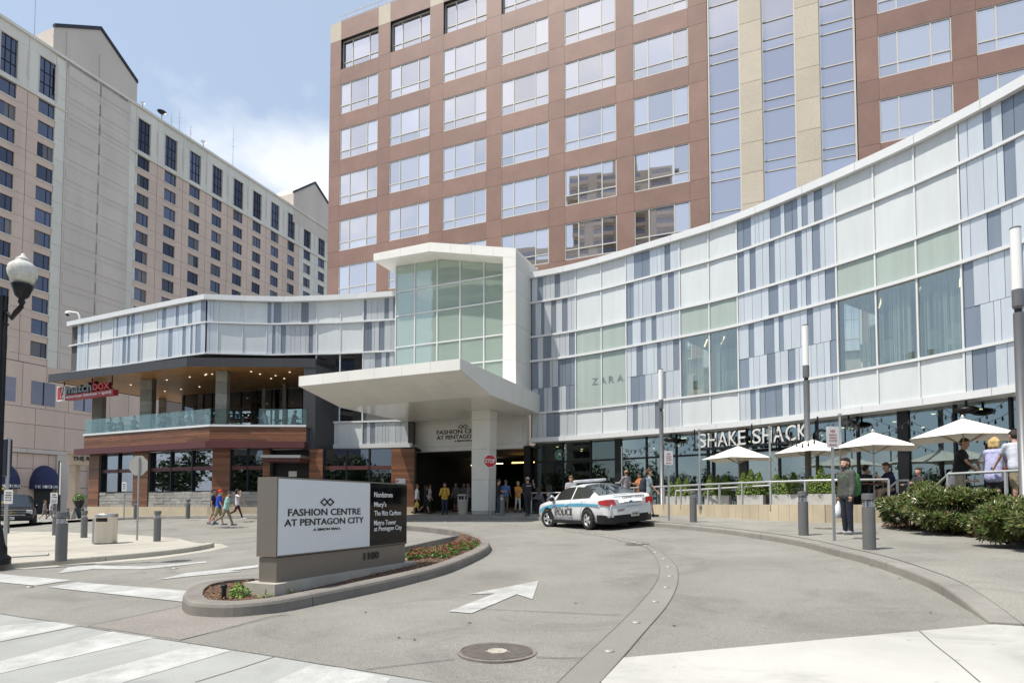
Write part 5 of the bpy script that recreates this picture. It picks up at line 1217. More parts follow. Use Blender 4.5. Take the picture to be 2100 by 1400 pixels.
for px in (127, 192): s_ = hsx(px, 3); hw(s_ - 0.9, s_ + 0.9, -2.2, 6.6, 0.1, 0.42, 'podium_pilaster', m_hmid)
# awnings with doors below
def awning(pa, pb, label, part):
    s0, s1 = hsx(pa, 4), hsx(pb, 4); sc = (s0 + s1) / 2; w = (s1 - s0) / 2; zb_, zt_ = EYE + 1.9, EYE + 5.1; c = hp(sc, 0.12)
    aw = thing('awning', label, 'awning', (c.x, c.y, zb_), 'navy dome awnings on the hotel')
    h3, n3 = Vector((hd.x, hd.y, 0)), Vector((hn.x, hn.y, 0)); rings = []
    for i in range(9):
        ph = (math.pi / 2) * i / 8
        rings.append([Vector((c.x, c.y, zb_ + 0.55)) + h3 * (w * math.cos(th) * math.cos(ph)) * 1.0 + n3 * (2.0 * math.cos(ph) * math.sin(th)) + z3 * ((zt_ - zb_ - 0.55) * math.sin(ph)) for th in [math.pi * j / 16 for j in range(17)]])
    mb = MB(); mb.loft(rings, False, False, False, True); mb.build('canopy', m_navy, aw)
    mb = MB(); mb.loft([[Vector((c.x, c.y, z)) + h3 * (w * math.cos(math.pi * j / 16)) + n3 * (2.0 * math.sin(math.pi * j / 16)) for j in range(17)] for z in (zb_, zb_ + 0.56)], False, False, False, True); mb.build('valance', m_navy, aw)
    if part:
        k = len('THE RITZ-CARLTON')
        for i, ch in enumerate('THE RITZ-CARLTON'):
            th = math.pi * (0.86 - 0.62 * i / k) ; 
            if ch == ' ': continue
            q = Vector((c.x, c.y, zb_ + 0.13)) + h3 * (w * math.cos(th)) + n3 * (2.0 * math.sin(th) + 0.02)
            tdir = h3 * (w * math.sin(th)) - n3 * (2.0 * math.cos(th)); put_text(ch, aw, q, (tdir.x, tdir.y), m_wlet, name='letter', height=0.36, width=0.26 if ch != '-' else 0.12, depth=0.02)
    return s0, s1
s0, s1 = awning(60, 118, 'navy dome awning with hotel name over the dark doorway', True); d_ = hw(s0 + 0.6, s1 - 0.6, -2.2, 2.2, 0.06, 0.13, 'doorway', m_black)
s0, s1 = awning(-26, 36, 'navy dome awning cut by the left edge', True); hw(s0 + 0.6, s1 - 0.6, -2.2, 2.2, 0.06, 0.13, 'doorway', m_black)
# portico beside the restaurant
pc = Vector((at(136, 1000, 62).x, 62.0)); m_port = M('portico_stone', (0.56, 0.45, 0.35), 0.8, var=0.06, stain=0.06, pos=True)
porc = thing('hotel_portico', 'small beige stone portico with hotel name letters', 'portico', (pc.x, pc.y, 0))
pe = Vector((0.95, 0.31)); pe3 = Vector((pe.x, pe.y, 0)); pb3 = Vector((-pe.y, pe.x, 0)); o = Vector((pc.x, pc.y, 0))
MB().para(o + z3 * (EYE + 4.0) - pb3 * 0.1, pe3 * 6.5, pb3 * 1.6, z3 * 1.15).build('entablature', m_port, porc)
MB().para(o + z3 * (EYE + 5.15) - pe3 * 0.12 - pb3 * 0.25, pe3 * 6.8, pb3 * 1.9, z3 * 0.14).build('cornice', m_port, porc)
for x in (0.15, 5.4):
    MB().para(o + pe3 * x + z3 * 0, pe3 * 0.62, pb3 * 1.3, z3 * (EYE + 4.0)).build('pillar', m_port, porc)
    MB().para(o + pe3 * (x - 0.06) - pb3 * 0.06, pe3 * 0.74, pb3 * 1.42, z3 * 1.9).build('pedestal', m_port, porc)
    MB().para(o + pe3 * (x - 0.06) - pb3 * 0.06 + z3 * (EYE + 3.3), pe3 * 0.74, pb3 * 1.42, z3 * 0.22).build('capital', m_port, porc)
put_text('THE RITZ-CARLTON', porc, o + pe3 * 0.55 + z3 * (EYE + 4.42) - pb3 * 0.16, pe, m_ink, width=5.0, height=0.42, depth=0.08, bold=0.01)
# roof gear
def onroof(px, d, z=62.3): q = hp(hsx(px, 62), -d); return Vector((q.x, q.y, EYE + z))
for i, (px, h, lab) in enumerate(((365, 3.4, 'thin roof antenna left of the tall mast on the hotel'), (381, 5.0, 'thin tall roof mast in the middle of the hotel roof'), (404, 3.6, 'thin roof antenna right of the tall mast'), (490, 9.0, 'tallest lone roof whip antenna against the cloud'), (85, 12.0, 'tall whip antenna left of the big gable'))):
    p = onroof(px, 1.5); t_ = thing('roof_antenna', lab, 'antenna', p, 'roof antennas'); MB().tube([p, p + z3 * h], 0.05, 5, 0.02).build('mast', m_galv, t_)
    b_ = MB()
    for k in range(3): b_.cbox(p + z3 * (h * (0.55 + 0.15 * k)), 0.7 - 0.2 * k, 0.04, 0.04)
    b_.build('dipoles', m_galv, t_)
for px, r_, lab in ((341, 0.75, 'dark satellite dish on the hotel roof edge'), (426, 0.5, 'small pale satellite dish on the hotel roof'), (302, 0.35, 'small antenna cluster beside the big gable')):
    p = onroof(px, 1.0); t_ = thing('satellite_dish', lab, 'dish', p, 'roof dishes'); MB().tube([p, p + z3 * (0.9 + r_)], 0.07, 6).build('mast', m_galv, t_)
    q = p + z3 * (1.0 + r_); ax_ = Vector((0.5, -0.7, 0.5)).normalized(); u_ = ax_.cross(z3).normalized(); w_ = ax_.cross(u_)
    MB().loft([[q + ax_ * (rr * rr * 0.5 / r_) + (u_ * math.cos(j * 0.5236) + w_ * math.sin(j * 0.5236)) * rr for j in range(12)] for rr in (0.02, r_ * 0.5, r_ * 0.8, r_)], True, False, True, True).build('reflector', m_black if px == 341 else m_signp, t_)
# ------------------------------------------------------------------ what the mirror glass looks at: the other side of the street
ap = Vector((-56, -50)); apt = thing('apartment_block', 'tall tan apartment block across the street, seen only mirrored in the tower windows', 'building', (ap.x, ap.y, 0))
an3 = Vector((0.58, 0.815, 0)); a3 = Vector((0.815, -0.58, 0))
m_apt = M('apartment_tan', (0.42, 0.35, 0.26), 0.9, var=0.1, scale=0.2, pos=True)
o = Vector((ap.x, ap.y, 0))
MB().para(o - a3 * 14, a3 * 26, -an3 * 16, z3 * 86).build('wall', m_apt, apt)
MB().para(o - a3 * 4, a3 * 8, -an3 * 12, z3 * 93).build('roof_house', m_apt, apt)
MB().para(o - a3 * 44, a3 * 30, -an3 * 16, z3 * 68).build('wing_wall', m_apt, apt)
for k in range(27):
    for j in range(8):
        if j < 4 and k > 20: continue
        c_ = o + a3 * (-42 + j * 7.0) + z3 * (2 + k * 3.1)
        MB().para(c_, a3 * 4.6, an3 * 1.4, z3 * 0.9).build('balcony', m_apt, apt)
        MB().para(c_ + z3 * 0.9 + an3 * 0.02, a3 * 4.6, an3 * 0.06, z3 * 1.8).build('window', g_hotel, apt)
# ------------------------------------------------------------------ terrace in front of the burger shop
fac = [rwo(t, SETB - 0.3) for t in [Send * i / 24 for i in range(25)]]
C1 = G(1693, 1071, 0.14); tf = pxs([(1376, 1056), (1467, 1060), (1557, 1065.5)], 0.14)
TL = [Vector((fac[2].x - 0.2, fac[2].y - 1.2))] + [Vector((p.x, p.y)) for p in tf] + [Vector((C1.x, C1.y)), Vector((C1.x + 1.6, C1.y - 0.55)), Vector((11.3, 15.6)), Vector((10.9, 12.2)), Vector((12.6, 9.0)), Vector((17.5, 7.5))]
ter = thing('terrace', 'raised dining terrace with beige stone retaining wall', None, (C1.x, C1.y, 0), kind='structure')
MB().prism([(p.x, p.y, TER - 1.2) for p in TL + [q for q in fac[::-1] if q.x > TL[0].x]], (0, 0, 1.19)).build('terrace_floor', M('terrace_paving', (0.33, 0.31, 0.28), 0.8, var=0.08, pos=True), ter)
TLs = [TL[0]] + sample(TL[1:5], 6) + TL[5:7]
for a, b in zip(TLs, TLs[1:]):
    L_ = (b - a).length; k = max(1, round(L_ / 1.1)); r = (b - a) / L_; n_ = nrm(a, b)
    if b.y < 16: continue
    for i in range(k): MB().wall(a + r * (L_ * i / k + 0.003), a + r * (L_ * (i + 1) / k - 0.003), 0.35, TER + 0.07, -0.22, 0.03, n=n_).build('wall_block', m_beige, ter)
def lpt(P, t):
    L_ = 0
    for a, b in zip(P, P[1:]):
        d = (b - a).length
        if L_ + d >= t: return a.lerp(b, (t - L_) / d)
        L_ += d
    return P[-1]
def railing(P, zf, h, label, spacing=1.15, loc=None):
    """P: plan points; zf(t 0..1): foot height"""
    P = [Vector((p[0], p[1])) for p in P]; tot = sum((b - a).length for a, b in zip(P, P[1:])); k = max(1, round(tot / spacing)); p0 = P[0]
    t_ = thing('railing', label, 'railing', (p0.x, p0.y, zf(0)), 'grey metal railings of the terrace')
    tops = []
    for i in range(k + 1):
        q = lpt(P, tot * i / k - 1e-6); z = zf(i / k); q3 = Vector((q.x, q.y, z)); d = (lpt(P, min(tot, tot * i / k + 0.05)) - lpt(P, max(0, tot * i / k - 0.05))).normalized()
        MB().cbox(q3 + z3 * (h / 2 - 0.1), 0.05, 0.06, h + 0.2, math.atan2(d.y, d.x)).build('post', m_railm, t_); tops.append(q3 + z3 * h)
    mb = MB(); 
    for a, b in zip(tops, tops[1:]): mb.tube([a, b], 0.034, 8)
    mb.build('top_rail', m_railm, t_); return t_
RL1 = offset_line(TLs[1:-2], 0.12)
railing([Vector(p) for p in TLs[:1]] + [p for p in TLs[1:-1]], lambda t: TER + 0.05, 0.76, 'long grey terrace rail along the top of the beige wall')
fr = [at(1342, 1040, 24.0), at(1430, 1038, 22.4), at(1570, 1034, 20.4), at(1672, 1032, 19.4)]
mid = [Vector((p.x, p.y)) + Vector((1.1, 0.9)) for p in fr]
railing(mid, lambda t: TER - 0.22 + 0.2 * t, 0.84, 'second grey ramp rail behind the terrace wall', 1.5)
a, b, c = at(1783, 1045, 19.2), at(1841, 1030, 18.6), at(1864, 1030, 18.6)
railing([a, b], lambda t: TER - 0.78 + 0.72 * t, 0.85, 'short sloping stair rail behind the man in the grey jacket', 2.2); railing([b, c], lambda t: TER - 0.05, 0.86, 'short level rail stub at the top of the stairs', 0.4)
a, b, c, d = at(1893, 1030, 16.0), at(1946, 1030, 15.2), at(2066, 1030, 13.9), at(2200, 1030, 12.6)
railing([a, b], lambda t: TER - 0.62 + 0.58 * t, 0.86, 'sloping rail rising behind the shrubs', 2.5); railing([b, c, d], lambda t: TER, 0.84, 'level rail in front of the people at the right', 1.5)
railing([at(1090, 1040, 31.5), at(1150, 1040, 30.6), at(1245, 1040, 29.0)], lambda t: 1.12, 0.98, 'low rail behind the police car', 1.1)
# umbrellas
def umbrella(px, topy, label, rz=0.3):
    Y = yH(px, topy, 2.27); p = at(px, topy, Y); w = 1.20; zt_ = EYE + 2.27 - TER
    t_ = thing('umbrella', label, 'umbrella', (p.x, p.y, TER), 'white market umbrellas on the terrace', rotz=rz)
    n_ = 8; rim = [Vector((w * (1.0 if k % 2 else 1.32) * math.cos(k * math.pi / 4 + 0.0), w * (1.0 if k % 2 else 1.32) * math.sin(k * math.pi / 4), zt_ - 0.52 - (0.07 if k % 2 == 0 else 0.0))) for k in range(n_)]
    mb = MB(); apex = Vector((0, 0, zt_ - 0.02))
    for k in range(n_):
        a, b = rim[k], rim[(k + 1) % n_]; seg = 5; rows = []
        for i in range(seg + 1):
            f = i / seg; sag = -0.05 * math.sin(f * math.pi); A, B = apex.lerp(a, f), apex.lerp(b, f); rows.append([A.lerp(B, j / 4) + z3 * (sag * math.sin(math.pi * j / 4) ) for j in range(5)])
        mb.loft(rows, closed=False, smooth=True)
    mb.build('canopy', m_umb, t_, True)
    MB().lathe([(0.022, 0), (0.022, zt_)], 8).build('pole', m_railm, t_, True); MB().lathe([(0.05, zt_ - 0.03), (0.06, zt_), (0.02, zt_ + 0.07)], 8).build('finial', m_railm, t_, True)
    for k in range(n_): MB().tube([(0, 0, zt_ - 0.72), rim[k].lerp(apex, 0.45) - z3 * 0.02], 0.012, 5).build('strut', M('strut_wood', (0.45, 0.38, 0.28), 0.6), t_, True)
    MB().lathe([(0.28, 0), (0.28, 0.06), (0.05, 0.09)], 12).build('base', m_black, t_, True)
umbrella(1514, 913, 'white umbrella left of the round pole under the big letters', 0.2); umbrella(1662, 898, 'white umbrella half behind the second light pole', 0.35); umbrella(1790, 884, 'white umbrella above the man in the grey jacket', 0.25); umbrella(1974, 856, 'nearest white umbrella above the man in the black shirt', 0.15)
# planters with small conifers
def leafmesh(name, pts, size, mat, rnd, ratio=0.5, up=0.4):
    mb = MB()
    for p, n_ in pts:
        n_ = (n_ + Vector((rnd.gauss(0, .5), rnd.gauss(0, .5), rnd.gauss(0, .5) + up))).normalized(); t = n_.orthogonal().normalized(); t = Matrix.Rotation(rnd.uniform(0, 6.28), 3, n_) @ t
        b = n_.cross(t); s_ = size * rnd.uniform(0.6, 1.3); mb.add([p - b * s_ * ratio * 0.5, p + t * s_ * 0.5 - b * s_ * ratio * 0.32 + n_ * s_ * 0.08, p + t * s_, p + t * s_ * 0.5 + b * s_ * ratio * 0.5], [(0, 1, 2, 3)])
    return mb.mesh(name, mat)
rnd = random.Random(9)
cps = []
for i in range(900):
    z = rnd.random() ** 1.1; r = 0.235 * (1 - z) ** 0.75 * (0.65 + 0.4 * rnd.random()) + 0.012; a = rnd.uniform(0, 6.283); cps.append((Vector((r * math.cos(a), r * math.sin(a), 0.02 + 0.72 * z)), Vector((math.cos(a), math.sin(a), 0.5))))
con_me = mixleaf(leafmesh('foliage', cps, 0.075, m_leafy, rnd, 0.45, 0.9), (m_leafy2, m_leafy3), (50, 25, 25))
stem_me = MB().lathe([(0.02, -0.1), (0.012, 0.45)], 6).mesh('stem', m_bark)
names_ = ['left of the first light pole', 'below the left end of the big letters', 'under the middle of the big letters', 'right of the small umbrella pole', 'beside the second light pole']
for gi, (xs, base) in enumerate((((1376, 1391, 1408), 26.2), ((1457, 1472, 1488), 24.0), ((1524, 1540, 1557), 22.6), ((1592, 1608, 1628), 21.2), ((1664, 1683, 1703), 20.2))):
    A, B = at(xs[0], 1000, base), at(xs[2], 1000, base - 0.35); c = (A + B) / 2; r = (B - A).normalized(); ang = math.atan2(r.y, r.x); L_ = (B - A).length + 0.35
    zf = TER + 0.0
    pl = thing('planter', f'pale rectangular planter box {names_[gi]}', 'planter', (c.x, c.y, zf), 'planter boxes on the terrace', rotz=ang)
    b_ = MB(); b_.box(-L_ / 2, -0.2, 0.03, L_ / 2, 0.2, 0.42); b_.build('box', M('planter_box', (0.50, 0.49, 0.46), 0.7, var=0.08, stain=0.1, stscale=2), pl, True); MB().box(-L_ / 2 + 0.03, -0.17, 0.42, L_ / 2 - 0.03, 0.17, 0.43).build('soil', m_mulch, pl, True)
    for j, x in enumerate(xs):
        q = A.lerp(B, j / 2); lab = f"{['left', 'middle', 'right'][j]} little yellow green conifer in the planter {names_[gi]}"
        t_ = thing('conifer_bush', lab, 'bush', (q.x, q.y, zf + 0.42), 'conifers in the planter boxes', rotz=rnd.uniform(0, 6)); k = rnd.uniform(0.85, 1.15)
        share('foliage', con_me, t_, sc=(k, k, k * rnd.uniform(0.85, 1.12))); share('stem', stem_me, t_)
# light poles with opal tops
def lightpole(px, topy, label, Y, base):
    p = at(px, topy, Y); z0 = base; H_ = p.z - z0; r = 0.096
    t_ = thing('light_pole', label, 'light pole', (p.x, p.y, z0), 'opal topped light poles')
    MB().lathe([(r * 1.35, 0), (r * 1.35, 0.02), (r, 0.03), (r, H_ - 1.95)], 20).build('pole', m_pole, t_, True)
    MB().lathe([(r * 0.72, H_ - 1.96), (r * 0.72, H_ - 1.84)], 16).build('neck', m_black, t_, True); MB().lathe([(r * 0.8, H_ - 1.86), (r * 1.12, H_ - 1.8), (r * 1.12, H_ - 1.42)], 20, smooth=False).build('collar', m_pole, t_, True)
    MB().lathe([(r * 1.08, H_ - 1.42), (r * 1.08, H_ - 0.02)], 20).build('opal_tube', m_glow, t_, True); MB().lathe([(r * 1.12, H_ - 0.02), (r * 1.12, H_ + 0.01)], 20, smooth=False).build('cap', m_pole, t_, True)
lightpole(1355, 757, 'farthest opal topped light pole left of the big letters', 27.6, 1.1); lightpole(1651, 667, 'opal topped light pole in front of the K of the big letters', 20.9, 1.0); lightpole(2082, 468, 'tall opal topped light pole at the right edge', 13.5, 0.9)
# string light poles and strings of bulbs
tops = []
for px, ty, lab in ((1275, 918, 'thin pole beside the unit number'), (1434, 883, 'thin pole at the left end of the big letters'), (1578, 877, 'thin pole below the gap between the big words'), (1722, 852, 'thin pole behind the no parking sign')):
    Y = yH(px, ty, 2.75); p = at(px, ty, Y); t_ = thing('slim_pole', lab, 'pole', (p.x, p.y, TER - 0.2), 'thin poles carrying string lights'); MB().lathe([(0.035, 0), (0.035, p.z - TER + 0.2), (0.055, p.z - TER + 0.2), (0.055, p.z - TER + 0.26)], 10, smooth=False).build('post', m_galv, t_, True); tops.append(p)
    MB().lathe([(0.08, 0.19), (0.08, 0.215)], 10, smooth=False).build('foot_plate', m_galv, t_, True)
def bulbs(a, b, sag, label, n_):
    t_ = thing('string_lights', label, 'string lights', a, 'strings of bulbs over the terrace'); pts = [a.lerp(b, i / 14) - z3 * sag * math.sin(math.pi * i / 14) for i in range(15)]
    MB().tube(pts, 0.008, 4).build('wire', m_black, t_)
    for i in range(1, n_):
        f = i / n_; q = a.lerp(b, f) - z3 * sag * math.sin(math.pi * f); bb = MB(); bb.lathe([(0.006, -0.16), (0.03, -0.12), (0.034, -0.08), (0.018, -0.04), (0.016, 0.0)], 8, q); o_ = bb.build('bulb', M('bulb_dark', (0.05, 0.05, 0.05), 0.3), t_)
fz = ZH['fb'] - 0.1
def fw(px): q = rwo(rw.s(px, 2), -0.3); return Vector((q.x, q.y, fz))
for i, (a, b, s_, n_) in enumerate(((tops[0], fw(1345), 0.35, 8), (tops[0], fw(1420), 0.5, 11), (fw(1345), tops[1], 0.45, 8), (tops[1], fw(1560), 0.5, 9), (tops[2], fw(1705), 0.5, 10), (tops[3], fw(1810), 0.45, 9), (tops[3], fw(1880), 0.7, 12), (fw(1760), tops[3], 0.4, 7), (fw(1905), fw(2060), 0.6, 11), (tops[2], tops[3] - z3 * 0.05, 0.7, 12))):
    lab = ['short string of bulbs from the slim pole by the unit number', 'longer string of bulbs from the pole by the unit number', 'string of bulbs left of the big letters', 'string of bulbs behind the left umbrella', 'string of bulbs right of the big letters', 'short string of bulbs above the jacket man', 'long string of bulbs above the third umbrella', 'string of bulbs just behind the no parking sign', 'string of bulbs left of the right light pole', 'string of bulbs between the two right slim poles'][i]
    bulbs(a, b, s_, lab, n_)
for px, lab in ((1372, 'black patio heater dome beside the first light pole'), (1735, 'black patio heater dome right of the big letters'), (1975, 'black patio heater dome above the nearest umbrella')):
    q = rwo(rw.s(px, 2), -0.25); t_ = thing('patio_heater', lab, 'heater', (q.x, q.y, fz - 0.3), 'heaters under the fascia'); MB().ball((q.x, q.y, fz - 0.22), 0.36, 14, 8, sc=(1, 1, 0.36)).build('dome', m_black, t_); MB().lathe([(0.04, 0), (0.04, 0.3)], 8, (q.x, q.y, fz - 0.16)).build('stem', m_black, t_)
# ------------------------------------------------------------------ bollards
bt = None
def bollard(px, py, up, label, steel=False, tilt=0.0):
    global bt
    p = G(px, py, up); lab = label
    if bt is None:
        bt = thing('bollard', lab, 'bollard', p, 'grey lighted bollards'); r = 0.112
        MB().lathe([(r, -0.03), (r, 0.80)], 24, smooth=True).build('body', m_boll, bt, True); MB().lathe([(r, 0.94), (r, 1.04), (r * 0.97, 1.05)], 24, smooth=False).build('cap', m_boll, bt, True)
        MB().lathe([(r * 0.62, 0.79), (r * 0.62, 0.95)], 20).build('lamp_core', m_chrome, bt, True)
        for k in range(3): MB().lathe([(r * 0.99, 0.815 + k * 0.045), (r * 0.7, 0.84 + k * 0.045), (r * 0.7, 0.834 + k * 0.045), (r * 0.99, 0.806 + k * 0.045)], 24, smooth=False).build('louvre', m_chrome, bt, True)
        KIDS[bt.name] = kids(bt); o_ = bt
    else: o_ = copy_tree(bt, p, 0.0, lab)
    if tilt: o_.rotation_euler = (0, tilt, 0)
    return o_
for a in ((1783, 1126, 0.14, 'grey bollard between the grey jacket man and the shrubs'), (1648, 1097, 0.14, 'grey bollard in front of the second light pole'), (1422, 1070, 0.14, 'grey bollard between the two no parking signs'), (125, 1147, 0.13, 'large grey bollard nearest the left kerb'), (172, 1102, 0.13, 'grey bollard between the nearest left bollard and the steel bin'), (322, 1109.5, 0.13, 'grey bollard near the tip of the left pavement'), (113, 1097, 0.13, 'grey bollard half hidden behind the nearest left bollard'), (13, 1093, 0.13, 'pale bollard beside the black car at the left edge'), (385, 1062, 0.14, 'grey bollard at the beige base left of the walking group'), (278, 1063, 0.14, 'grey bollard behind the octagonal sign post'), (1030, 1057, 0.14, 'steel bollard beside the man in the black shirt at the column'), (1126, 1056, 0.14, 'bollard just left of the police car')): bollard(*a)
bollard(141, 1067, 0.02, 'tilted dark bollard near the walkers', tilt=-0.12)
# ------------------------------------------------------------------ monument sign
q0 = G(565, 1218, 0.14); L0 = Vector((q0.x, q0.y)); sdv = Vector((0.427, 1.0)).normalized()
kk = (835 - CX) / F; SL_ = (kk * L0.y - L0.x) / (sdv.x - kk * sdv.y); SL_ = SL_ * 1.0
zb0 = gz(L0.x, L0.y) + 0.10
k0 = 1240 / L0.y; zP = at(565, 1195, L0.y).z; zC = at(565, 1142, L0.y).z; zTp = at(565, 977, L0.y).z
mon = thing('monument_sign', 'bronze monument sign with white and black panels naming the mall', 'sign', (L0.x, L0.y, zb0))
s3 = Vector((sdv.x, sdv.y, 0)); w3 = Vector((-sdv.y, sdv.x, 0)); o = Vector((L0.x, L0.y, 0)); TH = 0.36
MB().para(o - s3 * 0.12 - w3 * 0.10 + z3 * (zb0 - 0.3), s3 * (SL_ + 0.30), w3 * (TH + 0.2), z3 * (zP - zb0 + 0.3)).build('plinth', M('plinth_concrete', (0.42, 0.39, 0.34), 0.8, var=0.1, scale=4, stain=0.12, stscale=2), mon)
MB().para(o + s3 * 0.03 + w3 * 0.02 + z3 * zP, s3 * (SL_ - 0.06), w3 * (TH - 0.04), z3 * (zC - zP - 0.012)).build('lower_cabinet', m_bronze, mon)
MB().para(o + w3 * 0.004 + z3 * zC, s3 * SL_, w3 * TH, z3 * (zTp - zC)).build('upper_cabinet', m_bronze, mon)
WP = ((758 - CX) / F * L0.y - L0.x) / (sdv.x - (758 - CX) / F * sdv.y)
ft = 0.022
MB().para(o + s3 * 0.02 + z3 * (zC + 0.02) - w3 * 0.010, s3 * (WP - 0.02), w3 * 0.012, z3 * (zTp - zC - 0.045)).build('white_panel', m_signw, mon)
MB().para(o + s3 * (WP + 0.004) + z3 * (zC + 0.02) - w3 * 0.010, s3 * (SL_ - WP - 0.026), w3 * 0.012, z3 * (zTp - zC - 0.045)).build('black_panel', m_signb, mon)
f0 = o - w3 * 0.014
Hh = zTp - zC
def ssx(px): a = (px - CX) / F; return (a * L0.y - L0.x) / (sdv.x - a * sdv.y)
def sign_text(s_, x0, x1, yb, yt, mat, bold=0.0, face=0.0, desc=0.0):
    """lettering between two photo columns; baseline and cap line measured at its left end"""
    q = f0 + s3 * ssx(x0) - w3 * face; zb_ = at(x0, yb, q.y).z; zt_ = at(x0, yt, q.y).z
    put_text(s_, mon, Vector((q.x, q.y, zb_ - desc * (zt_ - zb_))), sdv, mat, width=ssx(x1) - ssx(x0), height=(zt_ - zb_) * (1 + desc), depth=0.008, bold=bold)
sign_text('FASHION CENTRE', 590, 738.5, 1058, 1043, m_ink, 0.012); sign_text('AT PENTAGON CITY', 583, 745, 1079, 1064.5, m_ink, 0.012); sign_text('A SIMON MALL', 642, 698, 1088, 1083, m_ink, 0.02)
qq = f0 + s3 * ssx(670); logo(mon, Vector((qq.x, qq.y, at(670, 1029, qq.y).z)), sdv, 0.29, m_ink, 0.008)
sign_text('Nordstrom', 766.5, 803.5, 1019, 1008, m_wlet, 0.004); sign_text("Macy's", 766.5, 791, 1039, 1028, m_wlet, 0.004, 0, 0.26); sign_text('The Ritz Carlton', 766.5, 821, 1057, 1046.5, m_wlet, 0.004); sign_text('Metro Tower', 766.5, 811, 1077, 1066.5, m_wlet, 0.004); sign_text('at Pentagon City', 766.5, 823, 1089, 1079, m_wlet, 0.004, 0, 0.28)
sign_text('1100', 749, 779, 1148, 1133, m_ink, 0.012, -0.016)
MB().para(o + s3 * 0.0 + w3 * (-0.004) + z3 * (zC - 0.012), s3 * SL_, w3 * 0.01, z3 * 0.012).build('shadow_gap', m_black, mon)
# ------------------------------------------------------------------ sign posts
def plate(t_, c, right, w, h, mat, th=0.006, name='plate', rad=0.12):
    r3 = Vector((right[0], right[1], 0)).normalized(); n3 = Vector((r3.y, -r3.x, 0)); k = rad * min(w, h); P = []
    for sx_, sy_, a0 in ((1, 1, 0), (-1, 1, 90), (-1, -1, 180), (1, -1, 270)):
        for j in range(4): a = R(a0 + j * 30); P.append(Vector(c) + r3 * (sx_ * (w / 2 - k) + k * math.cos(a)) + z3 * (sy_ * (h / 2 - k) + k * math.sin(a)))
    return MB().prism(P, n3 * th).build(name, mat, t_)
def octo(c, right, w, mat, t_, name, dd=0.0, th=0.005):
    r3 = Vector((right[0], right[1], 0)).normalized(); n3 = Vector((r3.y, -r3.x, 0)); rr = w / 2 / math.cos(math.pi / 8)
    return MB().prism([Vector(c) + n3 * dd + r3 * rr * math.cos(math.pi / 8 + k * math.pi / 4) + z3 * rr * math.sin(math.pi / 8 + k * math.pi / 4) for k in range(8)], n3 * th).build(name, mat, t_)
def npark(px, by, ty, by2, label, w=0.30, h=0.46, right=(1, 0.15)):
    b = G(px, by, 0.14); zc = at(px, (ty + by2) / 2, b.y).z; h = (by2 - ty) / 1240 * b.y; w = h * 0.64; t_ = thing('parking_sign', label, 'sign', b, 'no parking signs')
    r3 = Vector((right[0], right[1], 0)).normalized(); n3 = Vector((r3.y, -r3.x, 0))
    MB().cbox(b + z3 * ((zc - b.z) / 2 + 0.1), 0.055, 0.03, zc - b.z + 0.2, math.atan2(r3.y, r3.x)).build('post', m_galv, t_)
    c = Vector((b.x, b.y, zc)) + n3 * 0.02; plate(t_, c, right, w, h, m_signp)
    m_rl = M('sign_red_letter', (0.45, 0.04, 0.05), 0.5)
    for s_, f, ww, hh in (('NO', 0.72, 0.36, 0.13), ('PARKING OR', 0.58, 0.62, 0.055), ('STOPPING', 0.44, 0.58, 0.055), ('AT ANY TIME', 0.31, 0.62, 0.055)): put_text(s_, t_, c - r3 * (w * ww / 2) + z3 * (h * (f - 0.5)) + n3 * 0.009, right, m_rl, width=w * ww, height=h * hh, depth=0.004, bold=0.01)
    MB().prism([c + n3 * 0.007 + r3 * (w * x) + z3 * (h * y) for x, y in ((-0.32, -0.36), (-0.2, -0.31), (-0.2, -0.34), (0.3, -0.34), (0.3, -0.38), (-0.2, -0.38), (-0.2, -0.41))], n3 * 0.003).build('arrow', m_rl, t_)
npark(1372, 1067, 924, 953, 'no parking sign left of the grey bollard'); npark(1711, 1108, 874, 918, 'no parking sign in front of the man in the grey jacket')
b = G(1005, 1056, 0.14); t_ = thing('stop_sign', 'red stop sign on a thin post in front of the canopy column', 'sign', b); zc = at(1006, 945, b.y).z
MB().cbox(b + z3 * ((zc - b.z) / 2), 0.05, 0.03, zc - b.z).build('post', m_galv, t_)
c = Vector((b.x, b.y - 0.03, zc)); octo(c, (1, 0.1), 0.64, m_wlet, t_, 'border'); octo(c, (1, 0.1), 0.59, m_red, t_, 'face', 0.006); put_text('STOP', t_, c + Vector((-0.255, -0.05, -0.11)), (1, 0.1), m_wlet, width=0.51, height=0.22, depth=0.006, bold=0.02)
b = G(281, 1107.5, 0.13); t_ = thing('octagon_sign', 'octagonal traffic sign seen from its grey back', 'sign', b); zc = at(279, 954, b.y).z
MB().cbox(b + z3 * ((zc + 0.3 - b.z) / 2), 0.05, 0.035, zc + 0.3 - b.z).build('post', m_galv, t_); octo(Vector((b.x - 0.03, b.y + 0.03, zc)), (1, -0.1), 0.70, m_alu, t_, 'plate')
for dz in (-0.2, 0.2): MB().ball((b.x, b.y - 0.02, zc + dz), 0.012, 6, 4).build('bolt', m_chrome, t_)
b = G(254, 1063, 0.14); t_ = thing('small_sign', 'small white notice on a thin post beside the man on the phone', 'sign', b); zc = at(252, 997, b.y).z
MB().cbox(b + z3 * ((zc - b.z) / 2), 0.05, 0.04, zc - b.z).build('post', m_galv, t_); plate(t_, Vector((b.x, b.y - 0.04, zc)), (1, 0), 0.26, 0.52, m_signp)
for k in range(3): MB().box(b.x - 0.07, b.y - 0.053, zc - 0.14 + k * 0.12, b.x + 0.07, b.y - 0.048, zc - 0.10 + k * 0.12).build('print_line', m_ink, t_)
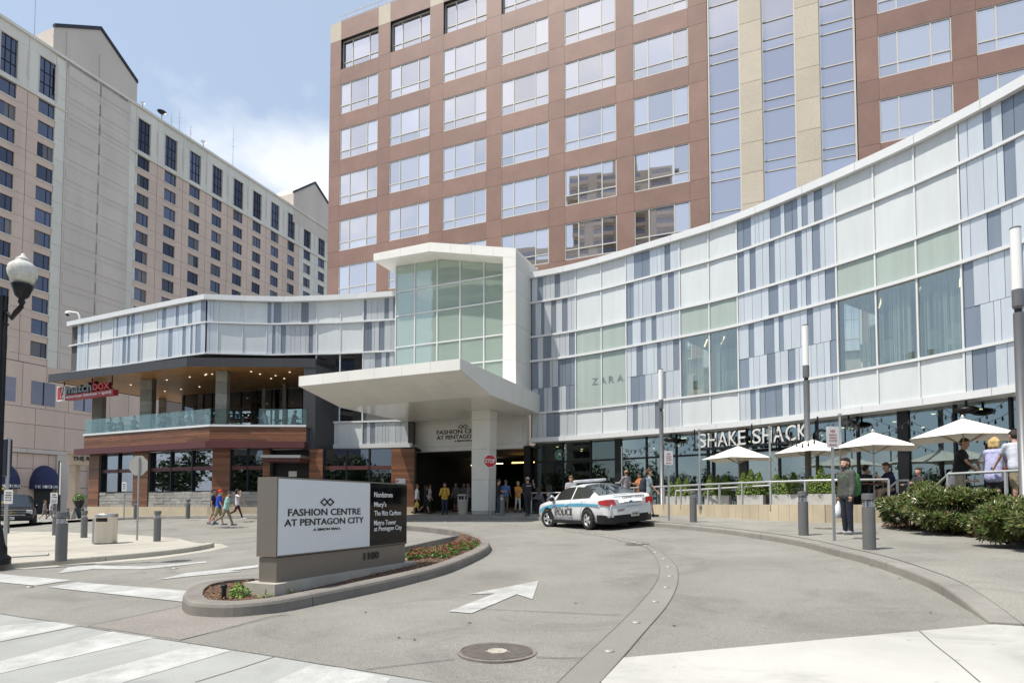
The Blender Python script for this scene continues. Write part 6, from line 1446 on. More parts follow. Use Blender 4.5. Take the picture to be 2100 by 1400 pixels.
b = G(120, 1049, 0.14) if False else at(120, 1049, 43.0); b.z = gz(b.x, b.y) + 0.1; t_ = thing('turn_sign_post', 'dark post with white NO U TURN sign behind the walkers', 'sign', b)
zt_ = at(120, 945, b.y).z; MB().cbox(b + z3 * ((zt_ - b.z) / 2), 0.14, 0.14, zt_ - b.z).build('post', M('dark_green_post', (0.02, 0.03, 0.03), 0.5), t_); c = Vector((b.x - 0.26, b.y - 0.12, at(112, 1021, b.y).z)); plate(t_, c, (1, 0), 0.52, 0.78, m_signp, rad=0.04)
put_text('NO', t_, c + Vector((-0.13, -0.012, 0.18)), (1, 0), m_ink, width=0.26, height=0.13, depth=0.004, bold=0.02); put_text('U TURN', t_, c + Vector((-0.2, -0.012, 0.03)), (1, 0), m_ink, width=0.4, height=0.09, depth=0.004, bold=0.02)
for k in range(3): MB().box(c.x - 0.2, c.y - 0.012, c.z - 0.12 - 0.1 * k, c.x + 0.2, c.y - 0.006, c.z - 0.09 - 0.1 * k).build('print_line', m_ink, t_)
MB().box(b.x + 0.06, b.y - 0.09, zt_ - 2.4, b.x + 0.16, b.y - 0.075, zt_ - 0.05).build('reflector_strip', m_signp, t_)
# pole with signal back and white notice at the left edge
b = G(10, 1132, 0.13); t_ = thing('signal_post', 'galvanised post with dark signal back and white traffic notice at the left edge', 'sign', b); Yb = b.y
zt_ = at(10, 898, Yb).z; MB().lathe([(0.045, 0), (0.045, zt_ - b.z)], 12).build('post', m_galv, t_, True)
z0, z1 = at(10, 976, Yb).z, at(10, 899, Yb).z; x0 = at(4, 930, Yb).x; x1 = at(18, 930, Yb).x
MB().bbox(x0 + 0.02, Yb - 0.1, z0, x1, Yb + 0.12, z1, 0.03).build('signal_back', M('signal_navy', (0.03, 0.035, 0.06), 0.35), t_)
c = Vector((at(21, 1018, Yb).x, Yb - 0.06, at(21, 1018, Yb).z)); plate(t_, c, (1, 0), 0.25, 0.40, m_signp)
for s_, f in (('TRAFFIC', 0.10), ('ENGINEERING', 0.03), ('SERVICES', -0.04), ('CALL 0-500', -0.11)): put_text(s_, t_, c + Vector((-0.09, -0.01, f)), (1, 0), m_ink, width=0.18, height=0.035, depth=0.003)
for py in (1002, 1030): q = at(9, py, Yb); MB().lathe([(0.06, -0.03), (0.075, 0), (0.06, 0.03)], 8, q - Vector((0, 0, 0))).build('yellow_band', M('yellow_tape', (0.45, 0.33, 0.05), 0.4), t_)
# black street lamp
b = G(-11, 1157, 0.13); t_ = thing('street_lamp', 'ornate black street lamp with clear acorn globe', 'street lamp', b); Yb = b.y
m_lampb = M('lamp_black', (0.01, 0.011, 0.014), 0.3, 0.3, var=0.0)
zt_ = at(-11, 655, Yb).z
MB().lathe([(0.27, 0), (0.27, 0.12), (0.25, 0.16), (0.20, 0.2), (0.20, 0.34), (0.16, 0.42), (0.11, 0.75), (0.10, 0.8), (0.075, 0.85)], 16).build('base', m_lampb, t_, True)
rg = []
for z in (0.8, zt_ - b.z + 0.5): rg.append([b + Vector(((0.075 if j % 2 else 0.062) * math.cos(j * 2 * math.pi / 20), (0.075 if j % 2 else 0.062) * math.sin(j * 2 * math.pi / 20), z)) for j in range(20)])
MB().loft(rg, False, True).build('fluted_shaft', m_lampb, t_)
g = at(45, 600, Yb)
MB().tube([(b.x, b.y, zt_), at(14, 640, Yb), at(24, 652, Yb), at(33, 640, Yb), at(44, 628, Yb), at(45, 612, Yb)], 0.05, 8).build('arm', m_lampb, t_)
MB().tube([(b.x, b.y, zt_ - 0.1), at(8, 668, Yb), at(16, 664, Yb)], 0.035, 8).build('scroll', m_lampb, t_)
MB().lathe([(0.03, -0.28), (0.07, -0.2), (0.05, -0.14), (0.12, -0.08), (0.16, 0.04), (0.20, 0.14), (0.20, 0.17), (0.12, 0.2)], 16, g).build('lamp_holder', m_lampb, t_)
k = 0.62
MB().lathe([(0.12, 0.18), (0.20, 0.24), (0.255, 0.36), (0.27, 0.46), (0.25, 0.56), (0.17, 0.64), (0.12, 0.67), (0.13, 0.70), (0.10, 0.74), (0.05, 0.78), (0.03, 0.83), (0.005, 0.85)], 20, g).build('globe', M('acorn_globe', (0.62, 0.60, 0.54), 0.12, var=0.15, scale=6, stretch=(3, 3, 1)), t_)
# bins
b = G(217, 1114, 0.13); t_ = thing('litter_bin', 'brushed stainless litter bin with slot on the left pavement', 'bin', b)
MB().lathe([(0.33, 0.0), (0.33, 0.03)], 28, smooth=False).build('foot', m_black, t_, True)
MB().lathe([(0.325, 0.03), (0.325, 0.86), (0.335, 0.87), (0.335, 0.98), (0.30, 1.0)], 28).build('shell', m_steel, t_, True)
MB().loft([[Vector((0.332 * math.cos(a), 0.332 * math.sin(a), z)) for a in [R(-118 + 3.5 * j) for j in range(20)]] for z in (0.74, 0.86)], closed=False).build('slot', m_black, t_, True)
MB().cbox((-0.38, 0.12, 0.42), 0.14, 0.3, 0.84).build('ash_box', m_galv, t_, True)
b = G(949, 1054, 0.14); t_ = thing('litter_bin', 'pale tapered litter bin beside the canopy column', 'bin', b); MB().lathe([(0.26, 0), (0.29, 0.7), (0.30, 0.72), (0.30, 0.78), (0.25, 0.80)], 20).build('shell', M('bin_beige', (0.45, 0.42, 0.37), 0.6), t_, True); MB().lathe([(0.24, 0.98), (0.30, 1.0), (0.30, 1.06), (0.2, 1.1)], 20).build('lid', m_galv, t_, True)
for k in range(4): MB().cbox((0.26 * math.cos(k * 1.571 + 0.4), 0.26 * math.sin(k * 1.571 + 0.4), 0.88), 0.05, 0.05, 0.22).build('lid_post', m_galv, t_, True)
# loose bits at the lamp foot
a, c = G(22, 1143, 0.14), G(98, 1139, 0.14); t_ = thing('pipe', 'thin grey pipe lying on the left pavement beside the lamp foot', 'pipe', a); MB().tube([a + z3 * 0.02, c + z3 * 0.02], 0.02, 6).build('tube', m_galv, t_); MB().ball(c + z3 * 0.03, 0.035, 8, 6).build('end_cap', m_galv, t_)
b = G(12, 1134, 0.13) + Vector((0.02, -0.25, 0)); t_ = thing('cone_stub', 'orange cone stub beside the street lamp foot', 'cone', b); MB().lathe([(0.11, 0), (0.10, 0.04), (0.06, 0.26), (0.05, 0.27)], 12).build('cone', M('cone_orange', (0.6, 0.09, 0.02), 0.5), t_, True); MB().cbox((0, 0, 0.012), 0.26, 0.26, 0.024).build('cone_base', m_rubber, t_, True)
# planter urn and sandwich boards by the portico
b = at(162, 1037, 56); b.z = 0.75; t_ = thing('urn_planter', 'black urn planter with leafy plant beside the portico', 'planter', b); MB().lathe([(0.3, 0), (0.16, 0.12), (0.14, 0.3), (0.3, 0.55), (0.46, 1.0), (0.5, 1.05), (0.44, 1.06)], 16).build('urn', m_black, t_, True)
MB().prism([b + Vector((-1.0, -1.0, -0.9)), b + Vector((1, -1, -0.9)), b + Vector((1, 1, -0.9)), b + Vector((-1, 1, -0.9))], z3 * 0.9).build('paved_step', m_walkl, t_)
rnd = random.Random(4); cl = []
for i in range(260): v = Vector((rnd.gauss(0, 1), rnd.gauss(0, 1), abs(rnd.gauss(0, 1)))).normalized() * rnd.uniform(0.2, 0.62); cl.append((v + z3 * 1.15, v.normalized()))
share('foliage', leafmesh('foliage', cl, 0.22, m_leafb, rnd, 0.5), t_)
for px, lab, s_ in ((158, 'white A board leaning left near the portico', -1), (176, 'white A board leaning right near the restaurant corner', 1)):
    b = at(px, 1052, 48); b.z = gz(b.x, b.y) + 0.14; t_ = thing('sandwich_board', lab, 'board', b, 'sandwich boards by the restaurant')
    for q in (-1, 1): MB().prism([b + Vector((0.34 * q - 0.0, -0.3, 0)), b + Vector((0.34 * q, 0.3, 0)), b + Vector((0.02 * q, 0.3, 1.0)), b + Vector((0.02 * q, -0.3, 1.0))], Vector((0.03 * q, 0, 0))).build('panel', m_signp if q == s_ else m_black, t_)
b = at(822, 985, 33.5); b.z = gz(b.x, b.y) + 0.14; t_ = thing('notice_board', 'small white notice board with red square behind the black sign panel', 'sign', b)
zc = at(822, 986, 33.5).z; MB().cbox(b + z3 * ((zc - b.z) / 2), 0.06, 0.06, zc - b.z).build('post', m_galv, t_); plate(t_, Vector((b.x, b.y - 0.05, zc)), (1, 0), 0.52, 0.28, m_signp, rad=0.05); MB().box(b.x - 0.22, b.y - 0.064, zc - 0.06, b.x - 0.12, b.y - 0.058, zc + 0.05).build('red_square', m_red, t_)
# ------------------------------------------------------------------ planting
# shrub bed at the right
bed = [G(1806, 1079, 0.14), G(1880, 1086, 0.14), G(1960, 1097, 0.14), G(2040, 1108, 0.14), G(2110, 1117, 0.14), G(2230, 1130, 0.14)]
bp = [Vector((p.x, p.y)) for p in bed] + [Vector((bed[-1].x + 2.4, bed[-1].y + 0.8)), Vector((11.0, 12.4)), Vector((11.4, 15.4)), Vector((12.4, 18.6))]
sheet(bp, lambda x, y: 0.165, m_mulch, 'mulch_bed', 'brown bark mulch under the shrubs at the right', skirt=0.05)
def shrub(c, rx, ry, h, n_, label, seed):
    rnd = random.Random(seed); t_ = thing('shrub', label, 'shrub', c, 'glossy evergreen shrubs at the right'); pts = []
    lobes = [(rnd.uniform(-.6, .6) * rx, rnd.uniform(-.6, .6) * ry, rnd.uniform(.28, .85) * h, rnd.uniform(.4, .62)) for _ in range(11)]
    mb = MB()
    for i in range(n_):
        lx, ly, lz, lr = rnd.choice(lobes); d = Vector((rnd.gauss(0, 1), rnd.gauss(0, 1), rnd.gauss(0.25, 1))).normalized()
        rad = lr * rnd.uniform(0.62, 1.05) ; p = Vector((lx + d.x * rad * rx * 0.75, ly + d.y * rad * ry * 0.75, lz + d.z * rad * h * 0.42))
        if p.z < 0.05 * h: continue
        dd = (d + Vector((rnd.gauss(0, .35), rnd.gauss(0, .35), 0.55))).normalized()     # a whorl of strap leaves at a twig end
        for k in range(6):
            a = k * 1.047 + rnd.uniform(0, 0.5); t = dd.orthogonal().normalized(); t = Matrix.Rotation(a, 3, dd) @ t; v = (t * 0.85 + dd * rnd.uniform(0.2, 0.9)).normalized(); L_ = rnd.uniform(0.085, 0.14); sd_ = v.cross(dd).normalized() * L_ * 0.15
            nn = v.cross(sd_).normalized(); mid_ = p + v * L_ * 0.55 + nn * 0.006
            mb.add([p, mid_ - sd_, p + v * L_ - nn * 0.012, mid_ + sd_], [(0, 1, 2, 3)])
    share('foliage', mixleaf(mb.mesh('foliage', m_leafd), (m_leafd2, m_leafd3, m_leafd4), (45, 28, 22, 5), seed), t_)
    st_ = MB()
    for i in range(7): a = rnd.uniform(0, 6.28); st_.tube([(0, 0, -0.02), (0.25 * rx * math.cos(a), 0.25 * ry * math.sin(a), 0.3 * h), (0.5 * rx * math.cos(a), 0.5 * ry * math.sin(a), 0.62 * h)], 0.02, 5, 0.008)
    share('stems', st_.mesh('stems', m_bark), t_)
for i, (px, Y, rx, ry, h, n_, lab) in enumerate(((1865, 15.4, 0.95, 0.9, 0.92, 1900, 'leftmost glossy shrub at the tip of the mulch bed'), (1952, 13.9, 1.05, 0.95, 0.98, 2200, 'middle glossy shrub below the man in the black shirt'), (2062, 11.9, 1.05, 1.0, 0.86, 2300, 'right glossy shrub below the woman in lavender'), (1912, 15.6, 1.0, 0.9, 1.15, 1700, 'tallest glossy shrub behind the leftmost one'), (2015, 13.7, 1.05, 0.9, 1.0, 1700, 'glossy shrub behind the middle one'), (2150, 10.9, 1.0, 1.0, 0.86, 1400, 'glossy shrub cut by the right edge'))):
    c = at(px, 1000, Y); c.z = gz(c.x, c.y) + 0.16; shrub(c, rx, ry, h, n_, lab, 50 + i)
# island plants
rnd = random.Random(21)
def clump(n_, r_, h, sz, seed):
    rr = random.Random(seed); P = []
    for i in range(n_): a = rr.uniform(0, 6.28); q = r_ * rr.random() ** .5; P.append((Vector((q * math.cos(a), q * math.sin(a), h * rr.uniform(0.1, 1) * (1 - 0.5 * q / r_))), Vector((math.cos(a) * .6, math.sin(a) * .6, .8))))
    return P
leafA = leafmesh('leaves', clump(110, 0.15, 0.17, 0.07, 1), 0.07, m_leafb, rnd, 0.6); m_flow = M('dark_red_petal', (0.20, 0.006, 0.018), 0.6, var=0.3, scale=20)
flowA = leafmesh('flowers', [(p + z3 * 0.05, n_) for p, n_ in clump(32, 0.14, 0.17, 0.05, 2)], 0.062, m_flow, rnd, 0.95, 1.2)
fp = [(862, 1143), (850, 1137), (880, 1135), (895, 1141), (905, 1133), (918, 1128), (930, 1124), (940, 1128), (925, 1137), (950, 1122), (962, 1119), (945, 1117), (972, 1117), (958, 1126), (935, 1133), (912, 1143), (845, 1146), (868, 1132), (925, 1120), (968, 1122)]
for i, (x, y) in enumerate(fp):
    p = G(x, y, 0.13); t_ = thing('flowering_plant', 'low green bedding plant with dark red flowers at the far end of the island', 'plant', p, 'bedding plants at the far end of the island', rotz=rnd.uniform(0, 6)); k = rnd.uniform(0.7, 1.1)
    share('leaves', leafA, t_, sc=(k, k, k)); share('flowers', flowA, t_, sc=(k, k, k))
leafB = leafmesh('leaves', clump(150, 0.16, 0.26, 0.08, 3), 0.085, M('bright_leaf', (0.14, 0.27, 0.035), 0.5, var=0.3, scale=20), rnd, 0.6, 0.8); leafC = leafmesh('leaves', clump(60, 0.14, 0.12, 0.07, 5), 0.07, M('pale_leaf', (0.20, 0.26, 0.10), 0.6, var=0.3, scale=20), rnd, 0.35, 0.8)
for x, y, me, lab in ((490, 1222, leafB, 'bright green weed on the mulch beside the black stub'), (590, 1216, leafC, 'pale green weed against the sign plinth'), (545, 1225, leafC, 'small wispy weed in front of the plinth corner')):
    p = G(x, y, 0.13); t_ = thing('weed', lab, 'plant', p); share('leaves', me, t_, sc=(0.75, 0.75, 0.75))
    MB().lathe([(0.012, -0.02), (0.006, 0.12)], 5).build('stalk', m_leafb, t_, True)
p = G(459, 1228, 0.13); t_ = thing('path_light', 'short black stub light in the island mulch', 'light', p); MB().lathe([(0.03, -0.02), (0.03, 0.15), (0.042, 0.15), (0.042, 0.19), (0.03, 0.2)], 12, smooth=False).build('stake', m_black, t_, True); MB().lathe([(0.05, 0), (0.05, 0.015)], 10, smooth=False).build('foot', m_black, t_, True)
mk_ = MB(); rnd = random.Random(77)
def inpoly(p, P):
    c = False; j = len(P) - 1
    for i in range(len(P)):
        if (P[i].y > p.y) != (P[j].y > p.y) and p.x < (P[j].x - P[i].x) * (p.y - P[i].y) / (P[j].y - P[i].y) + P[i].x: c = not c
        j = i
    return c
def chips(poly, upv, n_, seed, s0=0.03):
    rr = random.Random(seed); mb = MB(); xs = [p.x for p in poly]; ys = [p.y for p in poly]; k = 0
    while k < n_:
        p = Vector((rr.uniform(min(xs), max(xs)), rr.uniform(min(ys), min(max(ys), 19))))
        if not inpoly(p, poly): k += 0.02; continue
        k += 1; s_ = s0 * rr.uniform(0.5, 1.6); a = rr.uniform(0, 6.28); u_ = Vector((math.cos(a), math.sin(a), rr.uniform(-.5, .5))).normalized(); w_ = Vector((-u_.y, u_.x, rr.uniform(-.4, .4))).normalized(); z = gz(p.x, p.y) + upv + rr.uniform(0.003, 0.02)
        o_ = Vector((p.x, p.y, z)); mb.add([o_, o_ + u_ * s_, o_ + u_ * s_ + w_ * s_ * .4, o_ + w_ * s_ * .4], [(0, 1, 2, 3)])
    return mb
mp_ = [Vector((p[0], p[1])) for p in list(II[:i0 + 2]) + [Vector((q.x, q.y)) for q in lead]]
o_ = chips(mp_, 0.135, 3200, 1, 0.035).build('bark_chips', M('bark_chip', (0.20, 0.105, 0.055), 0.9, var=0.5, scale=30, pos=True), None, kind='stuff'); tag(o_, 'loose bark chips on the island mulch')
o_ = chips(bp, 0.17, 4200, 2, 0.05).build('bark_chips', MATS['bark_chip'], None, kind='stuff'); tag(o_, 'loose bark chips under the right hand shrubs')
# fallen leaves and litter on the road
rnd = random.Random(8)
lm = MB(); lm.add([(-0.03, 0, 0.004), (0, -0.014, 0.012), (0.035, 0, 0.005), (0, 0.014, 0.013)], [(0, 1, 2, 3)]); leaf_me = lm.mesh('fallen_leaf', M('dry_leaf', (0.10, 0.06, 0.03), 0.9, rand=0.5))
for x, y, lab in ((818, 1308, 'reddish dry leaf on the driveway left of the arrow tail'), (1786, 1160, 'dry leaf in the kerb gutter'), (1845, 1186, 'second dry leaf at the foot of the curved kerb'), (1908, 1256, 'dark dry leaf on the driveway near the kerb end'), (963, 1278, 'dark leaf below the arrow tail'), (850, 1312, 'small dark leaf above the manhole'), (1382, 1284, 'tiny leaf right of the concrete band'), (750, 1256, 'tiny leaf on the driveway by the island kerb'), (1180, 1237, 'tiny leaf right of the arrow head')):
    p = G(x, y); o_ = bpy.data.objects.new('fallen_leaf', leaf_me); col.objects.link(o_); o_.location = p + z3 * (0.004 if y < 1380 else 0.01); o_.rotation_euler = (0, 0, rnd.uniform(0, 6)); tag(o_, lab, 'leaf', 'fallen leaves on the driveway')
# ------------------------------------------------------------------ trees across the street (mirrored in the shop glass)
def tree_mesh(h, r_, n_, seed):
    rr = random.Random(seed); tr_ = MB(); tr_.tube([(0, 0, 0), (0.1, 0, h * 0.25), (0, 0.1, h * 0.5), (0.1, 0, h * 0.8)], 0.22, 8, 0.06); lob = []
    for i in range(11): a = rr.uniform(0, 6.28); q = Vector((r_ * 0.6 * math.cos(a), r_ * 0.6 * math.sin(a), h * rr.uniform(0.38, 0.88))); lob.append(q); tr_.tube([(0, 0, h * 0.3), q * 0.6 + z3 * h * 0.15, q], 0.08, 5, 0.02)
    P = []
    for i in range(n_): q = rr.choice(lob); d = Vector((rr.gauss(0, 1), rr.gauss(0, 1), rr.gauss(0, 1))).normalized() * rr.uniform(0.4, 1.0) * r_ * 0.55; P.append((q + d, d.normalized()))
    return tr_.mesh('trunk', m_bark), leafmesh('crown', P, 0.6, m_leaft, rr, 0.6)
TM = [tree_mesh(8.0, 3.8, 1700, 60), tree_mesh(9.5, 4.2, 1900, 61), tree_mesh(7.2, 3.6, 1500, 62)]
rr = random.Random(3)
spots = [(-92 + i * 9.2 + rr.uniform(-2, 2), -20 - rr.uniform(0, 8)) for i in range(14)] + [(-62 - rr.uniform(0, 9), -14 + i * 8.5 + rr.uniform(-2, 2)) for i in range(6)]
for i, (x, y) in enumerate(spots):
    t_ = thing('street_tree', 'leafy street tree off to the side, seen only as dark green in the glass', 'tree', (x, y, gz(x, y)), 'trees mirrored in the shop glass', rotz=rr.uniform(0, 6)); k = rr.uniform(0.85, 1.2)
    share('trunk', TM[i % 3][0], t_, sc=(k, k, k)); share('crown', TM[i % 3][1], t_, sc=(k, k, k))
gb_ = thing('added_brick_block', 'low brown brick building added across the street to darken the restaurant window reflections', 'building', (-10, -40, 0)); MB().box(-110, -52, 0, 60, -36, 6.0).build('wall', M('low_brick', (0.20, 0.13, 0.09), 0.9, var=0.15, scale=0.3, pos=True), gb_)  # unseen block added to break the bright horizon in the restaurant glass
for i in range(32): MB().box(-108 + i * 5.3, -36, 1.2, -105 + i * 5.3, -35.94, 4.2).build('window', g_hotel, gb_)
MB().box(-110.5, -52.5, 6.0, 60.5, -35.5, 6.4).build('roof_edge', m_hcream, gb_)
# ------------------------------------------------------------------ vehicles
def carbody(root, ST, mat_body, mat_glass, glass_x, wind_x, rear_x, pillars, wr_k=0.80, roof_mat=None):
    """ST: stations (x, halfwidth, sill z, belt z, roof z, roof half width); ring goes sill -> roof centre, mirrored"""
    def ring(x, w, zs, zb, zr, wr):
        g = zr - zb
        L_ = [(w * 0.90, zs), (w * 0.97, zs + 0.10), (w, zs + (zb - zs) * 0.45), (w * 0.995, zb - 0.14), (w * 0.965, zb - 0.02), (w * 0.94, zb), (wr + (w * 0.94 - wr) * 0.12, zb + g * 0.86), (wr * 0.86, zb + g * 0.985 if g > 0.1 else zr), (wr * 0.45, zr + 0.012), (0, zr + 0.018)]
        return [Vector((x, y, z)) for y, z in L_]
    RG = [ring(*s) for s in ST]; n_ = len(RG[0])
    full = [r + [Vector((p.x, -p.y, p.z)) for p in r[-2::-1]] for r in RG]; N = len(full[0])
    parts = {'body': MB(), 'side_window': [], 'windscreen': MB(), 'rear_window': MB()}
    body = MB(); body.loft(full, False, False, False, True)
    # take glass faces out of the shell
    keep = []; sms = []; glass = {'windscreen': MB(), 'rear_window': MB()}; sides = {}
    k = 0
    for i in range(len(full) - 1):
        xm = (ST[i][0] + ST[i + 1][0]) / 2
        for j in range(N - 1):
            f = body.f[k]; k += 1; jj = j if j < n_ - 1 else N - 2 - j
            dest = None
            if jj == 5 and glass_x[0] <= xm <= glass_x[1] and not any(a < xm < b for a, b in pillars): dest = ('s', 1 if j < n_ - 1 else -1, sum(1 for a, b in pillars if xm > b))
            if jj >= 6 and wind_x[0] <= xm <= wind_x[1]: dest = 'windscreen'
            if jj >= 6 and rear_x[0] <= xm <= rear_x[1]: dest = 'rear_window'
            if dest is None: keep.append(f); sms.append(True)
            else:
                vs = [body.v[q] for q in f]
                if isinstance(dest, tuple): sides.setdefault(dest, MB()).add(vs, [(0, 1, 2, 3)], True)
                else: glass[dest].add(vs, [(0, 1, 2, 3)], True)
    body.f = keep; body.sm = sms
    for e in (0, -1): body.f.append(tuple((range(N) if e == 0 else range((len(full) - 1) * N, len(full) * N)))); body.sm.append(False)
    bo = body.build('body', mat_body, root, True)
    for d_, m_ in glass.items():
        if m_.f: m_.build(d_, mat_glass, root, True)
    for d_, m_ in sides.items(): m_.build('side_window', mat_glass, root, True)
    # door shut lines
    return bo, RG
def wheel(root, x, y, r, wd, rimm, steer=0.0, spokes=5):
    t_ = bpy.data.objects.new('wheel', MB().lathe([(r * 0.62, -wd / 2), (r * 0.93, -wd / 2), (r, -wd * 0.36), (r, wd * 0.36), (r * 0.93, wd / 2), (r * 0.62, wd / 2), (r * 0.60, wd * 0.1)], 28, cap=False).mesh('wheel', m_rubber)); col.objects.link(t_); t_.parent = root; t_.location = (x, y, r); t_.rotation_euler = (math.pi / 2 * (1 if y < 0 else -1), 0, steer)
    MB().lathe([(r * 0.66, wd * 0.2), (r * 0.66, wd * 0.46), (r * 0.60, wd * 0.47), (r * 0.58, wd * 0.3)], 24, cap=False).build('rim', rimm, t_, True)
    MB().lathe([(r * 0.6, wd * 0.1), (r * 0.6, wd * 0.14)], 20).build('brake_disc', m_black, t_, True)
    sp = MB()
    for k in range(spokes):
        a = k * 2 * math.pi / spokes; d = Vector((math.cos(a), math.sin(a), 0)); p = Vector((-d.y, d.x, 0))
        sp.add([d * r * 0.1 + p * r * 0.1 + z3 * wd * 0.44, d * r * 0.1 - p * r * 0.1 + z3 * wd * 0.44, d * r * 0.63 - p * r * 0.15 + z3 * wd * 0.42, d * r * 0.63 + p * r * 0.15 + z3 * wd * 0.42, d * r * 0.1 + p * r * 0.1 + z3 * wd * 0.2, d * r * 0.1 - p * r * 0.1 + z3 * wd * 0.2, d * r * 0.63 - p * r * 0.15 + z3 * wd * 0.2, d * r * 0.63 + p * r * 0.15 + z3 * wd * 0.2], [(0, 1, 2, 3), (4, 7, 6, 5), (0, 4, 5, 1), (1, 5, 6, 2), (2, 6, 7, 3), (3, 7, 4, 0)])
    sp.lathe([(r * 0.17, wd * 0.2), (r * 0.17, wd * 0.45), (r * 0.10, wd * 0.47)], 14); sp.build('spokes', rimm, t_, True)
    return t_
def place_car(root, fl, fr, rl):
    """origin at the rear axle centre; fl/rl/rr wheel contact points"""
    pass
def side_poly(root, pts, y, th, name, mat, sgn=1):
    return MB().prism([Vector((x, y, z)) for x, z in pts], Vector((0, th * sgn, 0))).build(name, mat, root, True)
def loc_text(root, s, p, rot, mat, name='lettering', **k):
    me = text_mesh(s, mat=mat, name=name, **k); o = bpy.data.objects.new(name, me); col.objects.link(o); o.parent = root; o.location = p; o.rotation_euler = rot; return o
h = Vector((-0.412, 0.911)); lf = Vector((-h.y, h.x))
Rl = Vector((2.72, 20.45)); Ro = Rl - lf * 0.80
pol = thing('police_car', 'white police sedan with blue stripe parked at the kerb', 'car', (Ro.x, Ro.y, gz(Ro.x, Ro.y)))
zf, zr0 = gz(*(Ro + h * 2.87)), gz(*Ro); zl_, zr1 = gz(*(Ro + lf * 0.8)), gz(*(Ro - lf * 0.8))
fx = Vector((h.x * 2.87, h.y * 2.87, zf - zr0)).normalized(); ly = Vector((lf.x * 1.6, lf.y * 1.6, zl_ - zr1)).normalized(); uz = fx.cross(ly).normalized(); ly = uz.cross(fx)
pol.rotation_euler = Matrix((fx, ly, uz)).transposed().to_euler()
m_pw = M('police_white', (0.70, 0.71, 0.72), 0.25, var=0.05, scale=3, coat=0.8); m_cg = MIRROR('car_glass', (0.42, 0.46, 0.48), 0.01, 0.0, k=0.62, rand=0, dark=(0.012, 0.014, 0.016)); m_rim = M('alloy', (0.62, 0.63, 0.64), 0.3, 0.7, var=0.0)
m_pb = M('police_blue', (0.07, 0.36, 0.55), 0.3, var=0, coat=0.5); m_tail = M('tail_red', (0.45, 0.01, 0.015), 0.15, var=0, coat=0.5); m_clr = M('clear_lens', (0.55, 0.55, 0.56), 0.1, var=0)
# stations from rear (-1.16) to nose (3.99); x forward from the rear axle
ST = [(-1.15, 0.80, 0.42, 0.80, 0.83, 0.70), (-1.10, 0.86, 0.34, 0.98, 1.01, 0.72), (-1.00, 0.90, 0.30, 1.085, 1.115, 0.74), (-0.62, 0.935, 0.26, 1.08, 1.135, 0.74), (-0.45, 0.945, 0.24, 1.07, 1.14, 0.73), (-0.1, 0.955, 0.23, 1.06, 1.285, 0.66), (0.25, 0.96, 0.22, 1.05, 1.425, 0.61), (0.62, 0.96, 0.21, 1.04, 1.505, 0.60), (1.05, 0.965, 0.21, 1.03, 1.535, 0.60), (1.12, 0.965, 0.21, 1.03, 1.537, 0.60), (1.65, 0.96, 0.21, 1.02, 1.52, 0.60), (1.95, 0.955, 0.21, 1.01, 1.47, 0.60), (2.3, 0.95, 0.22, 1.00, 1.33, 0.64), (2.62, 0.945, 0.22, 0.985, 1.16, 0.69), (2.85, 0.94, 0.23, 0.97, 1.03, 0.72), (3.2, 0.93, 0.23, 0.93, 0.985, 0.72), (3.6, 0.90, 0.24, 0.87, 0.92, 0.70), (3.85, 0.83, 0.26, 0.78, 0.82, 0.64), (3.95, 0.74, 0.30, 0.66, 0.70, 0.55), (3.99, 0.66, 0.36, 0.56, 0.58, 0.5)]
bo, RG = carbody(pol, ST, m_pw, m_cg, (0.05, 2.35), (1.96, 2.84), (-0.44, 0.5), [(1.05, 1.12)])
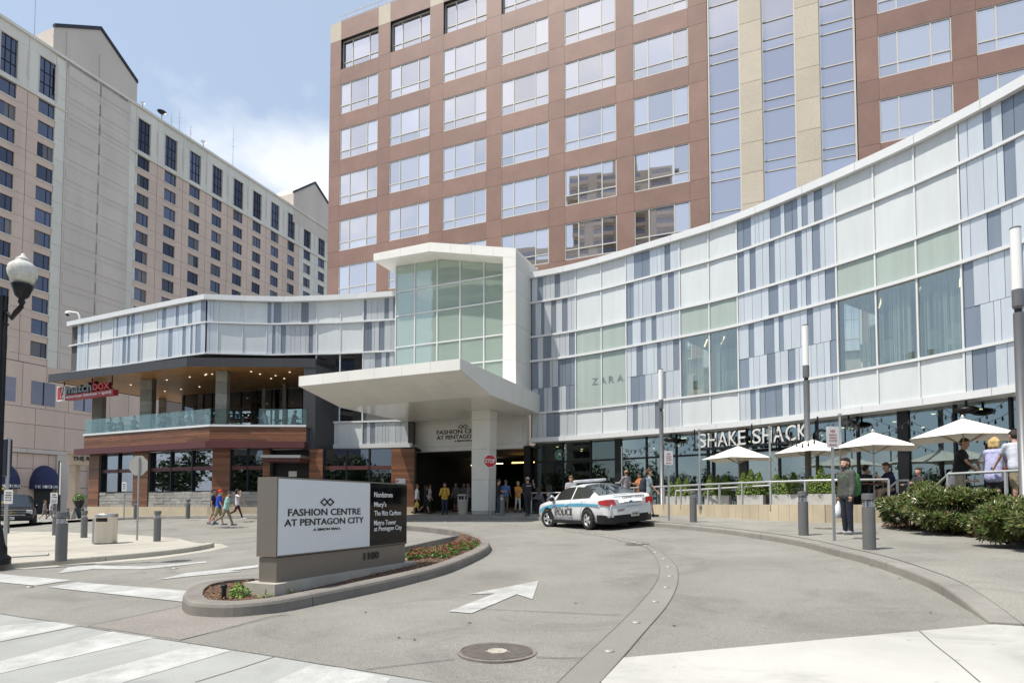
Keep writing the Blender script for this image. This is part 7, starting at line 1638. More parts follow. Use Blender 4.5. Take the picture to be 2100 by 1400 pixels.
for sg in (-1, 1):
    for x, st_ in ((0.0, 0), (2.87, 0.42)):
        MB().lathe([(0.385, -0.005), (0.385, 0.008)], 28, smooth=False)
        a = MB(); a.loft([[Vector((x + rr * math.cos(t), sg * (0.962 + dy), 0.345 + rr * math.sin(t))) for t in [math.pi * j / 18 - 0.12 + 0.013 * j for j in range(19)]] for rr, dy in ((0.01, 0.004), (0.375, 0.004), (0.41, 0.012), (0.425, 0.0))], closed=False, smooth=True); a.build('wheel_arch', m_black, pol, True)
        wheel(pol, x, sg * 0.885, 0.345, 0.235, m_rim, st_ if x > 1 else 0)
    # black sill, blue stripe, sweep
    side_poly(pol, [(0.42, 0.19), (2.45, 0.19), (2.45, 0.31), (0.42, 0.30)], sg * 0.955, 0.02, 'sill_trim', m_black, sg)
    side_poly(pol, [(-0.72, 0.86), (0.5, 0.90), (1.5, 0.885), (2.5, 0.87), (2.5, 0.77), (1.5, 0.785), (0.5, 0.80), (-0.72, 0.80)], sg * 0.961, 0.008, 'blue_stripe', m_pb, sg)
    side_poly(pol, [(2.5, 0.87), (3.1, 0.80), (3.5, 0.66), (3.52, 0.55), (3.30, 0.60), (3.0, 0.68), (2.5, 0.72)], sg * 0.957, 0.008, 'blue_fender_sweep', m_pb, sg)
    side_poly(pol, [(2.62, 0.73), (3.0, 0.69), (2.70, 0.55), (2.50, 0.32), (2.42, 0.32), (2.50, 0.55)], sg * 0.962, 0.009, 'black_sweep', m_black, sg)
    for x in (1.35, 2.28): side_poly(pol, [(x - 0.10, 0.845), (x + 0.10, 0.845), (x + 0.10, 0.875), (x - 0.10, 0.875)], sg * 0.975, 0.025, 'door_handle', m_pw, sg)
    for x in (0.5, 1.10, 2.36): side_poly(pol, [(x, 0.32), (x + 0.012, 0.32), (x + 0.012 - (0.2 if x == 0.5 else 0), 1.0), (x - (0.2 if x == 0.5 else 0), 1.0)], sg * 0.9605, 0.003, 'door_gap', m_black, sg)
    mr = MB(); mr.ball((2.3, sg * 1.04, 1.06), 0.11, 10, 8, sc=(0.6, 1, 0.75)); mr.build('mirror', m_black, pol, True)
    # tail lamps
    tl_ = MB(); tl_.prism([Vector((-1.08, sg * 0.89, 0.80)), Vector((-0.72, sg * 0.945, 0.86)), Vector((-0.72, sg * 0.945, 0.96)), Vector((-1.08, sg * 0.89, 1.0))], Vector((0, sg * 0.02, 0))); tl_.prism([Vector((-1.13, sg * 0.58, 0.80)), Vector((-1.10, sg * 0.90, 0.79)), Vector((-1.07, sg * 0.905, 1.0)), Vector((-1.10, sg * 0.62, 0.99))], Vector((-0.035, 0, 0))); tl_.build('tail_lamp', m_tail, pol, True)
    MB().prism([Vector((-1.135, sg * 0.44, 0.82)), Vector((-1.135, sg * 0.575, 0.81)), Vector((-1.115, sg * 0.60, 0.98)), Vector((-1.115, sg * 0.47, 0.97))], Vector((-0.03, 0, 0))).build('reverse_lamp', m_clr, pol, True)
    MB().prism([Vector((3.62, sg * 0.70, 0.70)), Vector((3.9, sg * 0.62, 0.62)), Vector((3.88, sg * 0.72, 0.72)), Vector((3.55, sg * 0.87, 0.80))], Vector((0, 0, 0.06))).build('headlamp', m_clr, pol, True)
LT = math.pi  # left side text reads from the left: right direction = -x (towards rear)
loc_text(pol, 'POLICE', (2.20, 0.985, 0.47), (0, 0, math.pi), m_ink, width=1.22, height=0.27, depth=0.006, bold=0.012, font_shear=0.12)
loc_text(pol, 'ARLINGTON COUNTY', (2.22, 0.985, 0.355), (0, 0, math.pi), M('grey_print', (0.25, 0.25, 0.27), 0.5), width=1.22, height=0.085, depth=0.006)
loc_text(pol, 'POLICE', (1.30, -0.985, 0.475), (0, 0, 0), m_ink, width=0.98, height=0.24, depth=0.006, bold=0.012, font_shear=0.12)
side_poly(pol, [(2.29, 0.42), (2.34, 0.46), (2.34, 0.60), (2.29, 0.65), (2.24, 0.60), (2.24, 0.46)], 0.976, 0.008, 'door_crest', M('crest_grey', (0.3, 0.3, 0.32), 0.5))
# rear: bumper, plate, boot lettering
MB().loft([[Vector((x, y, z)) for z in (0.22, 0.34, 0.46, 0.50)] for x, y in ((-0.55, 0.955), (-0.95, 0.93), (-1.12, 0.80), (-1.19, 0.5), (-1.20, 0), (-1.19, -0.5), (-1.12, -0.80), (-0.95, -0.93), (-0.55, -0.955))], closed=False, smooth=True).build('bumper_lower', m_black, pol, True)
MB().loft([[Vector((x, y, z)) for z in (0.48, 0.58, 0.70)] for x, y in ((-0.9, 0.935), (-1.10, 0.86), (-1.19, 0.55), (-1.205, 0), (-1.19, -0.55), (-1.10, -0.86), (-0.9, -0.935))], closed=False, smooth=True).build('bumper', m_pw, pol, True)
MB().box(-1.225, -0.26, 0.40, -1.205, 0.05 - 0.0, 0.56).build('number_plate', M('plate_beige', (0.5, 0.5, 0.42), 0.5), pol, True)
RRT = (0, 0, -math.pi / 2)
loc_text(pol, 'VVS 36065', (-1.228, 0.02, 0.45), RRT, m_ink, width=0.24, height=0.06, depth=0.004, bold=0.01)
loc_text(pol, 'COUNTY POLICE', (-1.145, 0.30, 0.99), RRT, m_ink, width=0.86, height=0.075, depth=0.01, bold=0.012, font_shear=0.1)
loc_text(pol, '6527', (-1.222, 0.55, 0.60), RRT, m_ink, width=0.26, height=0.07, depth=0.008, bold=0.012)
loc_text(pol, 'IN EMERGENCY', (-1.150, 0.16, 0.735), RRT, M('grey_print', (0.25, 0.25, 0.27), 0.5), width=0.6, height=0.03, depth=0.008)
MB().ball((-1.15, -0.02, 0.90), 0.07, 12, 6, sc=(0.25, 1, 0.45)).build('badge', m_pb, pol, True)
MB().box(-1.16, -0.42, 0.85, -1.14, 0.42, 0.862).build('boot_gap', m_black, pol, True)
MB().tube([(-1.05, 0.60, 1.125), (-1.07, 0, 1.14), (-1.05, -0.60, 1.125)], 0.018, 6).build('boot_lip', m_pw, pol, True)
MB().ball((2.42, 0.97, 1.13), 0.085, 12, 8).build('spotlight', m_chrome, pol, True)
MB().tube([(0.2, 0.1, 1.43), (0.12, 0.1, 1.78)], 0.008, 5).build('aerial', m_black, pol, True)
# light bar
lb = MB(); lb.bbox(1.12, -0.62, 1.60, 1.40, 0.62, 1.70, 0.03); lbo = lb.build('light_bar', M('lens_grey', (0.55, 0.57, 0.58), 0.15, var=0), pol, True)
for y in (-0.45, 0.45): MB().box(1.2, y - 0.04, 1.52, 1.32, y + 0.04, 1.605).build('bar_foot', m_black, lbo, True)
for y in (-0.4, 0, 0.4): MB().box(1.115, y - 0.1, 1.62, 1.405, y + 0.1, 1.685).build('lens', m_clr, lbo, True)
MB().box(-0.9, -0.75, 0.2, 3.5, 0.75, 0.3).build('underbody', m_black, pol, True)
# black SUV at the left edge, facing the camera
c = G(22, 1081); Rs = Vector((c.x - 0.0, c.y)); hs = Vector((0.60, -0.80)).normalized(); Ro = Rs - hs * 3.6
suv = thing('suv', 'black SUV with chrome grille facing the street at the left edge', 'car', (Ro.x, Ro.y, gz(Ro.x, Ro.y)), rotz=math.atan2(hs.y, hs.x))
m_sb = M('suv_black', (0.006, 0.007, 0.009), 0.28, var=0, spec=0.35)
ST2 = [(-1.15, 0.9, 0.45, 1.1, 1.75, 0.72), (-1.05, 0.96, 0.40, 1.15, 1.86, 0.74), (0.0, 1.0, 0.38, 1.15, 1.90, 0.76), (1.0, 1.0, 0.36, 1.14, 1.90, 0.76), (1.9, 1.0, 0.36, 1.13, 1.86, 0.76), (2.1, 1.0, 0.36, 1.12, 1.72, 0.78), (2.45, 1.0, 0.36, 1.12, 1.40, 0.82), (2.7, 1.0, 0.38, 1.12, 1.18, 0.84), (3.3, 0.99, 0.40, 1.10, 1.15, 0.84), (3.75, 0.97, 0.42, 1.04, 1.08, 0.82), (3.92, 0.90, 0.45, 0.92, 0.95, 0.78), (3.96, 0.85, 0.48, 0.80, 0.82, 0.74)]
m_sg = MIRROR('suv_glass', (0.3, 0.34, 0.36), 0.01, 0.0, k=0.35, rand=0, dark=(0.006, 0.007, 0.008))
carbody(suv, ST2, m_sb, m_sg, (-0.9, 2.2), (1.95, 2.68), (-9, -8), [(1.0, 1.9)] if False else [])
for x in (0, 2.95):
    for sg in (-1, 1): wheel(suv, x, sg * 0.90, 0.40, 0.27, m_rim)
for z, hh in ((0.98, 0.05), (0.86, 0.03), (0.72, 0.05)): MB().box(3.93, -0.62, z, 3.99, 0.62, z + hh).build('grille_bar', m_chrome, suv, True)
MB().box(3.90, -0.62, 0.70, 3.965, 0.62, 1.02).build('grille', m_black, suv, True)
MB().prism([Vector((3.995, y, z)) for y, z in ((-0.14, 0.86), (-0.05, 0.86), (-0.05, 0.83), (0.05, 0.83), (0.05, 0.86), (0.14, 0.86), (0.14, 0.90), (0.05, 0.90), (0.05, 0.93), (-0.05, 0.93), (-0.05, 0.90), (-0.14, 0.90))], Vector((0.015, 0, 0))).build('badge', M('badge_gold', (0.55, 0.38, 0.10), 0.3, 0.8), suv, True)
for sg in (-1, 1): MB().bbox(3.80, min(sg * 0.64, sg * 0.93), 0.78, 3.95, max(sg * 0.64, sg * 0.93), 1.02, 0.02).build('headlamp', m_clr, suv, True); MB().ball((2.35, sg * 1.1, 1.2), 0.13, 8, 6, sc=(0.6, 1, 0.9)).build('mirror', m_sb, suv, True)
MB().bbox(3.85, -0.95, 0.42, 4.05, 0.95, 0.68, 0.05).build('bumper', m_sb, suv, True)
MB().box(4.05, -0.16, 0.50, 4.06, 0.16, 0.65).build('number_plate', m_signp, suv, True); loc_text(suv, 'VA 4527', (4.065, -0.12, 0.54), (0, 0, math.pi / 2), m_ink, width=0.24, height=0.07, depth=0.004)
# ------------------------------------------------------------------ people: every figure grown as one surface from its posed skeleton
PEND = []
def caps(mb, a, b, ra, rb, n=10):
    """closed tapered capsule"""
    a, b = Vector(a), Vector(b); d = b - a; L_ = d.length
    if L_ < 1e-5: mb.ball(a, max(ra, rb), n, 8); return
    t = d / L_; u = t.orthogonal().normalized(); w = t.cross(u); rings = []
    for k in range(5): ph = -math.pi / 2 + math.pi / 2 * k / 4; rings.append((a + t * ra * math.sin(ph), max(ra * math.cos(ph), ra * 0.02)))
    for k in range(1, 5): ph = math.pi / 2 * k / 4; rings.append((b + t * rb * math.sin(ph), max(rb * math.cos(ph), rb * 0.02)))
    rings.insert(5, (b, rb))
    mb.loft([[c + u * r * math.cos(2 * math.pi * j / n) + w * r * math.sin(2 * math.pi * j / n) for j in range(n)] for c, r in rings], True, True)
def grow(mb, name, mat, parent, vox, smooth=6, iters=0.5):
    me = mb.mesh(name + '_src', mat); o = bpy.data.objects.new(name + '_src', me); col.objects.link(o)
    r = o.modifiers.new('r', 'REMESH'); r.mode = 'VOXEL'; r.voxel_size = vox; r.use_smooth_shade = True
    s = o.modifiers.new('s', 'SMOOTH'); s.factor = iters; s.iterations = smooth
    PEND.append((o, name, mat, parent))
def flush():
    bpy.context.view_layer.update(); dg = bpy.context.evaluated_depsgraph_get()
    for o, name, mat, parent in PEND:
        me = bpy.data.meshes.new_from_object(o.evaluated_get(dg)); me.name = name; me.materials.clear(); me.materials.append(mat)
        q = bpy.data.objects.new(name, me); col.objects.link(q); q.parent = parent
    for o, *_ in PEND:
        m_ = o.data; bpy.data.objects.remove(o); bpy.data.meshes.remove(m_)
    PEND.clear()
SKIN = {'l': (0.50, 0.30, 0.21), 'm': (0.36, 0.20, 0.13), 'd': (0.09, 0.05, 0.035)}
def cloth(c): return M('cloth_%d_%d_%d' % tuple(int(v * 999) for v in c), c, 0.85, var=0.16, scale=9, bump=0.9, bscale=13)
def person(label, pos, head, h=1.75, skin='l', top=(0.5, 0.5, 0.5), sleeve='short', bot=(0.1, 0.1, 0.12), legs='long', shoes=(0.05, 0.05, 0.05), hair=(0.05, 0.03, 0.02), style='short', stride=0.0, armL=(5, 8, 12), armR=(5, 8, 12), lean=0.0, look=0.0, nod=0.0, sit=False, wide=1.0, vox=0.024, fingers=False, group=None, belly=0.0, extras=(), hem=0.0, seat=0.45, skirt=False, female=False):
    """head: facing direction in degrees from +X (world)"""
    t_ = thing('person', label, 'person', pos, group, rotz=R(head)); k = h / 1.75; t_.scale = (k, k, k)
    V = Vector
    if sit: la = ra = 84; lb = rb = 84
    else: la, lb = stride * 27, max(0, -stride) * 40 + 3; ra, rb = -stride * 24, max(0, stride) * 42 + 3
    def leg(sg, a, b):
        hip = V((0, sg * 0.092 * (0.9 + 0.1 * wide), 0)); a_, b_ = R(a), R(a - b); kn = hip + V((math.sin(a_), sg * 0.004, -math.cos(a_))) * 0.435; an = kn + V((math.sin(b_), 0, -math.cos(b_))) * 0.415
        ft = R(max(-35, min(0, (a - b) * 0.9))) if not sit else 0; toe = an + V((math.cos(ft) * 0.17, sg * 0.025, math.sin(ft) * 0.17 - 0.045)); heel = an + V((-0.045, 0, -0.045)); return hip, kn, an, toe, heel
    LL, RL = leg(1, la, lb), leg(-1, ra, rb)
    low = min(min(p.z for p in q) for q in (LL, RL)) - 0.035
    pel = V((0, 0, -low)) if not sit else V((0, 0, (seat + 0.10) / k)) if False else V((0, 0, -low))
    sh_ = lambda q: tuple(p + pel for p in q); LL, RL = sh_(LL), sh_(RL)
    ML = Matrix.Rotation(R(lean), 3, 'Y'); up = lambda x, y, z: pel + ML @ V((x, y, z))
    wst, cht, nek, shz = up(0, 0, 0.16), up(0.01, 0, 0.36), up(0, 0, 0.545), 0.475
    hm = ML @ Matrix.Rotation(R(look), 3, 'Z') @ Matrix.Rotation(R(nod), 3, 'Y'); hc = up(0.02, 0, 0.70)
    H = lambda x, y, z: hc + hm @ V((x, y, z))
    sw = (0.185 if not female else 0.165) * (0.7 + 0.3 * wide)
    def arm(sg, P):
        a, o_, e = P; S = up(0, sg * sw, shz); f = lambda a_, o2: V((math.sin(R(a_)) * math.cos(R(o2)), sg * math.sin(R(o2)), -math.cos(R(a_)) * math.cos(R(o2))))
        E_ = S + f(a, o_) * 0.285; W_ = E_ + f(a + e, o_ * (0.2 if e > 30 else 0.7) - (18 if e > 60 else 0)) * 0.25; return S, E_, W_, W_ + (W_ - E_).normalized() * 0.085
    AL, AR = arm(1, armL), arm(-1, armR)
    ms = M('skin_' + skin, SKIN[skin], 0.55, var=0.06, scale=12, sss=0.05)
    b = MB()
    # head with jaw, nose, ears
    for c, r_ in (((0, 0, 0.035), 0.092), ((-0.02, 0, 0.045), 0.093), ((0.025, 0, -0.02), 0.078)): b.ball(H(*c), r_, 14, 10)
    caps(b, H(0.035, 0, -0.05), H(0.055, 0, -0.085), 0.058, 0.042); caps(b, H(0.088, 0, 0.02), H(0.107, 0, -0.022), 0.012, 0.016)
    for sg in (-1, 1): caps(b, H(-0.01, sg * 0.084, 0.02), H(-0.012, sg * 0.088, -0.02), 0.017, 0.014)
    caps(b, nek - V((0, 0, 0.03)), H(-0.01, 0, -0.06), 0.062, 0.055)
    caps(b, up(0, -0.10, 0.45), up(0, 0.10, 0.45), 0.068, 0.068); caps(b, cht, wst, 0.098, 0.092); caps(b, wst, pel, 0.092, 0.098)
    for hp_, kn, an, toe, heel in (LL, RL): caps(b, hp_, kn, 0.082, 0.056); caps(b, kn, an, 0.055, 0.038); caps(b, kn.lerp(an, 0.12) + V((-0.012, 0, 0)), kn.lerp(an, 0.4) + V((-0.015, 0, 0)), 0.05, 0.045); caps(b, heel, toe, 0.035, 0.03)
    for S, E_, W_, K_ in (AL, AR):
        caps(b, S, E_, 0.05, 0.039); caps(b, E_, W_, 0.039, 0.027)
        fd = (K_ - W_).normalized(); sd_ = fd.cross(V((0, 1, 0))).normalized() if abs(fd.y) < 0.9 else fd.cross(V((1, 0, 0))).normalized(); pl_ = fd.cross(sd_)
        caps(b, W_, W_ + fd * 0.05, 0.028, 0.032); caps(b, W_ + fd * 0.06 + sd_ * 0.02, W_ + fd * 0.06 - sd_ * 0.02, 0.022, 0.022)
        fr = 0.0095 if fingers else 0.013
        for j, ln in enumerate((0.062, 0.072, 0.068, 0.052)):
            q = W_ + fd * 0.078 + sd_ * (0.030 - j * 0.020); m1 = q + (fd * 0.9 + pl_ * 0.25).normalized() * ln * 0.5; caps(b, q, m1, fr, fr * 0.95, 7); caps(b, m1, m1 + (fd * 0.7 + pl_ * 0.65).normalized() * ln * 0.5, fr * 0.95, fr * 0.8, 7)
        q = W_ + fd * 0.03 + sd_ * 0.032; m1 = q + (fd * 0.6 + sd_ * 0.7).normalized() * 0.036; caps(b, q, m1, fr * 1.15, fr, 7); caps(b, m1, m1 + (fd * 0.9 + sd_ * 0.2).normalized() * 0.03, fr, fr * 0.8, 7)
    grow(b, 'body', ms, t_, vox if not fingers else 0.0095, 3 if not fingers else 5)
    # top
    s = MB(); g = 0.013 * (1.6 if sleeve == 'jacket' else 1)
    caps(s, up(0, -0.09 * wide, 0.46), up(0, 0.09 * wide, 0.46), 0.085 + g, 0.085 + g); caps(s, up(0, -0.155 * (0.8 + 0.2 * wide), 0.47), up(0, 0.155 * (0.8 + 0.2 * wide), 0.47), 0.055 + g, 0.055 + g)
    for y in (-0.06, 0.06): caps(s, up(0.01, y * wide, 0.36), up(0.0, y * wide * 0.9, 0.14), (0.112 if not female else 0.10) * (0.5 + 0.5 * wide) + g, 0.105 * (0.5 + 0.5 * wide) + g)
    caps(s, up(0, -0.06 * wide, 0.12), up(0, -0.07 * wide, -0.02 - hem), 0.105 * wide ** 0.5 + g, 0.112 * wide ** 0.5 + g); caps(s, up(0, 0.06 * wide, 0.12), up(0, 0.07 * wide, -0.02 - hem), 0.105 * wide ** 0.5 + g, 0.112 * wide ** 0.5 + g)
    if belly: s.ball(up(0.06, 0, 0.16), 0.13 + belly, 14, 10)
    if female: s.ball(up(0.075, 0.06, 0.33), 0.072, 10, 8); s.ball(up(0.075, -0.06, 0.33), 0.072, 10, 8)
    for S, E_, W_, K_ in (AL, AR):
        caps(s, S, E_ if sleeve in ('long', 'jacket') else S.lerp(E_, 0.62), 0.056 + g, 0.05 + g)
        if sleeve in ('long', 'jacket'): caps(s, E_, E_.lerp(W_, 0.93), 0.048 + g, 0.036 + g)
    if sleeve == 'jacket': caps(s, nek - V((0.01, 0, 0.02)), nek + V((0.0, 0, 0.035)), 0.075, 0.072)
    grow(s, 'jacket' if sleeve == 'jacket' else 'shirt', cloth(top), t_, vox * (0.6 if fingers else 1), 4)
    # bottoms
    p_ = MB(); caps(p_, pel + V((0, -0.06, 0.04)), pel + V((0, 0.06, 0.04)), 0.118, 0.118)
    for hp_, kn, an, toe, heel in (LL, RL):
        if legs == 'long': caps(p_, hp_, kn, 0.098, 0.070); caps(p_, kn, kn.lerp(an, 0.97), 0.070, 0.056)
        elif legs == 'slim': caps(p_, hp_, kn, 0.092, 0.060); caps(p_, kn, kn.lerp(an, 0.97), 0.060, 0.044)
        else: caps(p_, hp_, kn.lerp(hp_, 0.06), 0.105, 0.088)
    if skirt: caps(p_, pel, pel - V((0, 0, 0.35)), 0.14, 0.17)
    grow(p_, 'trousers' if legs != 'shorts' else 'shorts', cloth(bot), t_, vox * (0.6 if fingers else 1), 3)
    for hp_, kn, an, toe, heel in (LL, RL):
        q = MB(); caps(q, heel + V((0, 0, 0.004)), toe + V((0.02, 0, 0.004)), 0.043, 0.038); caps(q, an - V((0, 0, 0.0)), heel.lerp(toe, 0.3), 0.045, 0.045); grow(q, 'shoe', cloth(shoes), t_, 0.018, 2)
    # hair
    q = MB(); hm_ = cloth(hair)
    if style == 'bald': 
        caps(q, H(-0.06, -0.05, 0.0), H(-0.06, 0.05, 0.0), 0.05, 0.05)
    elif style == 'cap':
        q.ball(H(-0.012, 0, 0.055), 0.103, 14, 10); caps(q, H(0.09, -0.03, 0.055), H(0.09, 0.03, 0.055), 0.02, 0.02); caps(q, H(0.13, -0.03, 0.045), H(0.13, 0.03, 0.045), 0.015, 0.015); caps(q, H(0.09, 0, 0.055), H(0.14, 0, 0.045), 0.02, 0.015)
    else:
        q.ball(H(-0.018, 0, 0.066), 0.098, 14, 10); q.ball(H(-0.045, 0, 0.02), 0.088, 12, 8); caps(q, H(0.05, -0.045, 0.105), H(0.05, 0.045, 0.105), 0.035, 0.035)
        if style == 'beard': caps(q, H(0.045, -0.045, -0.07), H(0.075, 0, -0.095), 0.026, 0.03); caps(q, H(0.045, 0.045, -0.07), H(0.075, 0, -0.095), 0.026, 0.03); caps(q, H(0.02, -0.075, 0.0), H(0.045, -0.045, -0.07), 0.018, 0.022); caps(q, H(0.02, 0.075, 0.0), H(0.045, 0.045, -0.07), 0.018, 0.022)
        if style in ('long', 'bob'):
            zz = -0.30 if style == 'long' else -0.10
            for y in (-0.07, 0, 0.07): caps(q, H(-0.05, y, 0.03), H(-0.075, y * 1.1, zz), 0.062, 0.045)
            for y in (-0.085, 0.085): caps(q, H(0.0, y, 0.05), H(-0.01, y * 1.08, -0.08), 0.035, 0.03)
    grow(q, 'cap' if style == 'cap' else 'hair', hm_, t_, 0.012 if fingers else 0.02, 3)
    if fingers or vox < 0.024:
        for sg in (-1, 1): MB().ball(H(0.088, sg * 0.033, 0.022), 0.012, 8, 6, sc=(0.6, 1, 0.7)).build('eye', m_black, t_, True)
        caps(mm := MB(), H(0.098, -0.02, -0.052), H(0.098, 0.02, -0.052), 0.006, 0.006); mm.build('mouth', M('lips', (0.30, 0.11, 0.09), 0.5), t_, True)
    for ex in extras:
        q = MB()
        if ex[0] == 'backpack':
            caps(q, up(-0.20, 0, 0.38), up(-0.215, 0, 0.08), 0.125, 0.135); caps(q, up(-0.26, 0, 0.22), up(-0.26, 0, 0.10), 0.10, 0.10)
            for sg in (-1, 1): caps(q, up(-0.10, sg * 0.115, 0.56), up(0.135, sg * 0.105, 0.42), 0.022, 0.022, 8); caps(q, up(0.135, sg * 0.105, 0.42), up(0.06, sg * 0.15, 0.12), 0.022, 0.018, 8); caps(q, up(-0.18, sg * 0.09, 0.45), up(-0.10, sg * 0.115, 0.56), 0.022, 0.022, 8)
            grow(q, 'backpack', cloth(ex[1]), t_, 0.02, 3)
        if ex[0] == 'bag':
            K_ = (AL if ex[2] > 0 else AR)[3]; q.loft([[K_ + V((math.cos(j * math.pi / 5) * rr * 1.1, math.sin(j * math.pi / 5) * rr * (0.5 + 0.1 * (j % 3)), z)) for j in range(10)] for rr, z in ((0.012, 0.0), (0.05, -0.10), (0.11, -0.18), (0.14, -0.30), (0.13, -0.40), (0.08, -0.43))], True, True, smooth=True)
            q.build('carrier_bag', M('bag_%d' % int(ex[1][2] * 99), ex[1], 0.5, var=0.1, scale=15), t_, True)
        if ex[0] == 'handbag':
            c_ = up(0.02, ex[2] * 0.24, -0.02); q.bbox(c_.x - 0.12, c_.y - 0.05, c_.z - 0.10, c_.x + 0.12, c_.y + 0.05, c_.z + 0.10, 0.03); q.tube([c_ + V((0, 0, 0.1)), up(-0.02, ex[2] * 0.15, 0.54), c_ + V((0.05, 0, 0.1))], 0.012, 5); q.build('handbag', cloth(ex[1]), t_, True)
        if ex[0] == 'badge':
            q.tube([up(0.06, 0.07, 0.52), up(0.16, 0.02, 0.30), up(0.06, -0.07, 0.52)], 0.008, 5); c_ = up(0.20, 0.0, 0.25); q.box(c_.x - 0.004, c_.y - 0.045, c_.z - 0.06, c_.x + 0.004, c_.y + 0.045, c_.z + 0.06); q.build('badge', M('badge_card', (0.45, 0.5, 0.7), 0.5), t_, True)
        if ex[0] == 'print':
            c_ = up(-0.145, 0, 0.40); loc = loc_text(t_, ex[1], (c_.x, c_.y + 0.10, c_.z), (0, 0, -math.pi / 2), m_wlet, width=0.2, height=0.045, depth=0.004)
        if ex[0] == 'phone':
            K_ = (AL if ex[1] > 0 else AR)[3]; q.cbox(K_ + V((0.01, 0, 0.02)), 0.02, 0.07, 0.13); q.build('phone', m_black, t_, True)
    return t_
def foot(px, py, up=0.14): return G(px, py, up)
def onY(px, Y, z): p = at(px, 1000, Y); return Vector((p.x, p.y, z))
pg = 'people in front of the mall'
KH = (0.38, 0.32, 0.22)
# right pavement and terrace
person('man in grey fleece jacket and dark jeans with green backpack and white bag', foot(1738, 1095), 188, 1.80, 'l', (0.075, 0.078, 0.07), 'jacket', (0.012, 0.016, 0.028), 'long', (0.30, 0.30, 0.30), (0.018, 0.013, 0.01), 'beard', armL=(2, 9, 14), armR=(-6, 8, 14), look=8, vox=0.02, fingers=True, extras=(('backpack', (0.05, 0.17, 0.05)), ('bag', (0.72, 0.75, 0.80), -1)), group=pg)
person('heavy man in black polo and khaki shorts with lanyard leaning on the rail', onY(1968, 16.0, TER), 318, 1.80, 'l', (0.012, 0.012, 0.014), 'short', (0.40, 0.34, 0.24), 'shorts', (0.3, 0.3, 0.3), (0.05, 0.04, 0.035), 'short', armL=(20, 14, 14), armR=(24, 12, 20), lean=9, wide=1.35, belly=0.06, vox=0.022, extras=(('badge',),), look=-12, group=pg)
person('woman in white top with dark red hair hand on hip', onY(2034, 15.6, TER), 60, 1.66, 'm', (0.75, 0.74, 0.73), 'short', (0.03, 0.03, 0.035), 'slim', (0.1, 0.1, 0.1), (0.10, 0.02, 0.02), 'bob', armL=(-25, 28, 95), armR=(15, 10, 40), female=True, vox=0.022, group=pg)
person('blonde woman in lavender blouse with brown handbag', onY(2040, 14.6, TER), 35, 1.68, 'l', (0.42, 0.43, 0.66), 'long', (0.02, 0.02, 0.025), 'slim', (0.1, 0.1, 0.1), (0.50, 0.36, 0.16), 'bob', armL=(30, 8, 40), armR=(38, 10, 25), lean=6, female=True, hem=0.16, wide=1.15, vox=0.022, extras=(('handbag', (0.12, 0.035, 0.03), -1),), group=pg)
person('man in pale shirt and khaki shorts cut by the right edge', onY(2092, 13.9, TER), 75, 1.80, 'l', (0.52, 0.54, 0.62), 'short', KH, 'shorts', (0.2, 0.2, 0.2), (0.03, 0.02, 0.018), 'short', armL=(28, 12, 10), armR=(10, 10, 30), lean=14, wide=1.2, vox=0.022, group=pg)
def seated(label, p, head, **k):
    bench = thing('bench', label.replace('person', 'bench').split(' sitting')[0] and 'dark bench under ' + label, 'bench', p, 'benches on the terrace', rotz=R(head)); MB().box(-0.25, -0.35, 0.38, 0.15, 0.35, 0.43).build('seat', m_black, bench, True)
    for y in (-0.3, 0.3): MB().box(-0.2, y - 0.03, 0, 0.1, y + 0.03, 0.38).build('leg', m_black, bench, True)
    return person(label, p, head, sit=True, **k)
seated('person in dark top sitting at the left of the terrace table', onY(1772, 19.6, TER), 20, h=1.7, top=(0.02, 0.02, 0.025), sleeve='long', bot=(0.02, 0.02, 0.02), hair=(0.02, 0.015, 0.012), armL=(30, 8, 70), armR=(30, 8, 60), lean=6, group=pg)
seated('man in navy shirt and khaki trousers sitting at the terrace table', onY(1832, 18.9, TER), 170, h=1.78, top=(0.018, 0.025, 0.07), sleeve='short', bot=(0.34, 0.25, 0.18), hair=(0.10, 0.06, 0.035), armL=(35, 8, 90), armR=(40, 12, 115), lean=14, group=pg)
seated('person in white shirt sitting behind the sloping rail', onY(1948, 17.2, TER), 350, h=1.7, top=(0.72, 0.72, 0.74), sleeve='short', bot=(0.02, 0.02, 0.025), hair=(0.06, 0.03, 0.02), armL=(30, 8, 60), armR=(30, 8, 60), lean=16, group=pg)
seated('shaded person sitting in front of the right storefront pane', onY(1885, 21.0, TER), 190, h=1.7, top=(0.03, 0.03, 0.035), sleeve='long', bot=(0.02, 0.02, 0.02), armL=(30, 8, 70), armR=(30, 8, 60), group=pg)
tb = onY(1800, 19.2, TER); t_ = thing('terrace_table', 'dark wooden table between the two seated people', 'table', tb); MB().bbox(-0.55, -0.4, 0.70, 0.55, 0.4, 0.75, 0.01).build('table_top', M('table_wood', (0.10, 0.035, 0.02), 0.5), t_, True)
for x in (-0.45, 0.45):
    for y in (-0.3, 0.3): MB().box(x - 0.03, y - 0.03, 0, x + 0.03, y + 0.03, 0.70).build('leg', m_black, t_, True)
cp_ = thing('paper_cup', 'white paper cup on the terrace table', 'cup', tb + Vector((0.12, -0.1, 0.75))); MB().lathe([(0.03, 0), (0.042, 0.13)], 12).build('cup', m_signp, cp_, True); MB().lathe([(0.044, 0.13), (0.044, 0.145)], 12).build('lid', m_signp, cp_, True)
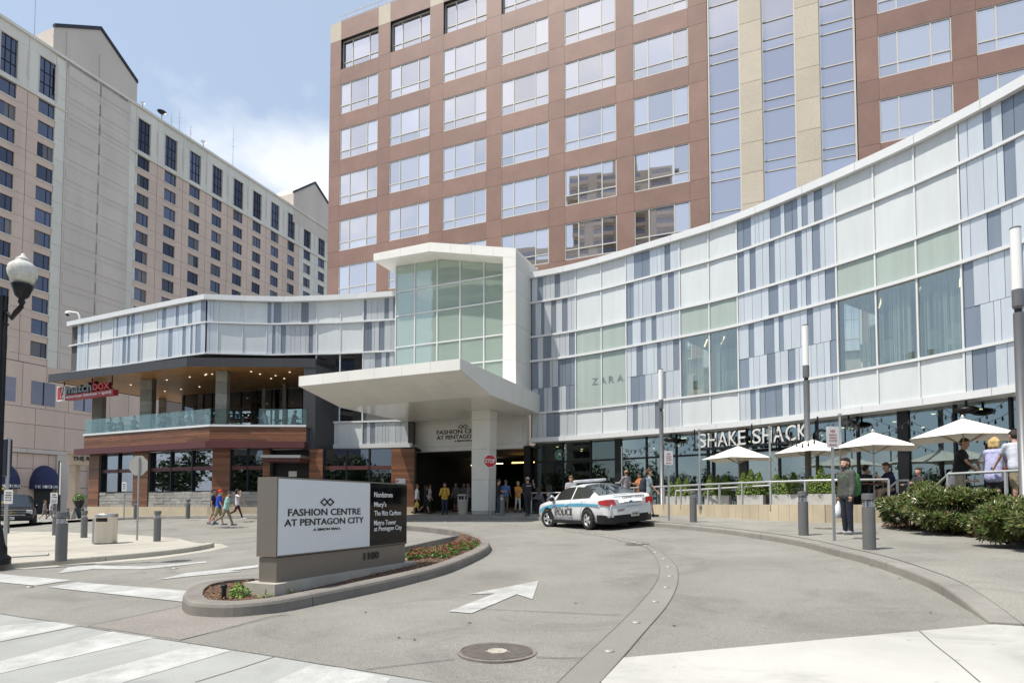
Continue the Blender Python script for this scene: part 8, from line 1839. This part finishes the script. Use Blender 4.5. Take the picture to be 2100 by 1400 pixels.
person('young man in blue grey tee and beige shorts walking behind the police car', foot(1331, 1060), 0, 1.82, 'l', (0.23, 0.30, 0.34), 'short', (0.30, 0.25, 0.18), 'shorts', (0.03, 0.03, 0.03), (0.08, 0.035, 0.02), 'short', stride=0.5, armL=(-16, 8, 15), armR=(16, 8, 22), extras=(('backpack', (0.03, 0.035, 0.05)),), vox=0.022, group=pg)
person('man in grey shirt looking down behind the police car', onY(1171, 27.5, 1.0), 262, 1.78, 'l', (0.30, 0.30, 0.34), 'short', (0.05, 0.05, 0.06), 'long', hair=(0.14, 0.09, 0.05), armL=(25, 10, 85), armR=(25, 10, 85), nod=18, group=pg)
person('man in grey shirt seen from behind right of the police car roof', onY(1285, 27.6, 1.32), 120, 1.74, 'm', (0.24, 0.23, 0.26), 'long', (0.04, 0.04, 0.05), 'long', hair=(0.03, 0.03, 0.03), style='bald', armL=(30, 14, 60), armR=(10, 10, 20), group=pg)
person('woman in black with orange sleeves beyond the walking man', onY(1312, 27.0, 1.30), 200, 1.62, 'm', (0.40, 0.15, 0.06), 'short', (0.02, 0.02, 0.02), 'long', hair=(0.02, 0.015, 0.015), style='cap', armL=(35, 8, 60), armR=(35, 8, 70), female=True, group=pg)
# entrance
person('police officer in black uniform standing with hand to head', foot(1082, 1058), 105, 1.84, 'l', (0.012, 0.013, 0.018), 'short', (0.012, 0.013, 0.018), 'long', hair=(0.05, 0.05, 0.07), style='bald', armL=(20, 10, 30), armR=(55, 40, 120), stride=-0.35, wide=1.1, extras=(('print', 'POLICE'),), group=pg)
person('woman in orange top and white trousers facing the officer', onY(1062, 33.2, gz(0.3, 33.2) + 0.14), 300, 1.66, 'l', (0.60, 0.25, 0.03), 'short', (0.60, 0.58, 0.52), 'slim', hair=(0.42, 0.30, 0.16), style='short', armL=(20, 8, 60), armR=(20, 8, 60), stride=0.25, female=True, group=pg)
person('man in black tee and jeans looking at his phone by the column', foot(1022, 1055), 15, 1.80, 'l', (0.015, 0.015, 0.017), 'short', (0.04, 0.055, 0.085), 'long', (0.35, 0.35, 0.35), (0.03, 0.02, 0.015), 'short', armL=(22, 6, 70), armR=(22, 6, 70), nod=22, extras=(('phone', -1),), group=pg)
person('man in blue shirt and khakis seen from behind at the column', foot(1037, 1050), 80, 1.78, 'l', (0.11, 0.20, 0.44), 'short', (0.20, 0.16, 0.11), 'long', hair=(0.16, 0.13, 0.10), armL=(10, 8, 30), armR=(10, 8, 30), group=pg)
person('dark haired man half behind the white column', foot(1011, 1050), 60, 1.78, 'm', (0.025, 0.025, 0.03), 'short', (0.03, 0.03, 0.04), 'long', hair=(0.15, 0.13, 0.12), style='bald', group=pg)
person('man in yellow hoodie with backpack standing at the entrance', foot(912, 1055), 268, 1.72, 'm', (0.52, 0.33, 0.045), 'long', (0.02, 0.025, 0.06), 'long', (0.03, 0.03, 0.03), (0.015, 0.012, 0.01), 'short', armL=(15, 10, 60), armR=(15, 10, 60), extras=(('backpack', (0.02, 0.02, 0.02)),), group=pg)
person('person in white shirt and black shorts with a yellow shopping bag', onY(855, 35.0, gz(-5.5, 35) + 0.14), 20, 1.70, 'l', (0.75, 0.75, 0.76), 'long', (0.02, 0.02, 0.022), 'shorts', (0.03, 0.03, 0.03), (0.14, 0.07, 0.03), 'short', stride=0.4, armL=(10, 8, 20), armR=(-12, 10, 15), extras=(('bag', (0.62, 0.45, 0.05), -1),), group=pg)
person('woman in black dress walking beside the white shirt', onY(873, 35.0, gz(-5, 35) + 0.14), 15, 1.64, 'l', (0.015, 0.015, 0.017), 'short', (0.015, 0.015, 0.017), 'shorts', (0.05, 0.04, 0.04), (0.05, 0.03, 0.02), 'long', stride=-0.6, armL=(-10, 8, 15), armR=(12, 8, 15), female=True, hem=0.1, group=pg)
person('person with white top and dark backpack walking into the entrance', onY(881, 35.8, gz(-5, 35.8) + 0.14), 20, 1.70, 'm', (0.55, 0.55, 0.56), 'short', (0.02, 0.02, 0.02), 'long', hair=(0.02, 0.02, 0.02), stride=0.4, extras=(('backpack', (0.02, 0.02, 0.02)),), group=pg)
for i, (px, Y, hd_, c_, lab) in enumerate(((935, 37.0, 250, (0.10, 0.10, 0.11), 'shadowy person in grey standing left of the litter bin in the hall'), (951, 38.0, 290, (0.16, 0.16, 0.17), 'shadowy person in grey tee behind the litter bin'), (961, 36.5, 200, (0.22, 0.22, 0.26), 'shadowy person in pale shirt at the left edge of the column'))):
    person(lab, onY(px, Y, gz(-3, Y) + 0.14), hd_, 1.74, 'm', c_, 'short', (0.03, 0.03, 0.04), 'long' if i else 'shorts', hair=(0.02, 0.02, 0.02), armL=(15, 8, 40), group=pg)
seated('person in grey sitting on a bench left of the police car', onY(1112, 31.0, 1.05), 215, h=1.7, skin='d', top=(0.12, 0.11, 0.14), sleeve='long', bot=(0.02, 0.02, 0.03), armL=(40, 8, 50), armR=(40, 8, 50), lean=20, group=pg)
# left street
person('man in pale shirt and dark jeans talking on the phone by the restaurant', onY(237, 40.3, gz(-26.2, 40.3) + 0.14), 10, 1.66, 'l', (0.52, 0.52, 0.62), 'short', (0.025, 0.03, 0.05), 'long', hair=(0.45, 0.40, 0.35), style='bald', armL=(15, 8, 30), armR=(50, 20, 125), stride=0.35, lean=8, nod=15, group=pg)
person('boy in navy polo and khaki shorts walking at the left of the group', foot(436, 1076), 20, 1.74, 'l', (0.015, 0.02, 0.05), 'short', (0.40, 0.33, 0.22), 'shorts', (0.03, 0.03, 0.03), (0.04, 0.025, 0.02), 'short', stride=-0.25, armL=(5, 8, 10), armR=(-8, 8, 12), group=pg)
person('boy in bright blue shirt with red cap walking in the group', foot(447, 1077), 15, 1.74, 'l', (0.01, 0.06, 0.50), 'short', (0.36, 0.29, 0.18), 'shorts', (0.25, 0.25, 0.28), (0.55, 0.02, 0.02), 'cap', stride=0.55, armL=(-12, 8, 10), armR=(14, 8, 15), lean=5, group=pg)
person('boy in aqua shirt and khaki trousers walking with head down', foot(463, 1077), 15, 1.70, 'l', (0.30, 0.58, 0.52), 'short', (0.26, 0.22, 0.15), 'long', (0.10, 0.13, 0.2), (0.05, 0.03, 0.02), 'short', stride=0.8, armL=(-14, 8, 12), armR=(16, 8, 20), lean=8, nod=22, group=pg)
person('girl in white top and maroon trousers with raised hand', foot(487, 1065), 10, 1.66, 'l', (0.62, 0.58, 0.60), 'short', (0.06, 0.008, 0.018), 'slim', (0.6, 0.6, 0.6), (0.02, 0.012, 0.01), 'long', stride=-0.9, armL=(20, 25, 30), armR=(70, 30, 110), female=True, lean=-4, group=pg)
person('boy in grey tee and shorts walking past the portico', foot(91, 1066, 0.02), 20, 1.72, 'l', (0.22, 0.22, 0.22), 'short', (0.22, 0.20, 0.18), 'shorts', (0.02, 0.02, 0.02), (0.14, 0.08, 0.04), 'short', stride=0.5, armR=(20, 8, 15), armL=(-10, 8, 10), group=pg)
person('person in white tee beside the grey tee boy', foot(104, 1066, 0.02), 15, 1.72, 'd', (0.62, 0.62, 0.66), 'short', (0.25, 0.22, 0.2), 'shorts', (0.02, 0.02, 0.02), (0.012, 0.01, 0.01), 'short', stride=-0.6, armR=(25, 8, 60), group=pg)
person('person in black tee and pale shorts behind the black car', foot(60, 1064, 0.0), 5, 1.78, 'l', (0.015, 0.016, 0.02), 'short', (0.4, 0.38, 0.35), 'shorts', (0.6, 0.6, 0.6), (0.02, 0.015, 0.012), 'cap', stride=0.4, armR=(20, 8, 60), group=pg)
person('person in blue shirt behind the black car bonnet', foot(48, 1062, 0.0), 10, 1.66, 'l', (0.14, 0.26, 0.5), 'short', (0.1, 0.1, 0.1), 'shorts', hair=(0.2, 0.12, 0.06), stride=0.3, group=pg)
# diners on the balcony with metal chairs
zD = EYE + HB - 0.02
ch0 = None
def chair(p, head, label):
    global ch0
    if ch0 is None:
        ch0 = thing('balcony_chair', label, 'chair', p, 'metal chairs on the restaurant balcony', rotz=R(head)); m_ch = M('chair_metal', (0.55, 0.55, 0.53), 0.35, 0.6)
        MB().box(-0.22, -0.22, 0.43, 0.22, 0.22, 0.455).build('seat', m_ch, ch0, True)
        for x in (-0.2, 0.2):
            for y in (-0.2, 0.2): MB().tube([(x, y, 0), (x, y, 0.44)], 0.014, 6).build('leg', m_ch, ch0, True)
        MB().tube([(-0.21, -0.2, 0.44), (-0.27, -0.2, 0.86), (-0.27, 0.2, 0.86), (-0.21, 0.2, 0.44)], 0.014, 6).build('backrest_frame', m_ch, ch0, True)
        for z in (0.58, 0.70): MB().tube([(-0.24, -0.2, z), (-0.24, 0.2, z)], 0.012, 6).build('slat', m_ch, ch0, True)
        KIDS[ch0.name] = kids(ch0); return ch0
    return copy_tree(ch0, p, R(head), label)
diners = [(222, 42.0, 330, (0.03, 0.03, 0.04), 'leftmost diner in dark top at the balcony corner'), (247, 41.6, 200, (0.06, 0.025, 0.03), 'diner in dark red top behind the glass balustrade'), (270, 41.0, 340, (0.25, 0.27, 0.30), 'diner in grey top just left of the first slate column'), (320, 39.6, 20, (0.5, 0.5, 0.48), 'diner in pale top right of the first slate column'), (345, 39.4, 190, (0.03, 0.04, 0.06), 'diner in navy top in the middle of the balcony'), (364, 39.2, 350, (0.20, 0.22, 0.24), 'diner in grey shirt in the middle of the balcony'), (388, 38.9, 190, (0.10, 0.10, 0.12), 'diner in charcoal top near the balcony bend'), (425, 38.6, 170, (0.45, 0.52, 0.6), 'diner in pale blue at the balcony bend'), (543, 38.4, 175, (0.42, 0.48, 0.62), 'diner in light blue shirt leaning forward right of the second column'), (600, 38.6, 350, (0.03, 0.03, 0.03), 'diner in black at the right end of the balcony')]
for i, (px, Y, hd_, c_, lab) in enumerate(diners):
    p = onY(px, Y, zD); person(lab, p, hd_, 1.70, 'l' if i % 3 else 'm', c_, 'short', (0.04, 0.04, 0.05), 'long', hair=(0.03, 0.02, 0.015), style='long' if i in (3, 7) else 'short', sit=True, armL=(35, 8, 70), armR=(35, 8, 70), lean=8, vox=0.03, group='diners on the restaurant balcony'); chair(p, hd_, 'metal chair of the ' + lab.replace('diner in ', '').split(' behind')[0] + ' diner' if False else 'metal chair under the ' + lab)
for i, (px, lab) in enumerate(((234, 'left'), (333, 'second'), (376, 'third'), (490, 'fourth'), (572, 'right'))):
    p = onY(px, 40.6 - i * 0.45, zD); t_ = thing('balcony_table', f'{lab} small dining table on the balcony', 'table', p, 'tables on the restaurant balcony'); MB().lathe([(0.42, 0.70), (0.42, 0.74)], 16, smooth=False).build('table_top', M('table_dark', (0.06, 0.04, 0.03), 0.5), t_, True); MB().lathe([(0.25, 0), (0.25, 0.02), (0.035, 0.04), (0.035, 0.70)], 12, smooth=False).build('pedestal', m_black, t_, True)
for i, (px, Y, hd_, lab) in enumerate(((478, 38.3, 10, 'empty metal chair right of the second slate column'), (492, 38.6, 170, 'empty metal chair facing left beside the second column'), (404, 39.0, 20, 'empty metal chair left of the balcony bend'))): chair(onY(px, Y, zD), hd_, lab)
flush()
